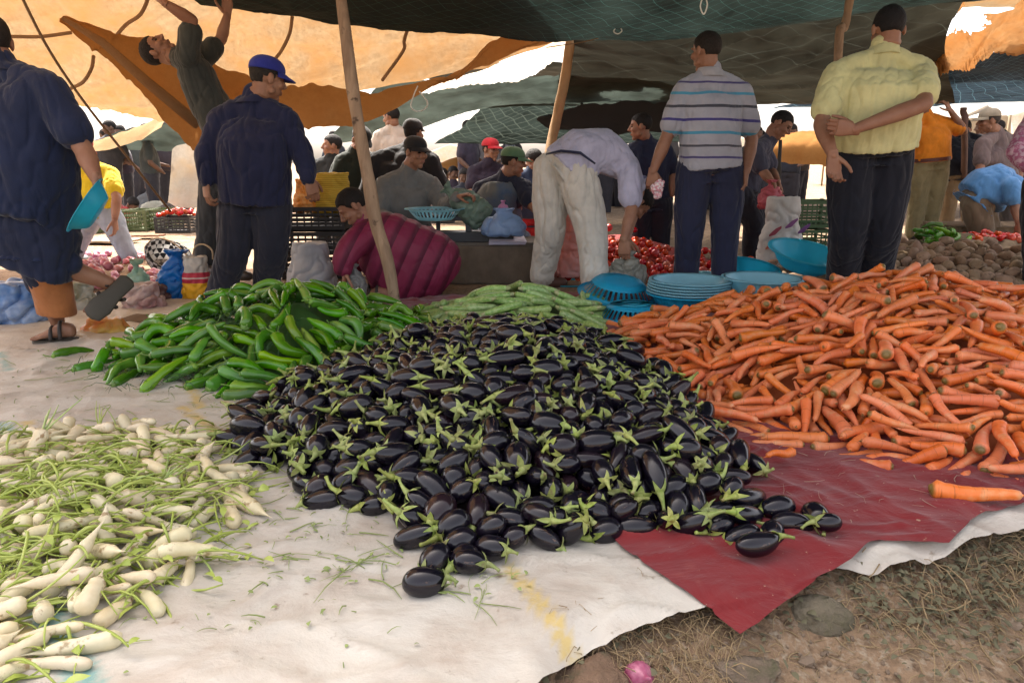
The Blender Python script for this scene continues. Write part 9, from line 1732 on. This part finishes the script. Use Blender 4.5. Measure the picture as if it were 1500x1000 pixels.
# onions scattered at the left
bm = bmesh.new(); tube(bm, [V((0, 0, z)) for z in (-.03, -.028, -.02, -.008, .006, .018, .026, .034, .045)], [.002, .012, .022, .029, .029, .022, .011, .005, .003], 14)
T = NT('onion_skin'); col, raw = ncol(T, (.38, .07, .14), (.58, .28, .32), 14); col = perobj(T, col, .3, .03); ON = to_mesh(bm, 'onion', (finish(T, col, .4, .5),))
for i in range(150):
    if i < 60: g_ = G(118+rnd.gauss(0, 13), 425+rnd.gauss(0, 5)); g_ = V((g_.x, g_.y+.15, rnd.uniform(.0, .16)))
    else: px, py = rnd.uniform(100, 232), rnd.uniform(372, 418); g_ = G(px, py); g_.z = .012
    o = link(bpy.data.objects.new('onion', ON)); o.location = g_; o.rotation_euler = (rnd.uniform(0, 6), rnd.uniform(0, 6), 0); s = rnd.uniform(.8, 1.25); o.scale = (s, s, s)
    tag(o, 'red onion in the heap beside the raised sandal' if i < 60 else 'red onion scattered on the sunny ground behind the bags', 'onion', 'onions heaped by the sandal' if i < 60 else 'onions scattered behind the bags')
# basket
bm = bmesh.new(); n = 40; rows = []
for j, (r_, z) in enumerate(((.10, 0), (.13, .03), (.155, .08), (.165, .13), (.168, .16), (.172, .165), (.165, .17))):
    rows.append([bm.verts.new((r_*1.15*math.cos(2*PI*i/n), r_*math.sin(2*PI*i/n), z)) for i in range(n)])
for a, b in zip(rows, rows[1:]):
    for i in range(n): bm.faces.new((a[i], a[(i+1) % n], b[(i+1) % n], b[i])).smooth = True
bm.faces.new(rows[0][::-1]); bmesh.ops.solidify(bm, geom=bm.faces[:], thickness=.006)
T = NT('woven'); tcx = T.n('ShaderNodeTexCoord'); ck = T.n('ShaderNodeTexChecker'); ck.inputs['Scale'].default_value = 26; T.l(tcx.outputs['Object'], ck.inputs[0]); ck.inputs[1].default_value = (.04, .04, .045, 1); ck.inputs[2].default_value = (.55, .55, .54, 1)
bk = empty('basket', onfloor(242, 372, 6.3)); tag(bk, 'black and silver woven basket with a loop handle tipped on the ground', 'basket'); bk.rotation_euler = (.5, .5, 0)
setm(obj('basket_bowl', bm, bk, loc=(0, 0, 0)), finish(T, ck.outputs[0], .4, .5, ck.outputs[1], .4, .01)); bm = bmesh.new(); tube(bm, [V((.17*math.cos(a)*1.1, 0, .15+.16*math.sin(a))) for a in [PI*k/16 for k in range(17)]], .006, 8); setm(obj('handle', bm, bk, loc=(0, 0, 0)), plain((.45, .35, .22), .7, name='cane'))
rope([W(282, 378, 4.9), W(286, 362, 4.9), W(298, 358, 4.9), W(310, 366, 4.9), W(312, 380, 4.9)], .006, 'short cane handle arching over the banded sack', plain((.45, .35, .22), .7, name='cane'), 'cane_handle', 'handle')
# table with cloth, scale, paper
t0 = W(712, 362, 5.45); r = empty('market_table', V((t0.x, 5.75, -.02))); tag(r, 'low table covered with brown cloth carrying the weighing scale', 'table')
bm = bmesh.new(); bmesh.ops.create_cube(bm, size=1, matrix=Matrix.Translation((0, 0, .14)) @ Matrix.Diagonal((.86, .56, .28, 1))); bmesh.ops.subdivide_edges(bm, edges=bm.edges[:], cuts=14, use_grid_fill=True)
for v in bm.verts:
    c = v.co; k = 1-(c.z/.28)
    v.co += V((c.x, c.y, 0)).normalized()*(.03*k+.014*k*math.sin(c.x*31+c.y*23))+V((0, 0, .004*noise.noise(c*9)))
for f in bm.faces: f.smooth = True
setm(obj('table_cover', bm, r, loc=(0, 0, 0)), fabric((.13, .10, .072), (.09, .07, .05)))
bm = bmesh.new(); bmesh.ops.create_cube(bm, size=1, matrix=Matrix.Translation((0, 0, .292)) @ Matrix.Diagonal((.80, .50, .02, 1))); setm(obj('table_top', bm, r, loc=(0, 0, 0)), plain((.12, .10, .08), .7, name='board'))
tz = .304-.02
r = empty('balance_scale', V((W(690, 350, 5.6).x, 5.65, tz))); tag(r, 'dark grey metal balance scale on the cloth covered table', 'scale')
M_IRON = plain((.06, .065, .07), .5, .5, name='scale_iron', metallic=.5)
def boxp(nm, c, d, par, m, bev=.004):
    bm = bmesh.new(); bmesh.ops.create_cube(bm, size=1, matrix=Matrix.Translation(c) @ Matrix.Diagonal((*d, 1))); bmesh.ops.bevel(bm, geom=bm.edges[:], offset=bev, segments=2); return setm(obj(nm, bm, par, loc=(0, 0, 0)), m)
boxp('scale_base', (.02, 0, .035), (.60, .20, .068), r, M_IRON); boxp('post', (-.02, 0, .11), (.045, .05, .08), r, M_IRON); boxp('beam', (.02, -.02, .165), (.50, .03, .03), r, M_IRON); boxp('weight_block', (.24, -.02, .185), (.07, .06, .05), r, M_IRON)
bm = bmesh.new(); tube(bm, [V((-.25, 0, .18)), V((-.25, 0, .185)), V((-.25, 0, .19))], [.14, .15, .15], 28); setm(obj('pan', bm, r, loc=(0, 0, 0)), M_IRON)
for x in (-.25, .2): boxp('pan_support', (x, 0, .12), (.03, .03, .10), r, M_IRON)
bm = bmesh.new()
for k in range(4): bmesh.ops.create_cube(bm, size=1, matrix=Matrix.Translation((.002*k, -.001*k, .003+.0055*k)) @ Matrix.Rotation(.02*k, 4, 'Z') @ Matrix.Diagonal((.27, .19, .0045, 1)))
o = obj('paper_stack', bm, loc=V((W(742, 358, 5.5).x, 5.56, tz))); o.rotation_euler = (rad(8), 0, .05); setm(tag(o, 'small stack of pale lilac paper on the near edge of the table', 'paper'), plain((.55, .53, .66), .8, name='paper'))
# shoe-side rubbish and cardboard on the market ground
rnd = random.Random(3)
for i, (px, py, w_, d_, c, l) in enumerate(((250, 470, .55, .16, (.20, .14, .09), 'flattened brown cardboard behind the white sheet at the left'), (420, 360, .5, .3, (.34, .28, .2), 'pale cardboard on the sunny ground behind the navy jacket'), (150, 352, .7, .35, (.36, .28, .2), 'long pale wooden board behind the onions'), (215, 345, .34, .24, (.26, .14, .09), 'small brown box panel behind the pale board'))):
    bm = bmesh.new(); bmesh.ops.create_cube(bm, size=1, matrix=Matrix.Diagonal((w_, d_, .02, 1))); bmesh.ops.subdivide_edges(bm, edges=bm.edges[:], cuts=8, use_grid_fill=True)
    for v in bm.verts: v.co.z += .012*noise.noise(v.co*6+V((i, 0, 0)))
    o = obj('cardboard', bm, loc=G(px, py, .015)); o.rotation_euler = (0, 0, rnd.uniform(-.4, .4)); setm(tag(o, l, 'cardboard'), plain(c, .9, .1, .15, name='card'))

bm = bmesh.new(); ball(bm, V((0, 0, 0)), .042); ball(bm, V((.02, 0, .03)), .03); ball(bm, V((.01, 0, -.04)), .03)
setm(tag(obj('handkerchief', fuse(bm, .005, 1, crinkle(.014, 3, 26)), loc=W(962, 276, 4.8)), 'pink and white crumpled cloth in the left hand of the striped polo man', 'cloth'), m_veg('pink_print', (.60, .25, .30), (.75, .68, .70), 60, .8, .45, .55))
# ---------------------------------------------------------------- camera, sun and sky
cd = bpy.data.cameras.new('camera'); cam = link(bpy.data.objects.new('camera', cd))
cd.sensor_width = 36; cd.lens = 36*FPX/1500; cd.clip_end = 1000; cd.clip_start = .05
cam.location = (0, 0, CAMH); cam.rotation_euler = (PI/2-PITCH, 0, 0)
sc.camera = cam
SUN_EL, SUN_AZ = rad(58), rad(-28)      # azimuth from +Y towards +X
w = bpy.data.worlds.new('World'); sc.world = w; w.use_nodes = True; nt = w.node_tree; nt.nodes.clear()
sky = nt.nodes.new('ShaderNodeTexSky'); sky.sky_type = 'NISHITA'; sky.sun_disc = False; sky.sun_elevation = SUN_EL; sky.sun_rotation = SUN_AZ; sky.dust_density = 5; sky.air_density = .7; sky.ozone_density = .2
bg = nt.nodes.new('ShaderNodeBackground'); bg.inputs[1].default_value = .15; ow = nt.nodes.new('ShaderNodeOutputWorld')
hs = nt.nodes.new('ShaderNodeHueSaturation'); hs.inputs['Saturation'].default_value = .45
wm = nt.nodes.new('ShaderNodeMix'); wm.data_type = 'RGBA'; wm.blend_type = 'MULTIPLY'; wm.inputs[0].default_value = 1; wm.inputs[7].default_value = (1.06, .985, .92, 1)
nt.links.new(sky.outputs[0], hs.inputs['Color']); nt.links.new(hs.outputs[0], wm.inputs[6]); nt.links.new(wm.outputs[2], bg.inputs[0]); nt.links.new(bg.outputs[0], ow.inputs[0])
ld = bpy.data.lights.new('sun', 'SUN'); ld.energy = 2.6; ld.angle = rad(.5); ld.color = (1, .95, .86)
sun = link(bpy.data.objects.new('sun', ld))
sd = V((math.sin(SUN_AZ)*math.cos(SUN_EL), math.cos(SUN_AZ)*math.cos(SUN_EL), math.sin(SUN_EL)))
sun.rotation_euler = sd.to_track_quat('Z', 'Y').to_euler(); sun.location = (0, 0, 20)
sc.view_settings.view_transform = 'Standard'; sc.view_settings.look = 'None'; sc.view_settings.exposure = EXPO; sc.view_settings.gamma = 1
sc.cycles.use_denoising = True
sc.cycles.max_bounces = 6; sc.cycles.diffuse_bounces = 3; sc.cycles.transparent_max_bounces = 6; sc.cycles.caustics_reflective = False; sc.cycles.caustics_refractive = False
